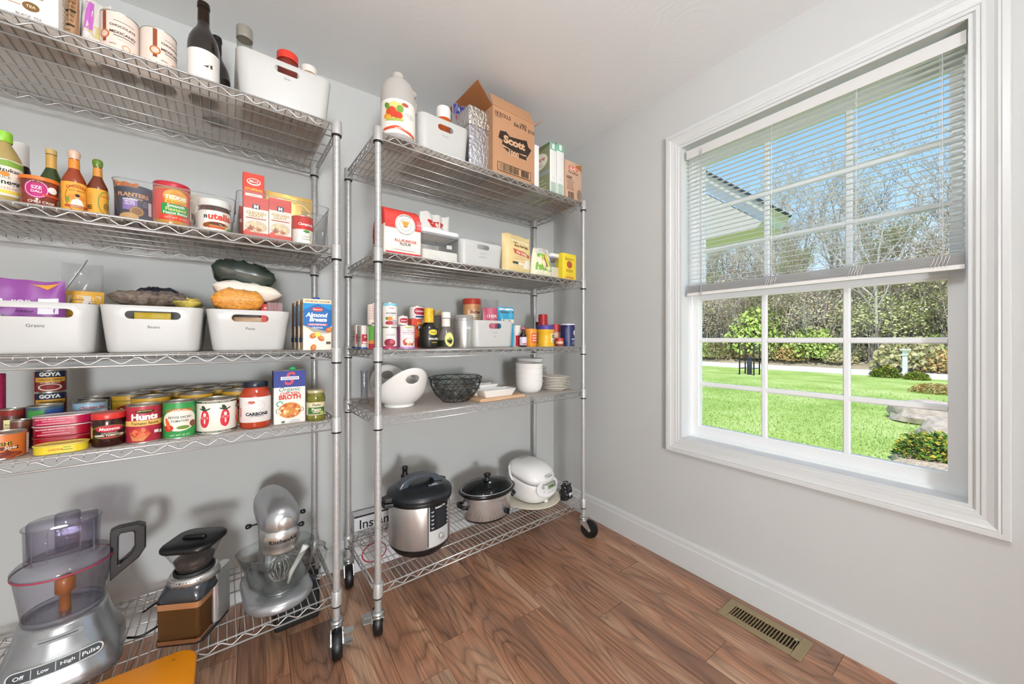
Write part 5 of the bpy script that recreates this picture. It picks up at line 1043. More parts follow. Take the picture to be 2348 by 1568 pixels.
def mixer():
    t = thing('stand_mixer', 'silver stand mixer with a clear glass bowl', 'stand mixer', U1.W(1.012, .185, SH_(0)), U1.a+.06)
    MS = mat('mixer_silver', '#b3b5b8', rough=.28, metal=.7, noise=.04, nscale=18)
    g = G(); L = []
    for (w_, d, r, z) in ((.205, .335, .098, 0), (.212, .342, .102, .006), (.208, .338, .10, .020), (.19, .32, .092, .030), (.15, .28, .072, .035)): L.append(rrect(w_, d, r, 9, z, 0, -.01))
    g.loft(L, smooth=True); g.obj('base', MS, t)
    g = G(); L = []
    for (w_, d, z, cy) in ((.10, .10, .028, .09), (.088, .088, .06, .095), (.082, .086, .12, .098), (.088, .095, .18, .095), (.095, .11, .22, .085)): L.append(rrect(w_, d, w_*.42, 8, z, 0, cy))
    g.loft(L, smooth=True); g.obj('column', MS, t)
    g = G(); L = []           # head: rounded body lying along y
    for (y, a, b, zc) in ((.165, .020, .020, .285), (.155, .042, .045, .285), (.13, .056, .060, .285), (.07, .063, .068, .288), (0, .065, .071, .289), (-.06, .064, .070, .289), (-.10, .062, .064, .292), (-.130, .052, .052, .294), (-.146, .035, .035, .294), (-.151, .015, .015, .294)):
        L.append([(a*cos(2*pi*k/28), y, zc+b*sin(2*pi*k/28)) for k in range(28)])
    g.loft(L, smooth=True); h_ = g.obj('motor_head', MS, t)
    g = G(); g.lathe([(.050, .186), (.055, .186), (.056, .192), (.055, .212), (.061, .214), (.062, .244), (.062, .262), (.05, .27)], 40, at=(0, -.092, 0)); b_ = g.obj('planetary_band', STEEL(), t)
    p = Print(); p.text('KitchenAid', 0, 0, .088, '#1c1c1e', bold=.035, space=1.1); p.build('print', (lambda f: (lambda u, v, h: (f(u, v, h)[0], f(u, v, h)[1]-.092, f(u, v, h)[2])))(wrap(.062, .234)), b_, step=.006, lift=.0006)
    g = G(); g.v = []; g.lathe([(0, 0), (.026, 0), (.026, .008), (.023, .012), (0, .013)], 28); g.xform(Matrix.Translation((.006, -.139, .288)) @ Matrix.Rotation(pi/2+.1, 4, 'X')); hub = g.obj('attachment_hub', STEEL(), t)
    for (x, y, z) in ((.072, -.02, .262), (-.072, -.02, .262), (.045, -.125, .262)):
        g = G(); d = 1 if x > 0 else -1; g.tube([(x-d*.012, y, z), (x+d*.006, y, z)], .003, 8); g.tube([(x+d*.005, y, z), (x+d*.010, y, z), (x+d*.020, y, z), (x+d*.024, y, z)], [.004, .008, .0085, .005], 12); g.obj('knob', BLACKP(), t)
    # glass bowl, round, with spout and handle
    by = -.085; BG = clear('bowl_glass', (.965, .985, .98), .5)
    g = G(); pr = [(.045, .042), (.052, .042), (.070, .050), (.096, .085), (.106, .13), (.109, .178), (.110, .185), (.106, .185), (.104, .13), (.094, .089), (.068, .056), (0, .054)]
    V = []; n = 40
    g.lathe(pr, n, at=(0, by, 0))
    V = []
    for (x, y, z) in g.v:          # draw the rim out into a pouring lip on the far side
        an = atan2(y-by, x); k = max(0, (z-.13)/.055)*max(0, cos(an-2.9))**8*.022; V.append((x+cos(an)*k, y+sin(an)*k, z+k*.25))
    g.v = V; bw = g.obj('bowl', BG, t)
    g = G(); ha = -.25; dx, dy = cos(ha), sin(ha)
    g.tube([(dx*a, by+dy*a, z) for a, z in ((.104, .162), (.128, .166), (.142, .158), (.146, .135), (.138, .10), (.118, .075), (.098, .080))], .0085, 10); g.obj('bowl_handle', BG, bw)
    g = G(); g.lathe([(.03, .034), (.048, .036), (.05, .041), (.046, .044), (0, .044)], 30, at=(0, by, 0)); g.obj('bowl_seat', STEEL(), t)
    g = G(); g.tube([(0, by, .2), (0, by, .15)], .006, 10)
    for k in range(7):
        a = pi*k/7; q_ = []
        for j in range(17):
            s_ = 2*pi*j/16; rr = .034*sin(s_/2)**1 if j <= 8 else .034*sin(s_/2); zz_ = .105+.048*cos(s_) ; sgn = 1 if j <= 8 else -1
            q_.append((sgn*abs(.036*sin(s_))*cos(a), by+sgn*abs(.036*sin(s_))*sin(a), .108+.046*cos(s_)))
        g.tube(q_, .0011, 4)
    g.obj('whisk', STEEL(), t)
    g = G(); g.tube([(.020, by-.030, .058), (.03, by-.035, .10), (.06, by-.05, .16), (.072, by-.056, .186)], [.004, .008, .010, .012], 8); g.obj('beater_spatula', mat('beater_white', '#d9d9d6', rough=.4), t)
    return t
mixer()
# mixer plug and cord, grinder cords
def cord(pts, r, label, m=None, name='coiled_cable', n=14):
    P = [Vector(p) for p in pts]; out = []
    for i in range(len(P)-1):
        p0 = P[max(i-1, 0)]; p1 = P[i]; p2 = P[i+1]; p3 = P[min(i+2, len(P)-1)]
        for k in range(n):
            t = k/n; out.append(.5*((2*p1)+(p2-p0)*t+(2*p0-5*p1+4*p2-p3)*t*t+(3*p1-p0-3*p2+p3)*t**3))
    out.append(P[-1]); o0 = out[0]; g = G(); g.tube([p-o0 for p in out], r, 7); return tag(g.obj(name, m or BLACKP(), None, o0), label, 'cord')
zc = SH_(0)+.0035
cord([U1.W(.64, .30, zc), U1.W(.68, .33, zc+.004), U1.W(.73, .31, zc), U1.W(.80, .33, zc)], .0034, 'black cord running behind the coffee grinder')
cord([U1.W(.62, .18, zc+.001), U1.W(.655, .165, zc), U1.W(.70, .185, zc+.006), U1.W(.725, .215, zc+.012)], .0034, 'black cord between the food processor and coffee grinder')
t = thing('power_plug', 'dark plug with prongs beside the stand mixer', 'plug', U1.W(1.125, .125, SH_(0)+.003), U1.a-.5)
g = G(); softbox(g, .030, .020, .020, .004, .006, 0, 0, 0); g.obj('plug_body', mat('plug_navy', '#23252e', rough=.45), t)
g = G(); g.box((.014, -.006, .006), (.032, -.0045, .013)); g.box((.014, .0045, .006), (.032, .006, .013)); g.obj('prong', STEEL(), t)
g = G(); g.box((0, 0, 0), (.16, .13, .17)); o = g.obj('black_case', mat('black_case', '#0d0d0e', rough=.6, noise=.2), None, U1.W(1.01, .22, 0), (0, 0, U1.a)); bv = o.modifiers.new('b', 'BEVEL'); bv.width = .012; bv.segments = 3; tag(o, 'black case on the floor under the mixer shelf', 'case')
# orange step stool at the very front
zs = .255; vb = U1.v(400, 1494, zs); ur = U1.u(454, vb)[0]
t = thing('step_stool', 'bright orange plastic step stool in the near corner', 'stool', U1.W(ur-.17, vb-.12, 0), U1.a)
OR = mat('orange_plastic', '#e8900f', rough=.35, noise=.02, nscale=10)
g = G(); softbox(g, .34, .24, .022, .007, .05, zs-.022, 0, 0, n=8); o = g.obj('top', OR, t, sharp=60)
p = Print(); p.stad(-.01, -.02, .07, .022, '#8a4a08'); p.ell(.12, .085, .004, .0015, '#5a3206'); p.build('grip_slot', topf(zs), o)
for sx in (-1, 1):
    for sy in (-1, 1):
        g = G(); g.loft([rrect(.035, .03, .01, 4, 0, sx*.145, sy*.095), rrect(.035, .03, .01, 4, zs-.02, sx*.125, sy*.08)], smooth=True); g.obj('leg', OR, t, sharp=50)
# ================================================================ unit 2, top shelf
HDPE = clear('milky_plastic', (.90, .88, .84), .3, .80, (.86, .83, .79), rough=.3)
JUG = [(0, .004), (.85, 0), (.97, .015), (1, .05), (1, .56), (.985, .66), (.92, .76), (.78, .84), (.58, .89), (.36, .92), (.31, .935), (.31, 1), (.28, 1.0), (0, 1.0)]
t, r, h = lathe_item(U2, 4, 872, 952, 173, .066, 'vinegar_jug', 'milky plastic vinegar jug with fruit label', 'jug', JUG, HDPE, turn=-.25, part='jug')
g = G(); g.tube([(r*.70, r*.1, h*.84), (r*1.0, r*.15, h*.80), (r*1.05, r*.15, h*.66), (r*.96, r*.1, h*.54)], .011, 10); g.obj('handle', HDPE, t)
g = G(); g.lathe([(r*1.002, h*.06), (r*1.008, h*.065), (r*1.008, h*.52), (r*1.002, h*.525)], 36); g.obj('paper_label', mat('label_ivory2', '#eee9e0', rough=.45), t)
p = Print(); p.rect(-r*.35, h*.06, r*1.1, h*.24, '#d9c88a'); p.ell(-r*.5, h*.05, r*.32, r*.32, '#c8482a'); p.ell(-r*.82, -h*.0, r*.16, r*.16, '#e0942c'); p.ell(-r*.65, -h*.02, r*.16, r*.16, '#e6a83c'); p.ell(-r*.12, h*.01, r*.26, r*.22, '#c43a26'); p.ell(-r*.75, h*.14, r*.14, h*.05, '#5c8a34', rot=.6); p.ell(.0, h*.10, r*.2, h*.05, '#6f9a3c', rot=-.4); p.ell(-r*.3, h*.16, r*.12, h*.04, '#e4d06a', rot=.3); p.ell(-r*.3, -h*.05, r*.5, h*.02, '#a8b04a')
p.text('white', r*.55, h*.06, r*.6, '#b9b2a8', bold=0); p.text('vinegar', r*.55, h*.02, r*.6, '#b9b2a8', bold=0); p.ell(r*.3, h*.17, r*.2, h*.025, '#b8523c'); p.poly([(-r*1.0, -h*.16), (-r*.2, -h*.13), (r*1.0, -h*.2), (r*1.0, -h*.235), (-r*.2, -h*.17), (-r*1.0, -h*.19)], '#d2502e'); p.text('WHITE VINEGAR', r*.2, -h*.165, r*1.0, '#f4e6da', bold=.02)
p.build('print', wrap(r*1.008, h*.29), t, step=.006)
bin_(U2, 4, 962, 1078, 299, .03, .30, 'white bin labelled Medications on the top shelf', 'Medications', 'white storage bins', hole_w=.075, ytx=1078, tw=.018, taper=.93, hole_z=.78, hole_h=.026, txt_h=.58)
t, r, h = lathe_item(U2, 4, 1000, 1033, 250, .12, 'pill_bottle', 'orange pill bottle with white cap in the Medications bin', 'bottle', [(0, 0), (1, 0), (1, .8), (.9, .84), (0, .84)], mat('amber_bottle', '#c2561c', rough=.2, spec=.6), z0=SH_(4)+.005, part='bottle')
sub(t, [(0, .80), (1.02, .80), (1.04, .97), (.95, 1), (0, 1)], mat('white_cap3', '#efece6', rough=.4), 'cap', r, h)
bag(U2, 4, 1038, 1078, 243, .19, .04, 'label_pouch', 'clear pack with navy and red header behind the Medications bin', 'pouch', '#cfc9d4', lambda p, w_, h: (p.rect(0, h*.42, w_*.9, h*.14, '#3d3f86'), p.text('soft', 0, h*.43, w_*.5, '#eceaf2', bold=.02), p.ell(w_*.2, h*.25, w_*.14, h*.04, '#b8402c'), p.rect(-w_*.3, h*.3, w_*.2, h*.06, '#a8323c')), seed=41, top=5, m=clear('pack_film', (.92, .92, .93), .4, .35, (.82, .8, .84)))
FOIL = mat('foil', '#dedad4', rough=.25, metal=.9, bump=1.0, bscale=70, bdist=.012, noise=.08, nscale=20)
FOILB = mat('foil_blue', '#d2d3da', rough=.3, metal=.85, bump=1.0, bscale=60, bdist=.010, noise=.06, nscale=20)
vf = .055; zf = SH_(4); zt = U2.z(1131, 262, vf); zm_ = U2.z(1131, 305, vf)
for (z0, z1, m_, lab) in ((zf, zm_, FOILB, 'lower foil-wrapped package in the pile of two'), (zm_, zt, FOIL, 'upper foil-wrapped package with shinier wrap')):
    ul, ur = U2.u(1076, vf)[0], U2.u(1128, vf)[0]; w_ = ur-ul; t = thing('foil_package', lab, 'package', U2.W((ul+ur)/2, vf, z0), U2.a, 'foil packages')
    g = G(); softbox(g, w_, .20, z1-z0-.001, .006, .010, 0, 0, .10, n=4); g.obj('wrap', m_, t)
# toilet-roll carton with open flaps
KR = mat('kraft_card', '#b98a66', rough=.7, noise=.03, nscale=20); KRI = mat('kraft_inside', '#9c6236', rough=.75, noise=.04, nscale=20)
v0 = .02; ul, ur = U2.u(1130, v0)[0], U2.u(1225, v0)[0]; w_ = ur-ul; h = U2.z(1130, 240, v0)-SH_(4); d = .28
t = thing('roll_carton', 'kraft carton of toilet rolls with open flaps', 'carton', U2.W((ul+ur)/2, v0, SH_(4)), U2.a)
g = G()
for (a, b) in (((-w_/2, 0, 0), (w_/2, .003, h)), ((-w_/2, d-.003, 0), (w_/2, d, h)), ((-w_/2, .003, 0), (-w_/2+.003, d-.003, h)), ((w_/2-.003, .003, 0), (w_/2, d-.003, h)), ((-w_/2, 0, 0), (w_/2, d, .003))): g.box(a, b)
g.obj('box', KR, t)
def flap(pts, m): g = G(); n_ = (Vector(pts[1])-Vector(pts[0])).cross(Vector(pts[2])-Vector(pts[0])).normalized()*.003; g.loft([[tuple(Vector(p)) for p in pts], [tuple(Vector(p)+n_) for p in pts]]); return g.obj('flap', m, t)
flap([(-w_/2, 0, h), (w_/2, 0, h), (w_/2-.012, .030, h+.072), (-w_/2+.002, .030, h+.072)], KR)
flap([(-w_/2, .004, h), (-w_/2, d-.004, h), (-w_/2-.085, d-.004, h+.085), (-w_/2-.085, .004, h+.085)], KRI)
flap([(w_/2, .004, h), (w_/2, d-.004, h), (w_/2+.075, d-.004, h+.06), (w_/2+.075, .004, h+.06)], KR)
p = Print(); BK_ = '#33261d'; p.text('18 ROLLS', -w_*.27, h*.415, w_*.36, BK_, bold=.02); p.text('WHITE', -w_*.38, h*.37, w_*.14, BK_, bold=.02); p.text('14000', w_*.22, h*.405, w_*.16, BK_, bold=.02); p.text('56376', w_*.14, h*.36, w_*.32, BK_, bold=.02, h=h*.05); p.rect(w_*.42, h*.355, w_*.15, h*.06, BK_); p.text('00', w_*.42, h*.355, w_*.12, '#b98a66', bold=.03); p.ell(.01, h*.38, .006, .006, '#8a7a6a')
p.poly([(-w_*.34, h*.17), (-w_*.2, h*.19), (-w_*.12, h*.14), (w_*.18, h*.17), (w_*.3, h*.19), (w_*.34, h*.1), (w_*.42, h*.07), (w_*.36, -h*.01), (w_*.3, -h*.08), (-w_*.1, -h*.07), (-w_*.3, -h*.03), (-w_*.28, h*.04), (-w_*.38, h*.06)], BK_); p.text('Scott', .0, h*.075, w_*.52, '#cfa582', bold=.05, h=h*.12); p.poly([(-w_*.30, -h*.02), (0, -h*.065), (w_*.3, -h*.045), (w_*.28, -h*.065), (0, -h*.085), (-w_*.28, -h*.05)], '#cfa582'); p.poly([(-w_*.28, -h*.05), (w_*.28, -h*.07), (w_*.3, -h*.12), (-w_*.1, -h*.125)], BK_); p.text('1000', -w_*.02, -h*.10, w_*.24, '#cfa582', bold=.05)
p.rect(0, -h*.36, w_*.8, h*.13, BK_); p.rect(0, -h*.36, w_*.775, h*.112, '#c49a76'); p.bars(-w_*.13, -h*.36, w_*.46, h*.10, BK_, 30, 4); p.bars(w_*.25, -h*.36, w_*.2, h*.10, BK_, 14, 5); p.rect(w_*.42, -h*.475, w_*.08, h*.014, BK_); p.build('print', flat(0, h/2), t)
def fl2(u, v, hh): return (-w_/2-.0425+v*.7-hh*.7, d/2-u, h+.0425-v*.7-hh*.7+.0)
p = Print(); p.ringe(.06, .0, .010, .018, .003, '#4a2a14'); p.lines(.11, .012, .02, 4, .008, '#4a2a14', .002)
carton(U2, 4, 1226, 1236, 333, .03, .2, 'white_panel', 'slim white box between the kraft carton and green boxes', '#efece6', None, cat='box', hh=None)
def p_bagside(p, d, h):
    p.rect(0, 0, d*.99, h*.99, '#8f9474'); p.poly([(-d*.5, h*.5), (-d*.5, h*.3), (d*.5, h*.45), (d*.5, h*.5)], '#6c7a5c'); p.ell(d*.05, h*.2, d*.36, h*.16, '#ece4d8'); p.text('storage', d*.05, h*.22, d*.5, '#a8503c', bold=.02, shear=.3); p.lines(d*.05, h*.14, d*.4, 2, .012, '#6a7a5a', .003); p.rect(0, -h*.06, d, h*.06, '#9aa0a8'); p.lines(0, -h*.2, d*.8, 6, .02, '#b9bf8a', .006)
def p_bagbox(p, w_, h):
    p.rect(0, h*.43, w_*.98, h*.14, '#7fb59a'); p.rect(0, h*.42, w_*.36, h*.07, '#f0efe9'); p.ell(0, h*.455, w_*.18, h*.03, '#f0efe9'); p.ringe(0, -h*.18, w_*.1, w_*.1, .001, '#8aa898'); p.rect(0, -h*.36, w_*.86, h*.2, '#c3d3c6'); p.lines(0, -h*.28, w_*.7, 8, .008, '#4f6a5c', .0016)
for i, (a, b, yt, lab) in enumerate(((1261, 1276.5, 328, 'green and white bag box nearer the kraft carton'), (1277, 1293, 331, 'green and white bag box nearer the tan bag box'))):
    carton(U2, 4, a, b, yt, .02, .2, 'bag_box', lab, '#ecebe6', p_bagbox, left=p_bagside, group='boxes of bags', cat='box')
def p_glad(p, w_, h): p.stad(-w_*.02, h*.33, w_*.55, h*.10, '#d2502e'); p.text('GLAD', -w_*.02, h*.33, w_*.42, '#f4e4da', bold=.03); p.text('ForceFlex', 0, h*.22, w_*.6, '#3a2a22', bold=.01); p.text('LEAK', -w_*.25, h*.08, w_*.35, '#2c201a', bold=.04); p.lines(-w_*.2, h*.02, w_*.5, 8, h*.035, '#6a5246', .0022); p.bars(-w_*.15, -h*.37, w_*.34, h*.17, '#4a3a30', 10); p.ell(w_*.36, -h*.3, w_*.13, h*.14, '#8a7464'); p.poly([(w_*.1, h*.42), (w_*.48, h*.5), (w_*.5, h*.34)], '#a8662c')
carton(U2, 4, 1296, 1333, 372, .02, .2, 'bag_box', 'tan bag box with red logo at the end of the shelf', '#c9a48a', p_glad, group='boxes of bags', cat='box', ytx=1314)
# ================================================================ unit 2, second shelf (flour, sugar)
def paper_bag(xl, xr, yt, v, d, label, pr, ytx=None, top='#d8423a', lower='#efe6da', split=.55, left=None, hh=None):
    ul, ur = U2.u(xl, v)[0], U2.u(xr, v)[0]; w_ = ur-ul; h = hh or U2.z(ytx or (xl+xr)/2, yt, v)-SH_(3)
    t = thing('flour_bag', label, 'bag', U2.W((ul+ur)/2, v, SH_(3)), U2.a, 'flour bags'); rn_ = random.Random(int(xl)); L = []
    for (k, sx, sy, off) in ((0, .97, .96, 0), (.02, 1, 1, 0), (.3, 1.01, 1.02, 0), (.6, 1.0, 1.0, 0), (.80, .985, .95, 0), (.92, .97, .70, .02), (.985, .96, .30, .06), (1.0, .95, .10, .09)):
        lp_ = rrect(w_*sx, d*sy, .008, 3, h*k, 0, d/2); L.append([(x+rn_.uniform(-.0012, .0012), y+off*d+rn_.uniform(-.0012, .0012), z) for x, y, z in lp_])
    g = G(); g.loft(L, smooth=True); zs_ = split*h
    for i, f in enumerate(g.f):
        zc_ = sum(g.v[k][2] for k in f)/len(f); g.m[i] = 1 if zc_ > zs_ else 0
    g.obj('paper', [mat('paper_'+lower[1:], lower, rough=.6, noise=.02), mat('paper_'+top[1:], top, rough=.5, noise=.05, nscale=40, bump=.2, bscale=40)], t)
    p = Print(); pr(p, w_, h); p.build('print', lambda a, b, hh_: (a, -.0022-hh_-.0*abs(b), h/2+b), t)
    if left: q_ = Print(); left(q_, d, h); q_.build('print', sideL(-w_/2-.002, h/2, d/2), t)
def p_flour(p, w_, h):
    p.rect(0, h*.12, w_*.97, h*.16, '#d8423a'); p.ell(w_*.05, 0.13*h, w_*.275, w_*.275, '#f0e8dc'); p.ringe(w_*.05, h*.13, w_*.255, w_*.255, .0014, '#4a5a5c'); p.ringe(w_*.05, h*.13, w_*.16, w_*.16, .0012, '#4a5a5c')
    p.text('KING ARTHUR', w_*.05, h*.13+w_*.19, w_*.30, '#3f4c4e', bold=.02, arch=.006); p.text('BAKING COMPANY', w_*.05, h*.13-w_*.205, w_*.30, '#3f4c4e', bold=.0, arch=-.006)
    for a in (-.5, -.25, 0, .25, .5): p.ell(w_*.05+.018*sin(a), h*.13+.004*cos(a), .0035, .013, '#c99a3c', rot=-a)
    p.rect(w_*.05, h*.13-.008, .018, .004, '#a8762c'); p.text('ALL-PURPOSE', w_*.05, -h*.2, w_*.6, '#c83a34', bold=.02); p.text('FLOUR', w_*.05, -h*.265, w_*.3, '#3a3a3c', bold=.02); p.rect(w_*.02, -h*.35, w_*.66, h*.07, '#d9d2c6'); p.rect(w_*.02, -h*.35, w_*.65, h*.065, '#efe6da'); p.lines(w_*.02, -h*.33, w_*.55, 3, .006, '#8a8a88', .0008); p.rect(0, -h*.455, w_*.95, h*.035, '#c8363c'); p.rect(w_*.42, h*.16, w_*.13, h*.18, '#c8686c'); p.text('11.7%', w_*.42, h*.17, w_*.11, '#f4e4dc', bold=.02)
paper_bag(881, 966, 473, .035, .10, 'big red-topped flour bag behind the front post', p_flour, left=lambda p, d, h: (p.lines(0, h*.0, d*.6, 14, .010, '#7a7a78', .0018), p.rect(0, -h*.42, d*.5, h*.08, '#5a5a5a')))
paper_bag(868, 930, 500, .235, .09, 'second red-topped flour bag behind the first', lambda p, w_, h: p.rect(0, h*.1, w_*.3, h*.2, '#c83a34'), left=lambda p, d, h: (p.rect(0, h*.1, d*.5, h*.3, '#c83a34'), p.lines(0, -h*.1, d*.6, 8, .010, '#9a9a98', .0018)))
def lid_box(xl, xr, yt, v, d, label, fill, fillcol, ytx=None, txt=None):
    ul, ur = U2.u(xl, v)[0], U2.u(xr, v)[0]; w_ = ur-ul; h = U2.z(ytx or (xl+xr)/2, yt, v)-SH_(3)
    t = thing('flour_container', label, 'container', U2.W((ul+ur)/2, v, SH_(3)), U2.a, 'clear containers with white lids')
    g = G(); g.loft([rrect(w_*.96, d*.96, .018, 5, .0, 0, d/2), rrect(w_*.97, d*.97, .018, 5, h*.86, 0, d/2)], True, False, smooth=True); g.obj('box', CLEARP(), t, sharp=50)
    g = G(); softbox(g, w_*.93, d*.93, h*fill, .004, .016, .003, 0, d/2); g.obj('contents', mat('powder_'+fillcol[1:], fillcol, rough=.9, noise=.03, nscale=40), t)
    g = G(); softbox(g, w_, d, h*.14, .006, .022, h*.86, 0, d/2, n=6); l_ = g.obj('lid', mat('lid_white', '#efedea', rough=.35), t, sharp=60)
    g = G(); g.loft([rrect(w_*.975, d*.975, .018, 5, h*.80, 0, d/2), rrect(w_*.975, d*.975, .018, 5, h*.86, 0, d/2)], False, False, smooth=True); g.obj('seal', mat('grey_seal', '#8a8c90', rough=.4), l_, sharp=50)
    if txt: p = Print(); p.text(txt, 0, 0, w_*.3, '#4a4a4c', bold=.01); p.rect(w_*.2, -h*.06, w_*.14, h*.12, '#d9d7d4'); p.build('print', flat(d*.02, h*.55), t)
lid_box(968, 1056, 536, .03, .17, 'clear container half full of flour with white lid', .32, '#efeae2', txt='FLOUR', ytx=1056)
def p_red(p, w_, h): p.poly([(-w_*.3, h*.36), (w_*.3, h*.36), (w_*.2, h*.26), (-w_*.2, h*.26)], '#c8342c'); p.text('white lily', 0, h*.31, w_*.32, '#f2e0d8', bold=.02)
bag(U2, 3, 962, 1028, 491, .27, .05, 'sugar_bag', 'white bag with red shield above the flour container', 'bag', '#e4e0da', p_red, seed=51, top=5, crumple=.005, wav=.004)
bin_(U2, 3, 1056, 1156, 556, .03, .28, 'white bin for sugars on the flour shelf', ['Brown Sugar', 'Granulated Sugar'], 'white storage bins', hole_w=.07, ytx=1110, tw=.016, taper=.94, hole_z=.80, hole_h=.022)
def p_bob(p, w_, h): p.rect(w_*.08, h*.02, w_*.66, h*.62, '#f0ebdf'); p.text('NEW', -w_*.1, h*.27, w_*.14, '#4a3a34', bold=.02); p.text('Bobs Red Mill', w_*.08, h*.19, w_*.5, '#5a3430', bold=.03, shear=.2); p.poly([(-w_*.22, h*.1), (w_*.1, h*.06), (w_*.34, h*.0), (w_*.36, -h*.08), (w_*.1, -h*.06), (-w_*.18, -h*.02)], '#b8563c'); p.text('ALMOND', w_*.07, h*.0, w_*.4, '#f4e4d4', bold=.03, rot=-.18); p.lines(0, -h*.1, w_*.4, 2, .010, '#9a8a6a', .0014); p.poly([(w_*.1, -h*.38), (w_*.2, -h*.15), (w_*.36, -h*.15), (w_*.36, -h*.38)], '#e4ddd0'); p.rect(-w_*.16, -h*.26, w_*.2, h*.06, '#4a4a44')
bag(U2, 3, 1150, 1214, 540, .06, .07, 'flour_pouch', 'cream almond flour pouch beside the sugar bin', 'pouch', '#dcc38c', p_bob, seed=52, top=4, crumple=.002, wav=.004)
def p_dom(p, w_, h): p.poly([(-w_*.4, -h*.3), (w_*.42, -h*.3), (w_*.30, h*.3), (-w_*.3, h*.3)], '#7fae4a'); p.ell(w_*.05, h*.05, w_*.2, h*.24, '#d9c23c', rot=.2); p.text('Domino', w_*.06, h*.04, h*.42, '#6a2a1c', bold=.05, rot=-1.25); p.rect(0, h*.4, w_*.8, h*.14, '#c9c9cc')
bag(U2, 3, 1216, 1263, 570, .05, .06, 'sugar_pouch', 'green sugar pouch leaning beside the almond flour', 'pouch', '#e6dfc4', p_dom, seed=53, top=3.5, taper_top=.28)
lid_box(1264, 1294, 583, .05, .11, 'small clear container of pale sugar with white lid', .45, '#e6dccb', ytx=1285)
def p_yel2(p, w_, h): p.text('Baking', 0, h*.28, w_*.6, '#9a7a1c', bold=.02); p.ell(0, h*.08, w_*.2, h*.14, '#a8503c'); p.text('SODA', 0, -h*.15, w_*.5, '#9a6a1c', bold=.03); p.lines(0, -h*.22, w_*.5, 3, .012, '#a8802c', .002); p.rect(0, -h*.42, w_*.6, h*.06, '#d98a3c')
carton(U2, 3, 1290, 1321, 582, .02, .06, 'cocoa_box', 'yellow carton at the end of the flour shelf', '#e8cf34', p_yel2, cat='box')
# ================================================================ unit 2, third shelf (baking goods)
K = 2
def p_sm(p, w_, h): p.rect(0, -h*.08, w_*.95, h*.4, '#b8303a'); p.rect(0, -h*.22, w_*.7, h*.08, '#eee4dc'); p.text('G', .0, h*.02, w_*.3, '#f2e4dc', bold=.04); p.rect(0, -h*.46, w_*.95, h*.07, '#2f5a9c')
def s_sm(p, d, h): p.rect(0, -h*.46, d*.95, h*.07, '#2f5a9c'); p.lines(0, h*.25, d*.6, 8, h*.06, '#6a5a5c', .002); p.rect(0, h*.0, d*.9, .002, '#8a2a34')
carton(U2, K, 829, 845, 746, .12, .06, 'gelatin_box', 'small white and red box next to the stacked cans', '#e6dcd4', p_sm, left=s_sm, group='small baking boxes', cat='box')
carton(U2, K, 816, 831, 745, .24, .06, 'gelatin_box', 'small white and red box nearest the rear post', '#e6dcd4', p_sm, left=s_sm, group='small baking boxes', cat='box')
t = can(U2, K, 842, 874, 746, .07, 'pumpkin_can', 'green and orange can under the pale can behind the post', '#5a9a3c', lambda p, r, h: (p.rect(0, -h*.38, r*3, h*.22, '#a82a34'), p.rect(0, -h*.2, r*3, h*.12, '#d97a2c'), p.rect(-r*1.2, 0, r*.5, h*.9, '#efe6de')), turn=-.3, group='stacked baking cans')
can(U2, K, 842, 873, 697, .07, 'milk_can', 'pale can stacked on the green can behind the post', '#e9dcd2', lambda p, r, h: (p.lines(-r*.4, h*.35, r*1.0, 8, h*.08, '#b98a7c', .002), p.text('MILK', 0, -h*.42, r*.7, '#2c2c3c', bold=.04)), z0=t['_z'], turn=-.3, group='stacked baking cans')
t = can(U2, K, 876, 910, 751, .06, 'cranberry_can', 'white cranberry sauce can at the bottom of its stack', '#e9e2de', lambda p, r, h: (p.text('Cranberry', 0, h*.15, r*1.3, '#7a5a6a', bold=.01), p.text('WHOLE BERRY', 0, h*.22, r*.8, '#9a8a8c', bold=0), p.ell(-r*.2, -h*.2, r*.8, h*.18, '#8a2a3c'), p.ell(r*.1, -h*.15, r*.3, h*.1, '#c85a6a'), p.rect(0, -h*.42, r*2.6, h*.12, '#a83a5c')), turn=-.1, group='stacked baking cans')
can(U2, K, 876, 911, 695, .06, 'cranberry_can', 'white and pale blue cranberry can on top of its stack', '#e9e4de', lambda p, r, h: (p.rect(0, h*.42, r*2.6, h*.12, '#8ac4d4'), p.ell(.0, h*.28, r*.5, h*.10, '#f4ece8'), p.text('Ocean', 0, h*.28, r*.7, '#b8302c', bold=.03), p.text('CRANBERRY', 0, h*.07, r*1.5, '#3a4a54', bold=.03), p.text('SAUCE', 0, -h*.02, r*.6, '#8a8a8c', bold=.01), p.ell(-r*.2, -h*.15, r*.35, h*.09, '#d9802c'), p.ell(-r*.6, -h*.14, .006, .006, '#6a8a3c'), p.ell(r*.3, -h*.3, r*.7, h*.12, '#b9a8ac'), p.ell(-r*.3, -h*.32, r*.5, h*.08, '#a8323c')), z0=t['_z'], turn=-.1, group='stacked baking cans')
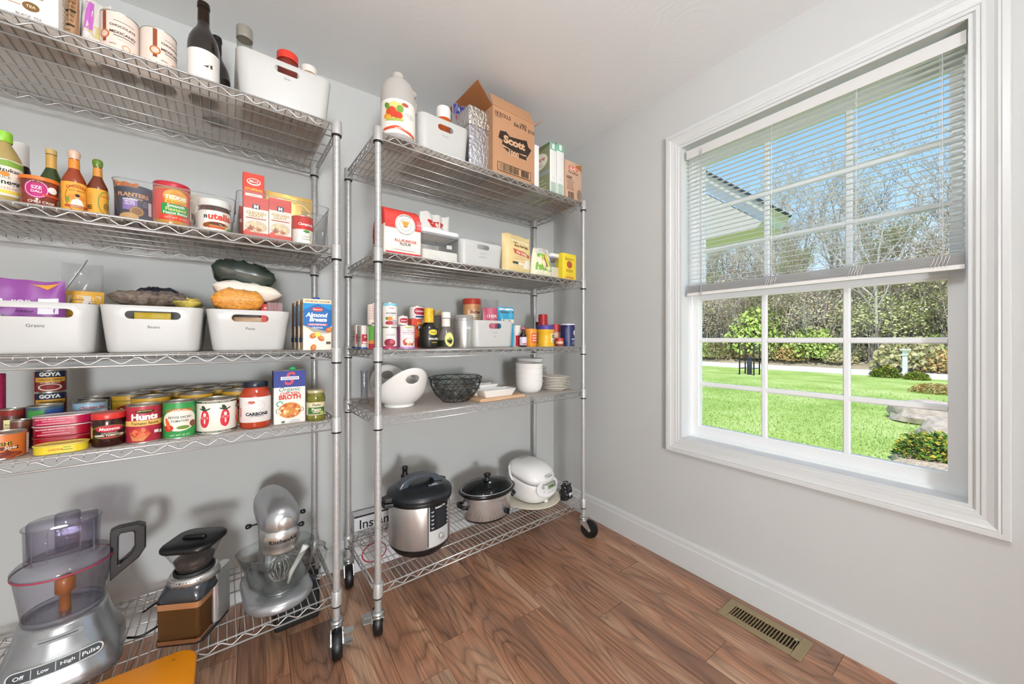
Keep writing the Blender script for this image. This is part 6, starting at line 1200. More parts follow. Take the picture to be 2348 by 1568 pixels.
t = can(U2, K, 912, 951, 746, .06, 'coconut_can', 'pink coconut milk can beside the cranberry stack', '#ecdfe0', lambda p, r, h: (p.ell(0, h*.40, r*.5, h*.04, '#b9c46a'), p.text('Organic', 0, h*.28, r*.8, '#4a5a4c', bold=.0), p.text('Coconut Cream', 0, h*.2, r*1.5, '#7a3a3c', bold=.02), p.rect(0, h*.12, r*1.3, .0016, '#c88a6a'), p.ell(0, -h*.2, r*.75, h*.16, '#c85a34'), p.ell(r*.1, -h*.16, r*.55, h*.11, '#f2e6dc'), p.spots(0, -h*.28, r*.6, h*.06, 8, ['#d2643c', '#8a4a2c', '#e9b88a'], .005, 3), p.rect(0, -h*.45, r*2.8, h*.08, '#b98ac0'), p.rect(-r*1.3, 0, r*.5, h*.9, '#8a4a6a')), turn=-.05, group='stacked baking cans')
can(U2, K, 911, 935, 724, .08, 'milk_can', 'small evaporated milk can on the coconut can', '#eee4e0', lambda p, r, h: (p.stad(0, .0, r*1.7, h*.5, '#a8283c'), p.text('Carnation', 0, .0, r*1.3, '#f4e4e2', bold=.03, shear=.2)), z0=t['_z'], turn=-.05, group='evaporated milk cans')
t = carton(U2, K, 944, 968, 731, .14, .07, 'cornstarch_box', 'red and orange box under the evaporated milk can', '#c8422c', lambda p, w_, h: (p.rect(w_*.25, h*.15, w_*.5, h*.5, '#d9842c'), p.ell(w_*.25, h*.2, w_*.28, w_*.28, '#2c2420'), p.text('R', w_*.25, h*.2, w_*.3, '#efe0d0', bold=.03), p.rect(0, -h*.3, w_*.9, h*.3, '#8a2a1c')), cat='box')
can(U2, K, 938, 973, 703, .175, 'milk_can', 'larger evaporated milk can on the red and orange box', '#eee4e0', lambda p, r, h: (p.stad(r*.1, h*.1, r*1.7, h*.55, '#a8283c'), p.text('Carnation', r*.1, h*.12, r*1.4, '#f4e4e2', bold=.03, shear=.2), p.rect(r*.1, -h*.32, r*1.3, h*.14, '#2a3566')), z0=t['_z'], group='evaporated milk cans')
bottle(U2, K, 962, 1004, 707, .06, [(0, 0), (.95, 0), (1, .03), (1, .48), (.9, .56), (.65, .62), (.5, .655), (.5, .97), (0, .97)], mat('molasses', '#17120f', rough=.1, spec=.7, noise=.1), 'dark molasses bottle with yellow wrapped cap', name='molasses_bottle', cap=[(.50, .64), (.55, .64), (.51, .98), (.47, 1), (0, 1)], capm=mat('yellow_wrap', '#e2b024', rough=.4, noise=.25, nscale=120), lab=(.06, .5), labm=mat('label_black', '#1c1a18', rough=.4), pr=lambda p, r, h: (p.ell(r*.15, h*.12, r*.55, h*.07, '#d9c84a'), p.text('Grandma', r*.15, h*.12, r*.7, '#2c2a14', bold=.02), p.text('MOLASSES', r*.25, -h*.04, r*1.3, '#ece8e0', bold=.04), p.text('ORIGINAL', r*.3, -h*.13, r*.7, '#d9c24a', bold=.03)), tn=-.05)
bottle(U2, K, 993, 1014, 712, .20, [(0, 0), (1, 0), (1, .55), (.85, .68), (.8, .88), (0, .88)], clear('jar_smoke', (.62, .58, .54), .5, .25, (.4, .33, .3)), 'corked glass jar behind the syrup bottle', name='cork_jar', cat='jar', cap=[(0, .86), (.85, .86), (.95, .9), (.95, .98), (.85, 1), (0, 1)], capm=mat('cork', '#a8926a', rough=.8, noise=.2, nscale=80), capname='cork')
bottle(U2, K, 1004, 1041, 716, .06, [(0, 0), (.92, 0), (1, .03), (1, .2), (.85, .36), (.62, .5), (.52, .6), (.5, .86), (0, .86)], clear('syrup_glass', (.80, .74, .72), .5, .3, (.72, .64, .62)), 'syrup bottle with white cap and yellow-green label', name='syrup_bottle', cap=[(.5, .84), (.58, .84), (.58, .985), (.54, 1), (0, 1)], capm=mat('white_cap4', '#efe9e2', rough=.4), lab=(.04, .22), labm=mat('label_dkgreen', '#23261c', rough=.4), neck=[(.53, .6), (.56, .6), (.54, .82), (.51, .82)], neckm=mat('neck_white', '#e6dcd4', rough=.5), pr=None)
u, r, px = U2.cyl(1004, 1041, .06); hS = U2.z(px, 716, .06)-SH_(K); p = Print(); p.ell(0, 0, r*.62, hS*.20, '#c3c860'); p.ell(0, 0, r*.56, hS*.185, '#d9dc8a'); p.text('maple', 0, 0, r*.8, '#6a7a2c', bold=.02); p.ringe(0, hS*.1, r*.14, r*.14, .0012, '#f0efd0'); p.rect(0, -hS*.12, r*.6, .003, '#c8803c')
tt = bpy.data.objects[[o.name for o in bpy.data.objects if o.name.startswith('syrup_bottle')][0]]; p.build('print', lambda a, b, hh: (a, -r*(1.03-.35*max(0, (b+hS*.02)/hS*2.2))+.5*a*a/r-hh, hS*.24+b), tt, lift=.001)
# steel canister with clamp
t, r, h = lathe_item(U2, K, 1041, 1085, 722, .07, 'steel_canister', 'brushed steel clamp canister beside the dark bottles', 'canister', [(0, 0), (.98, 0), (1, .012), (1, .80), (.985, .82), (1.01, .83), (1.01, .88), (.97, .89)], STEEL(), part='body')
sub(t, [(.95, .88), (1.0, .885), (1.02, .90), (1.02, .93), (.99, .94), (.97, .985), (.6, 1), (0, 1)], clear('lid_plastic', (.88, .88, .86), .4, .5, (.82, .82, .8)), 'lid', r, h)
g = G(); g.tube([(r*1.03, -r*.2, h*.93), (r*1.12, -r*.25, h*.80), (r*1.10, -r*.25, h*.66), (r*1.03, -r*.2, h*.60)], .0013, 6); g.tube([(r*1.03, .1*r, h*.93), (r*1.1, 0, h*.84), (r*1.1, -.2*r, h*.72)], .0013, 6); g.obj('clamp_wire', CHROME(), t)
p = Print(); p.rect(0, 0, r*.55, h*.07, '#e4e2de'); p.text('TEA', 0, 0, r*.3, '#8a8a8a', bold=.02); p.build('print', wrap(r, h*.60), t, step=.005)
bin_(U2, K, 1087, 1181, 735, .03, .20, 'white bin of chocolate chips among the baking goods', ['Chocolate', 'Chips'], 'white storage bins', hole_w=.075, ytx=1134, tw=.018, taper=.94, hole_h=.026)
INB2 = SH_(K)+.005
t, r, h = lathe_item(U2, K, 1061, 1104, 686, .29, 'candy_tub', 'orange snack tub with red lid behind the steel canister', 'tub', [(0, 0), (.86, 0), (.9, .02), (.97, .9), (0, .9)], mat('tub_orange', '#e0a06a', rough=.45, noise=.04), part='tub', turn=-.1)
sub(t, [(0, .88), (1.02, .88), (1.02, .98), (.98, 1), (0, 1)], mat('red_lid4', '#c2402c', rough=.4), 'lid', r, h)
p = Print(); p.rect(0, h*.05, r*1.8, h*.5, '#efd8b4'); p.text('Butter', 0, h*.22, r*1.3, '#8a2a20', bold=.03, shear=.2); p.text('naturals', 0, h*.33, r*.9, '#b8643c', bold=.01, shear=.2); p.lines(0, h*.1, r*1.0, 2, .01, '#b8643c', .002); p.build('print', wrap(r*.95, h*.5), t, step=.006)
bag(U2, K, 1100, 1145, 687, .14, .05, 'zip_bag', 'clear zip bag with pink packet in the chocolate chip bin', 'zip bag', '#dddddd', None, m=ZIPB(), z0=INB2, seed=61, top=4, crumple=.004)
bag(U2, K, 1106, 1142, 706, .10, .04, 'chip_pouch', 'pink pouch of chips inside the bin', 'pouch', '#b8566c', lambda p, w_, h: p.text('CHIPS', 0, h*.28, w_*.6, '#f0dce0', bold=.02), z0=INB2, seed=62, top=4)
bag(U2, K, 1141, 1176, 704, .11, .05, 'chip_pouch', 'turquoise pouch of chips inside the bin', 'pouch', '#3a9cc0', lambda p, w_, h: (p.rect(0, h*.44, w_*.9, h*.05, '#e9ecee'), p.rect(0, h*.36, w_*.9, h*.04, '#4a5a64'), p.rect(0, h*.13, w_*.8, h*.1, '#e4ddc8'), p.text('CHIP', 0, h*.13, w_*.5, '#2c2a28', bold=.03)), z0=INB2, seed=63, top=5)
carton(U2, K, 1182, 1194, 746, .08, .05, 'extract_box', 'white and red box squeezed beside the chip bin', '#e9e2dc', lambda p, w_, h: (p.rect(0, -h*.22, w_*.95, h*.5, '#b02a34'), p.ringe(w_*.1, h*.1, w_*.2, w_*.2, .001, '#6a6a6c')), cat='box')
bottle(U2, K, 1191, 1208, 750, .05, [(0, 0), (.95, 0), (1, .03), (1, .55), (.8, .66), (.45, .74), (.42, .92), (0, .92)], mat('vanilla', '#2a1814', rough=.12, spec=.6), 'small dark vanilla bottle with pink cap', name='vanilla_bottle', cap=[(.44, .88), (.56, .88), (.56, .985), (.5, 1), (0, 1)], capm=mat('pink_cap', '#c05a62', rough=.4), lab=(.08, .5), labm=mat('label_lilac', '#d9d0dc', rough=.5), pr=lambda p, r, h: p.rect(0, -h*.14, r*1.8, h*.1, '#c8788c'))
t, r, h = lathe_item(U2, K, 1203, 1231, 754, .06, 'pretzel_tub', 'orange pretzel tub beside the vanilla bottle', 'tub', [(0, 0), (.93, 0), (.97, .02), (1, .94), (.98, 1), (0, 1)], mat('tub_orange2', '#e0922c', rough=.4, noise=.03), part='tub')
p = Print(); p.rect(0, -h*.02, r*1.2, h*.55, '#d2592c'); p.text('DOTS', 0, h*.13, r*.8, '#f4e6d4', bold=.05); p.text('HOME', 0, -h*.02, r*.8, '#f4e6d4', bold=.04); p.text('STYLE', 0, -h*.16, r*.8, '#f4e6d4', bold=.04); p.build('print', wrap(r, h*.5), t, step=.005)
t, r, h = lathe_item(U2, K, 1230, 1271, 746, .07, 'cocoa_tub', 'yellow drink powder tub with purple lid', 'tub', [(0, 0), (1.0, 0), (1, .10), (.93, .13), (.93, .66), (1, .70), (1, .80), (0, .80)], mat('tub_yellow', '#e6b42c', rough=.35, noise=.03), part='tub')
sub(t, [(0, .79), (.98, .79), (.98, .97), (.92, 1), (0, 1)], mat('purple_lid', '#4a3a8c', rough=.4), 'lid', r, h); p = Print(); p.rect(r*.45, -h*.02, r*1.0, h*.42, '#e9e0b8'); p.stad(r*.5, h*.05, r*.8, h*.16, '#3f6a3c'); p.text('Powder', r*.5, h*.05, r*.6, '#f4efdc', bold=.03); p.spots(r*.5, -h*.14, r*.4, h*.05, 6, ['#a8562c', '#5a8a3c', '#e4a43c'], .004, 3); p.build('print', wrap(r*.935, h*.42), t, step=.005)
lathe_item(U2, K, 1234, 1256, 721, .19, 'spray_can', 'cooking spray can with a red cap', 'spray can', [(0, 0), (1, 0), (1, .55), (.9, .6), (.9, .62), (.98, .62), (.98, .96), (.9, 1), (0, 1)], mat('red_spray', '#a82a2c', rough=.3, noise=.03), part='can')
lathe_item(U2, K, 1226, 1237, 738, .24, 'spice_bottle', 'tiny black-capped bottle behind the yellow tub', 'bottle', [(0, 0), (1, 0), (1, .6), (.6, .7), (.6, 1), (0, 1)], BLACKP(), part='bottle')
def spice(xl, xr, yt, v, lab, c1):
    t, r, h = lathe_item(U2, K, xl, xr, yt, v, 'spice_jar', lab, 'jar', [(0, 0), (.95, 0), (1, .03), (1, .66), (.9, .7), (0, .7)], mat('spice_'+c1[1:], c1, rough=.4, noise=.15, nscale=60), part='jar', group='small red-lidded jars')
    sub(t, [(0, .68), (1.0, .68), (1.0, .98), (.95, 1), (0, 1)], mat('red_lid5', '#c43a34', rough=.4), 'lid', r, h); sub(t, [(1.004, .3), (1.012, .31), (1.012, .6), (1.004, .61)], mat('label_peach', '#e6b49a', rough=.5), 'paper_label', r, h)
spice(1264, 1285, 744, .17, 'taller red-lidded sprinkle jar behind the salt', '#c87a6a'); spice(1274, 1292, 775, .05, 'short red-lidded jar in front of the salt', '#8a4a34')
t, r, h = lathe_item(U2, K, 1285, 1318, 743, .08, 'salt_canister', 'navy blue round salt canister at the end of the shelf', 'canister', [(0, 0), (1, 0), (1, .96), (0, .96)], mat('salt_navy', '#262c5c', rough=.4, noise=.03), part='body')
sub(t, [(0, .95), (1.01, .95), (1.01, 1), (0, 1)], mat('salt_lid', '#e6e6ec', rough=.4), 'lid', r, h); p = Print(); p.ell(r*.35, h*.12, r*.24, h*.12, '#e9e6e4'); p.rect(r*.4, h*.0, r*.1, h*.12, '#d9d6a0'); p.text('MORTON', r*.3, -h*.17, r*1.0, '#f0eef0', bold=.04); p.lines(r*.3, -h*.27, r*.9, 3, h*.06, '#d9d8e4', .002); p.lines(-r*.95, h*.3, r*.4, 10, h*.06, '#8a8ca8', .002); p.build('print', wrap(r, h*.48), t, step=.005)
# ================================================================ unit 2, fourth shelf (crockery)
K = 1
CER = mat('white_ceramic', '#eceae6', rough=.18, spec=.55, noise=.008, nscale=6)
CER2 = mat('cream_ceramic', '#e4ded2', rough=.22, spec=.5, noise=.01, nscale=6)
t, r, h = lathe_item(U2, K, 822, 848, 850, .33, 'bud_vase', 'slim clear glass bud vase at the rear corner', 'vase', [(0, .02), (.9, 0), (1, .04), (.9, .09), (.62, .16), (.62, .9), (.72, 1), (.66, 1), (.56, .9), (.56, .2)], clear('vase_glass', (.94, .95, .97), .6), part='vase')
# big bowl with two pierced ears
def eared_bowl():
    t = thing('salad_bowl', 'large white bowl with two pierced ear handles', 'bowl', U2.W(.152, .18, SH_(K)), radians(-83))
    n, m_ = 64, 16; R = .128
    def pt(a, k, inner):
        ear = abs(cos(a))**2.2; H = .082+.088*ear
        s_ = k; rr = .062+(R-.062)*(1-(1-s_)**2.2)*(.93+.07*ear); z = H*s_**1.25*.97+.012*(s_ > 0)+.0
        if s_ == 0: z = .012
        rr += .018*ear*s_**3
        if inner: rr -= .004
        return (rr*cos(a), rr*sin(a)*(.94), z+(.003 if inner and s_ < .3 else 0))
    V = []
    for inner in (0, 1):
        for j in range(m_+1):
            for i in range(n): V.append(pt(2*pi*i/n, j/m_, inner))
    F = []
    for q_ in (0, 1):
        b = q_*(m_+1)*n
        for j in range(m_):
            for i in range(n):
                l = (i+1) % n; f = (b+j*n+i, b+j*n+l, b+(j+1)*n+l, b+(j+1)*n+i); F.append(f if not q_ else tuple(reversed(f)))
    b2 = (m_+1)*n
    for i in range(n): l = (i+1) % n; F.append((m_*n+i, m_*n+l, b2+m_*n+l, b2+m_*n+i))
    F.append(tuple(range(n-1, -1, -1))); F.append(tuple(b2+i for i in range(n)))
    g = G(); g.add(V, F, 0, True); me = g.mesh('bowl', CER)
    P = [(.030*cos(2*pi*k/24), .128+.019*sin(2*pi*k/24)) for k in range(24)]
    c_ = G(); c_.prism(P, -.25, .25, 'yz')
    me = cut(me, [c_]); link('bowl', me, t)
    g = G(); g.lathe([(0, 0), (.064, 0), (.066, .004), (.062, .016), (0, .016)], 40); g.obj('foot', CER, t)
eared_bowl()
def wire_basket():
    u, r, px = U2.cyl(983, 1107, .135); t = thing('wire_basket', 'black geometric wire basket holding a glass bowl', 'basket', U2.W(u, .14, SH_(K)), U2.a)
    n = 12; rad = [(.062, .003, 0), (.094, .032, .5), (.113, .066, 0), (.122, .094, .5), (.127, .115, 0)]; W_ = mat('black_wire', '#15161a', rough=.45)
    R_ = [[(a*cos(2*pi*(k+o)/n), a*sin(2*pi*(k+o)/n), z) for k in range(n)] for a, z, o in rad]
    g = G()
    for i, L in enumerate(R_): g.tube(L, .0022 if i in (0, 4) else .0014, 6, closed=True)
    g.obj('ring_wires', W_, t); g = G()
    for i in range(4):
        for k in range(n):
            a = R_[i][k]; j = (k, (k-1) % n) if rad[i][2] == 0 else (k, (k+1) % n)
            for q in j: g.tube([a, R_[i+1][q]], .0014, 5)
    g.obj('lattice_wires', W_, t)
    b = thing('glass_bowl', 'clear glass bowl nested in the wire basket', 'bowl', U2.W(u, .14, SH_(K)+.008), U2.a)
    g = G(); g.lathe([(0, 0), (.045, 0), (.075, .022), (.098, .06), (.112, .112), (.114, .118), (.110, .118), (.095, .062), (.072, .026), (0, .004)], 40); g.obj('bowl', CLEARG(), b)
wire_basket()
# wooden board and square white dishes
vb_ = .012; ul, ur = U2.u(1102, vb_)[0], U2.u(1205, vb_)[0]; ub = (ul+ur)/2
t = thing('serving_board', 'pale wooden serving board under the square dishes', 'board', U2.W(ub, vb_+.085, SH_(K)), U2.a)
g = G(); softbox(g, ur-ul, .17, .016, .003, .006, 0, 0, 0); g.obj('board', mat('pale_wood', '#c9a482', rough=.5, noise=.15, nscale=12, stretch=(1, 14, 14)), t)
zb_ = SH_(K)+.016
def dish(u, v, w_, d, h, z0, lab, turn=0):
    t = thing('square_dish', lab, 'dish', U2.W(u, v, z0), U2.a+turn, 'square white dishes'); g = G()
    g.loft([rrect(w_*.80, d*.76, .006, 3, 0), rrect(w_*.82, d*.78, .006, 3, .002), rrect(w_, d, .006, 3, h), rrect(w_-.006, d-.006, .005, 3, h), rrect(w_*.78, d*.74, .005, 3, .006)], smooth=True); g.obj('dish', CER, t, sharp=30)
dish(ub-.01, .068, .20, .085, .034, zb_, 'long square-sided white dish at the front of the board')
dish(ub-.055, .145, .115, .07, .030, zb_, 'small white dish behind the long one')
dish(ub+.05, .146, .085, .07, .028, zb_, 'small white dish on the bowl side of the board')
dish(ub-.03, .220, .19, .07, .032, SH_(K), 'white dish behind the wooden board', .0)
dish(ub-.02, .145, .12, .07, .022, zb_+.030, 'small white dish stacked on top of another')
dish(ub-.04, .32, .21, .11, .028, SH_(K), 'wide low white dish at the back of the shelf')
# bowls
BW = [(0, .0), (.55, 0), (.68, .02), (.86, .22), (.97, .6), (1, 1), (.965, 1), (.93, .6), (.8, .25), (.6, .08), (0, .06)]
u, r, px = U2.cyl(1182, 1245, .14); hb = .072; z_ = SH_(K)
for i, lab in enumerate(('white cereal bowl at the bottom of the stack', 'white cereal bowl second from the bottom', 'white cereal bowl third from the bottom', 'white cereal bowl at the top of the stack')):
    t = thing('cereal_bowl', lab, 'bowl', U2.W(u, .14, z_), U2.a, 'stacked cereal bowls'); g = G(); g.lathe([(a*r, b*hb) for a, b in BW], 40); g.obj('bowl', CER, t, sharp=50); z_ += .0305
PLT = [(0, 0), (.58, 0), (.6, .0), (.62, .14), (.9, .72), (1, .86), (1.0, 1), (.97, 1), (.88, .86), (.64, .34), (0, .3)]
u, r, px = U2.cyl(1241, 1308, .11); z_ = SH_(K); hp = .020
for i in range(8):
    t = thing('side_plate', ('bottom', 'second lowest', 'third lowest', 'fourth lowest', 'fourth highest', 'third highest', 'second highest', 'top')[i]+' white side plate in the front stack of eight', 'plate', U2.W(u, .115, z_), U2.a, 'stacked side plates'); g = G(); g.lathe([(a*r, b*hp) for a, b in PLT], 40); g.obj('plate', CER2, t, sharp=60); z_ += .0088
z_ = SH_(K); r2 = .098
for i in range(11):
    t = thing('dinner_plate', ('bottom', 'second lowest', 'third lowest', 'fourth lowest', 'fifth lowest', 'middle', 'fifth highest', 'fourth highest', 'third highest', 'second highest', 'top')[i]+' white plate in the taller rear stack', 'plate', U2.W(1.055, .315, z_), U2.a, 'rear stack of plates'); g = G(); g.lathe([(a*r2, b*hp) for a, b in PLT], 40); g.obj('plate', CER2, t, sharp=60); z_ += .0105
t = thing('serving_bowl', 'white bowl on top of the rear stack of plates', 'bowl', U2.W(1.045, .315, z_+.004), U2.a); g = G(); g.lathe([(a*.082, b*.058) for a, b in BW], 40); g.obj('bowl', CER, t, sharp=50)
# ================================================================ unit 2, bottom shelf (cookers)
def pressure_cooker():
    u, v = .243, .165; r = .136; t = thing('pressure_cooker', 'steel electric pressure cooker with black locking lid', 'pressure cooker', U2.W(u, v, SH_(0)), U2.a-.02)
    g = G(); g.lathe([(0, 0), (r*.80, 0), (r*.84, .004), (r*.98, .030), (r*1.0, .040), (r*.99, .042), (0, .042)], 48); g.obj('base', BLACKP(), t, sharp=40)
    g = G(); g.lathe([(r*.98, .040), (r, .042), (r, .222), (r*.985, .226)], 56); g.obj('body', mat('pot_steel', '#dcdad8', rough=.30, metal=.8, noise=.05, nscale=20, stretch=(1, 1, 40)), t)
    g = G(); g.lathe([(r*.98, .222), (r*1.05, .222), (r*1.06, .228), (r*1.04, .240), (r*.9, .243)], 48); g.obj('rim_band', BLACKP(), t, sharp=40)
    LB = mat('lid_black', '#1f2226', rough=.34, noise=.08)
    g = G(); g.lathe([(r*1.05, .238), (r*1.07, .244), (r*1.06, .256), (r*.98, .265), (r*.78, .276), (r*.4, .283), (0, .285)], 48); l_ = g.obj('lid', LB, t)
    g = G(); P = []                # arched grip across the lid
    for k in range(13): a = pi*k/12; P.append((-.104*cos(a), .264+.060*sin(a)**.8))
    Q = []
    for k in range(13): a = pi*(12-k)/12; Q.append((-.060*cos(a), .278+.030*sin(a)**.8))
    V = [(p_[0], y, p_[1]) for y in (-.022, .030) for p_ in P+list(reversed(Q))]; n = 13; F = []
    for k in range(n-1): F += [(k, k+1, n+k+1, n+k), (2*n+k+1, 2*n+k, 3*n+k, 3*n+k+1), (k+1, k, 2*n+k, 2*n+k+1), (n+k, n+k+1, 3*n+k+1, 3*n+k)]
    F += [(0, n, 3*n, 2*n), (n-1, 3*n-1, 4*n-1, 2*n-1)]
    g.add(V, F, 0, False); o = g.obj('grip', mat('grip_grey', '#464d55', rough=.3), l_); bv = o.modifiers.new('b', 'BEVEL'); bv.width = .005; bv.segments = 2
    def lf(uu, vv, h): y = -.055+vv*.95; return (uu+.012, y, .2915-.55*(y*y+uu*uu)-.006+h-.004)
    p = Print(); p.stad(0, 0, .15, .042, '#5a6068'); p.rect(.0, -.004, .095, .013, '#c9cbce')
    for k in range(6): p.rect(-.04+.016*k, -.004, .007, .007, '#f0f1f2')
    p.build('print', lf, l_, step=.015, lift=.002)
    g = G(); g.lathe([(.016, .286), (.019, .289), (.019, .300), (.013, .303), (.011, .325), (.0135, .328), (.0135, .338), (.006, .342), (0, .342)], 20, at=(-.038, .085, 0)); g.obj('steam_valve', BLACKP(), l_)
    for an in (pi+.05, .45):
        g = G(); ca, sa = cos(an), sin(an)
        for (a0, a1, z0, z1, wd) in ((.130, .176, .218, .236, .040), (.134, .170, .236, .256, .030)):
            pts = []
            for (q, s_) in ((a0, -wd), (a1, -wd*.6), (a1, wd*.6), (a0, wd)): pts.append((ca*q-sa*s_, sa*q+ca*s_))
            g.prism(pts, z0, z1, 'xy')
        o = g.obj('side_handle', BLACKP(), t); bv = o.modifiers.new('b', 'BEVEL'); bv.width = .004; bv.segments = 2
    # control panel
    p = Print(); p.rect(0, 0, .116, .176, '#c4c4c2'); p.rect(-.055, 0, .005, .17, '#3a3a3c'); p.rect(.004, .033, .104, .105, '#17181b'); p.rect(.008, .025, .052, .078, '#26282d'); p.text('Instant Pot', .006, .076, .056, '#f2f2f2', bold=.03)
    for s_ in (-1, 1):
        for k in range(5): p.rect(.006+s_*.041, .062-.017*k, .013, .003, '#d9dadc'); p.rect(.006+s_*.041, .058-.017*k, .008, .0016, '#a9aaad')
    p.ell(.006, -.052, .0135, .0135, '#b1b1b0'); p.ell(.006, -.052, .0105, .0105, '#d6d6d4'); p.lines(.035, -.046, .012, 1, .01, '#7a7a7a', .0016)
    p.build('control_panel', wrap(r, .134, a=.26), t, step=.008, lift=.0012)
    g = G(); a = .26+.006/r; g.lathe([(0, 0), (.013, 0), (.0125, .010), (.011, .012), (0, .012)], 24); g.xform(Matrix.Translation((r*1.008*sin(a), -r*1.008*cos(a), .082)) @ Matrix.Rotation(a, 4, 'Z') @ Matrix.Rotation(pi/2, 4, 'X')); g.obj('dial', mat('dial_silver', '#cfcfcd', rough=.3, metal=.6), t)
pressure_cooker()
def slow_cooker():
    t = thing('slow_cooker', 'oval steel slow cooker with glass lid', 'slow cooker', U2.W(.645, .205, SH_(0)), U2.a-.04); sx, sy = 1.16, .88; r = .122
    g = G(); g.lathe([(0, 0), (r*.86, 0), (r*.90, .006), (r*.92, .014), (0, .014)], 48, sx, sy); g.obj('foot', BLACKP(), t)
    g = G(); g.lathe([(r*.92, .012), (r*.96, .016), (r*1.0, .12), (r*1.02, .128), (r*.98, .13)], 56, sx, sy); g.obj('shell', mat('cooker_steel', '#e0dfde', rough=.24, metal=.8, noise=.03, nscale=15), t)
    CRK = mat('crock_black', '#101012', rough=.1, spec=.7)
    g = G(); g.lathe([(r*.96, .124), (r*1.04, .126), (r*1.14, .140), (r*1.15, .147), (r*1.08, .150), (r*.98, .144), (r*.92, .13), (r*.88, .05), (0, .03)], 56, sx, sy); g.obj('crock', CRK, t)
    LG = clear('lid_glass', (.40, .43, .44), .5, .10, (.12, .13, .13))
    g = G(); g.lathe([(r*1.02, .147), (r*.98, .156), (r*.80, .172), (r*.5, .184), (r*.2, .189), (0, .190)], 48, sx, sy); l_ = g.obj('lid', LG, t)
    g = G(); g.tube([(r*1.025*sx*cos(2*pi*k/48), r*1.025*sy*sin(2*pi*k/48), .149) for k in range(48)], .0028, 6, closed=True); g.obj('lid_ring', STEEL(), l_)
    g = G(); g.lathe([(.026, .188), (.028, .191), (.014, .195), (.012, .205), (.020, .210), (.020, .218), (.012, .222), (0, .222)], 24); g.obj('knob', BLACKP(), l_)
    for s_ in (-1, 1):
        g = G(); x0 = s_*r*sx*.97; P = [(x0, -.035, .082), (x0+s_*.022, -.03, .086), (x0+s_*.032, 0, .088), (x0+s_*.022, .03, .086), (x0, .035, .082)]; g.tube(P, .0095, 10); g.obj('side_handle', BLACKP(), t)
    p = Print(); p.text('SLOW COOK', .03, .03, .048, '#5a5a5c', bold=.0); p.lines(.05, -.008, .02, 2, .006, '#6a6a6c', .0012)
    p.build('print', lambda a, b, h: (a, -(r*.98*sy)*sqrt(max(0, 1-(a/(r*.98*sx))**2))-h-.001-.02*b, .075+b), t, step=.01, lift=.002)
    g = G(); g.lathe([(0, 0), (.014, 0), (.014, .008), (.012, .012), (0, .012)], 22); g.box((-.0035, -.014, .01), (.0035, .014, .02)); x = .055; yk = -(r*.975*sy)*sqrt(1-(x/(r*.975*sx))**2); an = atan2(x*sy/sx, -yk)
    g.xform(Matrix.Translation((x, yk+.001, .042)) @ Matrix.Rotation(an, 4, 'Z') @ Matrix.Rotation(pi/2, 4, 'X')); g.obj('dial', BLACKP(), t)
slow_cooker()
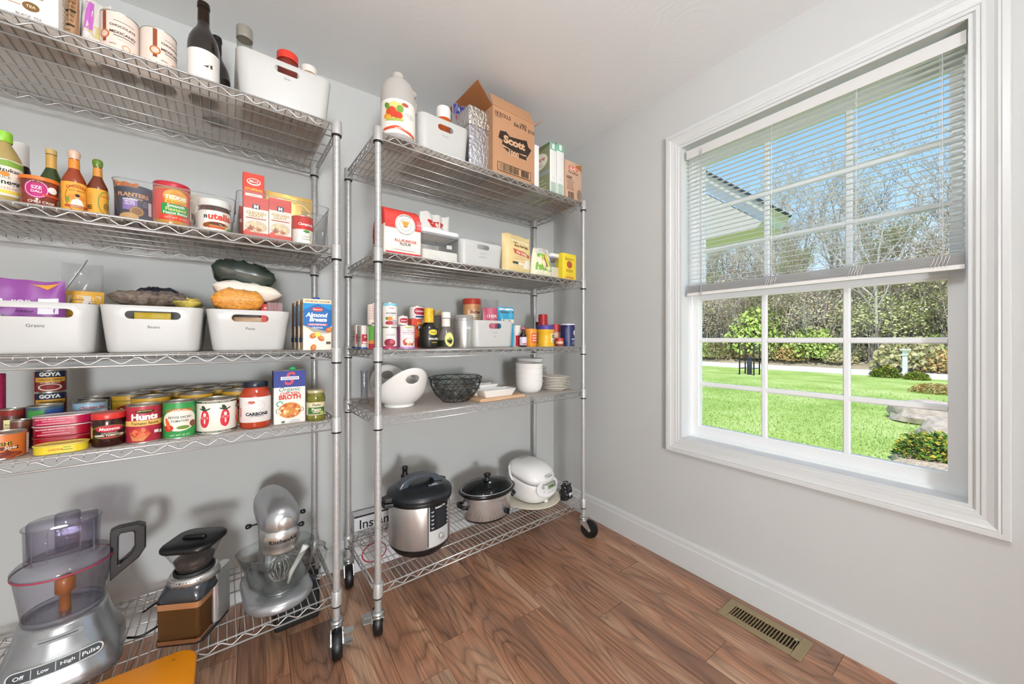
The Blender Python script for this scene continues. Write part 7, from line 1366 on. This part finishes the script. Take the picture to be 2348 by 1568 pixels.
def rice_cooker():
    u, v = .965, .215
    o = thing('round_tray', 'round cream tray under the rice cooker', 'tray', U2.W(u, v, SH_(0)), U2.a); g = G(); g.lathe([(0, 0), (.15, 0), (.168, .004), (.175, .010), (.172, .011), (.15, .007), (0, .006)], 56); g.obj('tray', mat('tray_cream', '#e3dbc8', rough=.5, noise=.06, nscale=9), o)
    t = thing('rice_cooker', 'white domed rice cooker with display panel', 'rice cooker', U2.W(u, v-.005, SH_(0)+.0075), U2.a+.12); WP = mat('cooker_white', '#ecebe9', rough=.25, spec=.5, noise=.006, nscale=5)
    def lp(w_, d, z, cy=0, p_=2.6, tilt=0):
        out = []
        for k in range(48):
            a = 2*pi*k/48; ca, sa = cos(a), sin(a); x = w_/2*abs(ca)**(2/p_)*(1 if ca >= 0 else -1); y = d/2*abs(sa)**(2/p_)*(1 if sa >= 0 else -1); out.append((x, cy+y, z+tilt*y))
        return out
    g = G(); g.loft([lp(.19, .21, .008), lp(.215, .235, .016), lp(.238, .262, .05), lp(.246, .276, .09), lp(.244, .276, .118, 0, 2.6, .12), lp(.238, .268, .136, .002, 2.6, .2)], smooth=True); g.obj('body', WP, t)
    g = G(); g.loft([lp(.240, .270, .139, .002, 2.6, .2), lp(.236, .264, .160, .004, 2.6, .16), lp(.218, .240, .184, .008, 2.5, .1), lp(.180, .195, .202, .012, 2.4, .05), (lp(.11, .12, .212, .014, 2.2)), lp(.02, .02, .214, .014)], smooth=True); l_ = g.obj('lid', WP, t)
    g = G(); g.loft([lp(.2405, .2705, .134, .002, 2.6, .2), lp(.2405, .2705, .140, .002, 2.6, .2)], False, False, smooth=True); g.obj('lid_seam', mat('seam_grey', '#8f9092', rough=.5), t)
    g = G(); g.box((-.03, .05, .208), (.03, .09, .216)); oo = g.obj('steam_vent', mat('vent_grey', '#a9aaab', rough=.4), l_); bv = oo.modifiers.new('b', 'BEVEL'); bv.width = .004
    g = G(); g.tube([(-.122, .03, .10), (-.132, .045, .15), (-.120, .065, .185), (-.08, .09, .195)], .007, 8); g.obj('carry_handle', WP, t)
    # face panel
    def ff(uu, vv, h): z = .094+vv*.96; uu *= 1.15; y = -.1395+max(0, z-.10)*.42+1.6*uu*uu+9*abs(uu)**3; return (uu, y-h, z)
    p = Print(); p.ell(0, 0, .083, .052, '#c9cacb'); p.ell(0, .0005, .081, .050, '#e6e6e6'); p.rect(.012, .006, .052, .030, '#9fae8c'); p.rect(.046, .006, .016, .030, '#5a5f66')
    for k in range(4): p.rect(.046, .016-.007*k, .010, .003, '#d9dadb')
    p.text('8:88', .008, .006, .034, '#3c4636', bold=.02); p.ell(-.045, .010, .0125, .010, '#d3d0c8'); p.ell(-.045, .010, .006, .005, '#8a8274'); p.ell(-.040, -.016, .008, .006, '#d9d8d4'); p.lines(-.022, .018, .008, 5, .006, '#7a7a7a', .0014)
    for x, w_ in ((-.01, .016), (.014, .016), (.036, .016)): p.stad(x, -.026, w_, .009, '#cfd0d1'); p.rect(x, -.026, w_*.4, .0016, '#6a6a6c')
    p.text('NEURO FUZZY', 0, -.058, .034, '#8a8a8a', bold=.0); p.build('control_panel', ff, t, step=.012, lift=.0035)
    p = Print(); p.stad(.0, .0, .062, .018, '#d2d3d4'); p.text('ZOJIRUSHI', 0, 0, .046, '#3a3a3c', bold=.03); p.build('print', lambda a, b, h: (a, -.133+.30*b+1.2*a*a-h, .150+b+.006), l_, step=.012, lift=.004)
    g = G(); g.tube([(0, -.098, .02), (0, -.115, .006), (0, -.118, .002)], [.014, .012, .008], 10); g.obj('front_foot', WP, t)
rice_cooker()
# rumpled black and clear packet
t = thing('cable_bag', 'small rumpled black packet near the end post', 'packet', U2.W(1.115, .075, SH_(0)), U2.a+.2)
g, sf = pouch(.075, .085, .06, 71, .010, 3.0); g.obj('packet', mat('black_film', '#1a1a1c', rough=.25, spec=.6, noise=.4, nscale=40), t)
p = Print(); p.rect(.01, -.012, .045, .009, '#cfcfcd'); p.build('print', sf, t, step=.01, lift=.002)
g = G(); g.tube([(-.03, 0, .08), (-.01, .01, .10), (.02, 0, .095), (.035, -.005, .07)], .003, 6); g.obj('strap', BLACKP(), t)
# flat appliance box standing behind the unit against the wall
t = thing('appliance_box', 'flat white appliance box standing against the wall behind the shelves', 'box', (.39, 1.905, 0), 0)
g = G(); g.box((0, 0, 0), (.42, .055, .275)); g.obj('box', mat('box_white', '#dfdee0', rough=.5, noise=.01), t)
p = Print(); p.rect(0, .133, .42, .009, '#2c2f38'); p.text('Instant Pot', -.05, .092, .27, '#2a2b31', bold=.015); p.text('your 7 function', -.13, .055, .13, '#6a6c74', bold=.0); p.text('multi-use cooker', -.12, .038, .15, '#4a4c54', bold=.01)
p.ringe(-.155, .0, .030, .022, .003, '#4a4250'); p.ringe(-.11, .01, .030, .022, .003, '#4a4250'); p.ringe(-.115, -.065, .062, .05, .007, '#b03a44'); p.ringe(-.105, -.06, .040, .030, .001, '#8a9aa0'); p.text('28', .02, -.07, .03, '#5a5a60', bold=.02); p.build('print', flat(0, .1375, .21), t)
# ================================================================ outdoors
GZ = -.5
rn = random.Random(5)
def grass_mat():
    m = mat('lawn_grass', '#7ea23a', rough=.85, spec=.1)
    t = m.node_tree; b = t.nodes['Principled BSDF']; N = t.nodes.new; L = t.links.new
    tc = N('ShaderNodeTexCoord'); n1 = N('ShaderNodeTexNoise'); n1.inputs['Scale'].default_value = .9; n1.inputs['Detail'].default_value = 6
    n2 = N('ShaderNodeTexNoise'); n2.inputs['Scale'].default_value = 14; n2.inputs['Detail'].default_value = 5
    L(tc.outputs['Object'], n1.inputs[0]); L(tc.outputs['Object'], n2.inputs[0])
    ad = N('ShaderNodeMath'); ad.operation = 'MULTIPLY_ADD'; ad.inputs[1].default_value = .5; L(n1.outputs[0], ad.inputs[0])
    mu = N('ShaderNodeMath'); mu.operation = 'MULTIPLY'; mu.inputs[1].default_value = .5; L(n2.outputs[0], mu.inputs[0]); L(mu.outputs[0], ad.inputs[2])
    r = N('ShaderNodeValToRGB'); e = r.color_ramp; e.elements[0].position = .33; e.elements[0].color = hexc('#76933c'); e.elements[1].position = .68; e.elements[1].color = hexc('#cdd295')
    q = e.elements.new(.5); q.color = hexc('#a2ba62'); L(ad.outputs[0], r.inputs[0]); L(r.outputs[0], b.inputs['Base Color'])
    return m
g = G(); n = 24
def gz(x, y):
    z = GZ
    if x > 27: z += min((x-27)*.22, 5.5)
    return z
def sheet(g, x0, x1, y0, y1, nx, ny, dz=0):
    V = [(x0+(x1-x0)*i/nx, y0+(y1-y0)*j/ny, gz(x0+(x1-x0)*i/nx, 0)+dz) for i in range(nx+1) for j in range(ny+1)]
    F = [(i*(ny+1)+j, (i+1)*(ny+1)+j, (i+1)*(ny+1)+j+1, i*(ny+1)+j+1) for i in range(nx) for j in range(ny)]
    g.add(V, F)
sheet(g, XO+.02, 22.9, -30, 45, 6, 8); struct(g.obj('ground_lawn', grass_mat()), 'sunny green lawn outside the window')
g = G(); sheet(g, 22.9, 27, -40, 60, 2, 8, .01); struct(g.obj('road', mat('road_gravel', '#dcdad4', rough=.9, noise=.06, nscale=6)), 'pale driveway running along the woods')
g = G(); sheet(g, 27, 70, -60, 90, 12, 8); struct(g.obj('ground_woods', mat('leaf_litter', '#a2967c', rough=.95, noise=.3, nscale=2.5)), 'brown leaf-littered slope under the woods')
# grass blades on the part of the lawn the window looks onto
g = G()
for k in range(26000):
    x = 2.8+rn.random()**1.6*13; a = rn.uniform(.02, .62); y = x*a+rn.uniform(-.6, .6); h = rn.uniform(.02, .055)*(1+.8*(rn.random() < .04)); an = rn.uniform(0, pi); s_ = rn.uniform(.004, .010)
    dx, dy = cos(an)*s_, sin(an)*s_; g.add([(x-dx, y-dy, GZ), (x+dx, y+dy, GZ), (x+rn.uniform(-.02, .02), y+rn.uniform(-.02, .02), GZ+h)], [(0, 1, 2)], rn.choice((0, 0, 1, 2)))
o = g.obj('grass', [mat('blade_a', '#9cb85a', rough=.8), mat('blade_b', '#bccb82', rough=.8), mat('blade_c', '#7f9f48', rough=.8)])
tag(o, 'short green grass blades covering the lawn', 'grass', kind='stuff')
# trees
def tree_mesh(seed, h, spread, bark, leafcols, nleaf, lsize):
    r_ = random.Random(seed); g = G(); lf = G(); tips = []
    def branch(p, d, ln, rad, lev):
        pts = [p]; q_ = p; dd = d
        n_ = 4 if lev < 2 else 3
        for i in range(n_):
            dd = (dd+Vector((r_.uniform(-.22, .22), r_.uniform(-.22, .22), r_.uniform(-.02, .2)))).normalized(); q_ = q_+dd*(ln/n_); pts.append(q_)
        g.tube(pts, [rad*(1-.75*i/n_) for i in range(n_+1)], 5 if lev == 0 else (4 if lev == 1 else 3), cap=False)
        if lev >= 2: tips.extend(pts[1:])
        if lev < 3:
            nb = (9, 6, 4)[lev]
            for b in range(nb):
                f = r_.uniform(.28 if lev == 0 else .2, 1); k_ = min(int(f*n_), n_-1); pp = pts[k_].lerp(pts[k_+1], f*n_-k_)
                an = r_.uniform(0, 2*pi); el = r_.uniform(.35, 1.0)
                nd = (Vector((cos(an), sin(an), el))*spread+dd*.6).normalized()
                branch(pp, nd, ln*r_.uniform(.36, .55)*(1.15-.4*f), rad*(1-.7*f)*.62+.006, lev+1)
    branch(Vector((0, 0, -.2)), Vector((r_.uniform(-.08, .08), r_.uniform(-.08, .08), 1)), h, h*.013, 0)
    for k in range(nleaf):
        p = r_.choice(tips)+Vector((r_.gauss(0, .16), r_.gauss(0, .16), r_.gauss(0, .16))); a = Vector((r_.gauss(0, 1), r_.gauss(0, 1), r_.gauss(0, 1))).normalized(); b = a.orthogonal().normalized(); s_ = lsize*r_.uniform(.6, 1.3)
        lf.add([p-a*s_, p+b*s_*.6, p+a*s_, p-b*s_*.6], [(0, 1, 2, 3)], r_.randrange(len(leafcols)))
    return g.mesh('trunk', bark), lf.mesh('foliage', [mat('leaf_'+c, c, rough=.8, spec=.1) for c in leafcols])
BK = [mat('bark_grey', '#c6beb2', rough=.95, noise=.25, nscale=6), mat('bark_brown', '#b3a696', rough=.95, noise=.25, nscale=6)]
KIND = [tree_mesh(1, 11.5, 1.0, BK[0], ['#cfc89a', '#d8cfae', '#b9b288'], 1500, .055),
        tree_mesh(2, 9.5, 1.1, BK[1], ['#cbc29a', '#d0bea2', '#c2b298'], 1700, .055),
        tree_mesh(3, 12.5, .9, BK[0], ['#d6ccb4', '#cdbfa4'], 700, .055),
        tree_mesh(4, 8.0, 1.25, BK[1], ['#c2ca84', '#d0d498', '#b4bc7a'], 3000, .06)]
LABS = ['tall grey-barked tree with pale yellow buds in the woods beyond the driveway', 'brown-barked budding tree in the woods beyond the driveway',
        'tall nearly bare tree with thin grey branches in the woods', 'smaller yellow-green leafing tree at the edge of the woods']
def tree(k, x, y, s_, a):
    t = thing('tree', LABS[k], 'tree', (x, y, gz(x, 0)), a, 'woods beyond the driveway'); t.scale = (s_, s_, s_)
    link('trunk', KIND[k][0], t); link('foliage', KIND[k][1], t)
for row, (x0, n_, sc_) in enumerate(((29.8, 18, .75), (33.5, 20, .85), (38.5, 24, .95), (44, 26, 1.0))):
    for i in range(n_):
        y = -9+44*(i+rn.uniform(.1, .9))/n_; k = rn.choice((0, 1, 2, 3)) if row < 2 else rn.choice((0, 1, 2, 1))
        tree(k, x0+rn.uniform(-1.3, 1.3), y, sc_*rn.uniform(.75, 1.15), rn.uniform(0, 6.28))
def thicket_mesh(seed, cols, h):
    r_ = random.Random(seed); g = G(); lf = G()
    for k in range(70):
        a = r_.uniform(0, 6.28); q = 1.3*sqrt(r_.random()); x, y = q*cos(a), q*sin(a); hh = h*r_.uniform(.5, 1); lx, ly = r_.uniform(-.5, .5), r_.uniform(-.5, .5); pts = [(x, y, -.1), (x+lx*.4, y+ly*.4, hh*.5), (x+lx, y+ly, hh)]
        g.tube(pts, [.035, .022, .006], 3, cap=False)
        for j in range(4):
            f = r_.uniform(.3, .95); bx, by_, bz = x+lx*f, y+ly*f, hh*f; ex, ey, ez = bx+r_.uniform(-.6, .6), by_+r_.uniform(-.6, .6), bz+r_.uniform(.2, .8); g.tube([(bx, by_, bz), (ex, ey, ez)], [.014, .005], 3, cap=False)
            for m_ in range(9):
                p = Vector((ex, ey, ez))+Vector((r_.gauss(0, .22), r_.gauss(0, .22), r_.gauss(0, .22))); u_ = Vector((r_.gauss(0, 1), r_.gauss(0, 1), r_.gauss(0, 1))).normalized(); w2 = u_.orthogonal().normalized(); s_ = r_.uniform(.04, .085)
                lf.add([p-u_*s_, p+w2*s_*.6, p+u_*s_, p-w2*s_*.6], [(0, 1, 2, 3)], r_.randrange(len(cols)))
    return g.mesh('stems', BK[seed % 2]), lf.mesh('foliage', [mat('leaf_'+c, c, rough=.8, spec=.1) for c in cols])
TH = [thicket_mesh(1, ['#cbc496', '#bcb484', '#d6ceac'], 4.2), thicket_mesh(2, ['#d0bea2', '#c0ae90', '#c8c09a'], 5.0), thicket_mesh(3, ['#c4cc84', '#d2d69a', '#b6be7a'], 3.6)]
TL = ['khaki-budded thicket of thin stems in the woods', 'tan thicket of thin bare stems in the woods', 'yellow-green thicket of thin stems in the woods']
for row, (x0, n_) in enumerate(((30.5, 22), (34, 22), (39, 22))):
    for i in range(n_):
        k = rn.choice((0, 1, 1, 2) if row == 0 else (0, 1, 0, 1)); x = x0+rn.uniform(-1, 1); y = -5+34*(i+rn.random())/n_
        t = thing('thicket', TL[k], 'thicket', (x, y, gz(x, 0)), rn.uniform(0, 6), 'thickets in the woods'); s_ = rn.uniform(.8, 1.35); t.scale = (s_*1.2, s_*1.2, s_)
        link('stems', TH[k][0], t); link('foliage', TH[k][1], t)
def shrub_mesh(seed, cols, n_, ls, flat_=.75):
    r_ = random.Random(seed); g = G(); st = G()
    for k in range(n_):
        d = Vector((r_.gauss(0, 1), r_.gauss(0, 1), abs(r_.gauss(0, 1)))).normalized()*r_.uniform(.55, 1.0); p = Vector((d.x, d.y, d.z*2*flat_*.6+.05))
        a = Vector((r_.gauss(0, 1), r_.gauss(0, 1), r_.gauss(0, 1))).normalized(); b = a.orthogonal().normalized(); s_ = ls*r_.uniform(.6, 1.3)
        g.add([p-a*s_, p+b*s_*.6, p+a*s_, p-b*s_*.6], [(0, 1, 2, 3)], r_.randrange(len(cols)))
    for k in range(9):
        an = r_.uniform(0, 6.28); st.tube([(0, 0, 0), (.4*cos(an), .4*sin(an), .4), (.7*cos(an), .7*sin(an), .8)], [.03, .02, .008], 4)
    return g.mesh('foliage', [mat('leaf_'+c, c, rough=.8, spec=.1) for c in cols]), st.mesh('stems', BK[1])
SH = [shrub_mesh(1, ['#b3c765', '#c6d480', '#a0b85a'], 1500, .07), shrub_mesh(2, ['#c2a468', '#d2b878', '#b3b070', '#c08c5c'], 1200, .07), shrub_mesh(3, ['#4f6a26', '#6c8a34', '#b7a63c'], 1500, .08), shrub_mesh(4, ['#b9b07e', '#a8ac70', '#c6bc92'], 1400, .08)]
def shrub(k, x, y, s_, label, grp=None, sz=1):
    t = thing('shrub', label, 'shrub', (x, y, gz(x, 0)), rn.uniform(0, 6), grp); t.scale = (s_, s_, s_*sz)
    link('foliage', SH[k][0], t); link('stems', SH[k][1], t)
UL = ['bright yellow-green undergrowth bush along the edge of the woods', 'orange-brown budding bush along the edge of the woods', None, 'dull olive undergrowth bush along the edge of the woods']
for i in range(46):
    k = rn.choice((0, 3, 3, 3, 1, 0)); shrub(k, 28.2+rn.uniform(-.5, 2.2), -6+34*(i+rn.random())/46, rn.uniform(.7, 1.5), UL[k], 'undergrowth by the driveway', rn.uniform(.8, 1.5))
shrub(0, 29.2, 11.0, 2.3, 'big lime-green bush at the edge of the woods', None, 1.6)
shrub(0, 28.8, 7.9, 1.7, 'round lime-green bush beside the driveway', None, 1.3)
shrub(1, 27.2, 2.2, 1.0, 'orange-leaved bush behind the white lamp post', None, 1.2)
shrub(2, 22.4, 3.55, .55, 'round clipped green and gold shrub beside the lamp post', None)
shrub(2, 22.0, 2.60, .40, 'small round clipped shrub on the window-frame side of the lamp post', None)
shrub(1, 17.0, 1.65, .55, 'low orange-leaved shrub on the lawn by the lamp post', None, .6)
shrub(2, 7.6, .72, .42, 'bushy dark green shrub in the near bed', None)
g = G(); g.lathe([(0, 0), (.95, 0), (.9, .02), (.5, .05), (0, .05)], 24, 1, .7); rj = random.Random(3); g.v = [(x*(1+rj.uniform(-.16, .16)), y*(1+rj.uniform(-.16, .16)), z) for x, y, z in g.v]; o = g.obj('mulch_bed', mat('mulch', '#b9a68e', rough=.95, noise=.45, nscale=22), None, (7.5, .42, GZ)); tag(o, 'patch of mulch and gravel around the near shrub', 'mulch bed')
def rock(name, x, y, r, label, seed, fl=.5):
    r_ = random.Random(seed); bm = bmesh.new(); bmesh.ops.create_icosphere(bm, subdivisions=3, radius=r)
    ph = [r_.uniform(0, 6) for _ in range(6)]
    for v in bm.verts:
        d = v.co.normalized(); k = 1+.12*sin(3*d.x+ph[0])+.1*sin(4*d.y+ph[1])+.08*sin(7*d.z+5*d.x+ph[2]); v.co = d*r*k; v.co.z *= fl
        if v.co.z < -.05*r: v.co.z = -.05*r
    me = bpy.data.meshes.new(name); bm.to_mesh(me); bm.free(); me.materials.append(mat('rock', '#b8a898', rough=.9, noise=.25, nscale=9, bump=.5, bscale=12))
    tag(link(name, me, None, (x, y, GZ+.03)), label, 'rock')
rock('boulder', 10.9, 1.02, .62, 'broad pale boulder on the lawn edge', 1, .65); rock('boulder', 9.2, .70, .42, 'smaller pinkish rock in front of the broad boulder', 2, .7)
# white lamp post
t = thing('lamp_post', 'white square wooden lamp post at the driveway', 'lamp post', (22.6, 3.0, GZ))
PM = mat('post_paint', '#f4f4f2', rough=.5, noise=.01)
g = G(); g.box((-.07, -.07, 0), (.07, .07, 1.15)); g.obj('shaft', PM, t)
g = G(); g.box((-.17, -.17, 0), (.17, .17, .20)); g.box((-.12, -.12, .2), (.12, .12, .26)); g.obj('plinth', PM, t)
g = G(); g.box((-.10, -.10, .98), (.10, .10, 1.02)); g.box((-.12, -.12, 1.15), (.12, .12, 1.2)); g.box((-.15, -.15, 1.2), (.15, .15, 1.24)); g.obj('cap', PM, t)
# young tree guard
t = thing('tree_guard', 'sapling in a dark wire guard on the lawn', 'tree guard', (18.9, 7.5, GZ)); DK = mat('dark_stake', '#2b2a2b', rough=.7, noise=.1)
for (a, b) in ((-.3, -.3), (.3, -.3), (-.3, .3), (.3, .3)):
    g = G(); g.tube([(a, b, 0), (a, b, 1.45)], .03, 6); g.obj('stake', DK, t)
g = G(); g.lathe([(.10, 0), (.10, .8), (.07, .85), (0, .85)], 10); g.obj('trunk_sleeve', mat('sleeve_blue', '#2e3440', rough=.6), t)
g = G()
for z_ in (.3, .75, 1.2): g.tube([(-.3, -.3, z_), (.3, -.3, z_), (.3, .3, z_), (-.3, .3, z_)], .012, 4, closed=True)
g.obj('wire', DK, t)
# corner of the neighbouring wing's roof
t = thing('roof_corner', 'cream roof overhang with dark shingle edge seen outside', 'roof', (4.6, 1.7, 2.4))
CM = mat('soffit_cream', '#cfc9bb', rough=.7, noise=.02)
p0, p1 = Vector((0, -.075, .20)), Vector((0, 2.6, 2.63))
n_ = Vector((0, -.672, .74))
def slab(name, a, b, x0, x1, m):
    g = G(); g.loft([[(x0, p0.y+n_.y*a, p0.z+n_.z*a), (x1, p0.y+n_.y*a, p0.z+n_.z*a), (x1, p0.y+n_.y*b, p0.z+n_.z*b), (x0, p0.y+n_.y*b, p0.z+n_.z*b)],
                     [(x0, p1.y+n_.y*a, p1.z+n_.z*a), (x1, p1.y+n_.y*a, p1.z+n_.z*a), (x1, p1.y+n_.y*b, p1.z+n_.z*b), (x0, p1.y+n_.y*b, p1.z+n_.z*b)]]); g.obj(name, m, t)
slab('rake_board', -.07, 0, -.02, .6, CM); slab('shingles', 0, .03, -.04, .6, mat('shingle_dark', '#3f4348', rough=.9, noise=.2, nscale=20))
slab('frieze', -.16, -.07, .05, .6, mat('frieze_white', '#dfe4e8', rough=.6))
g = G(); g.add([(.0, .0, .06), (.6, .0, .06), (.6, 2.6, 2.2), (0, 2.6, 2.2), (.0, .06, .0), (.6, .06, .0), (.6, 2.6, .0), (0, 2.6, .0)], [(0, 1, 2, 3), (4, 7, 6, 5), (0, 3, 7, 4), (1, 5, 6, 2), (0, 4, 5, 1), (3, 2, 6, 7)]); g.obj('soffit', CM, t)
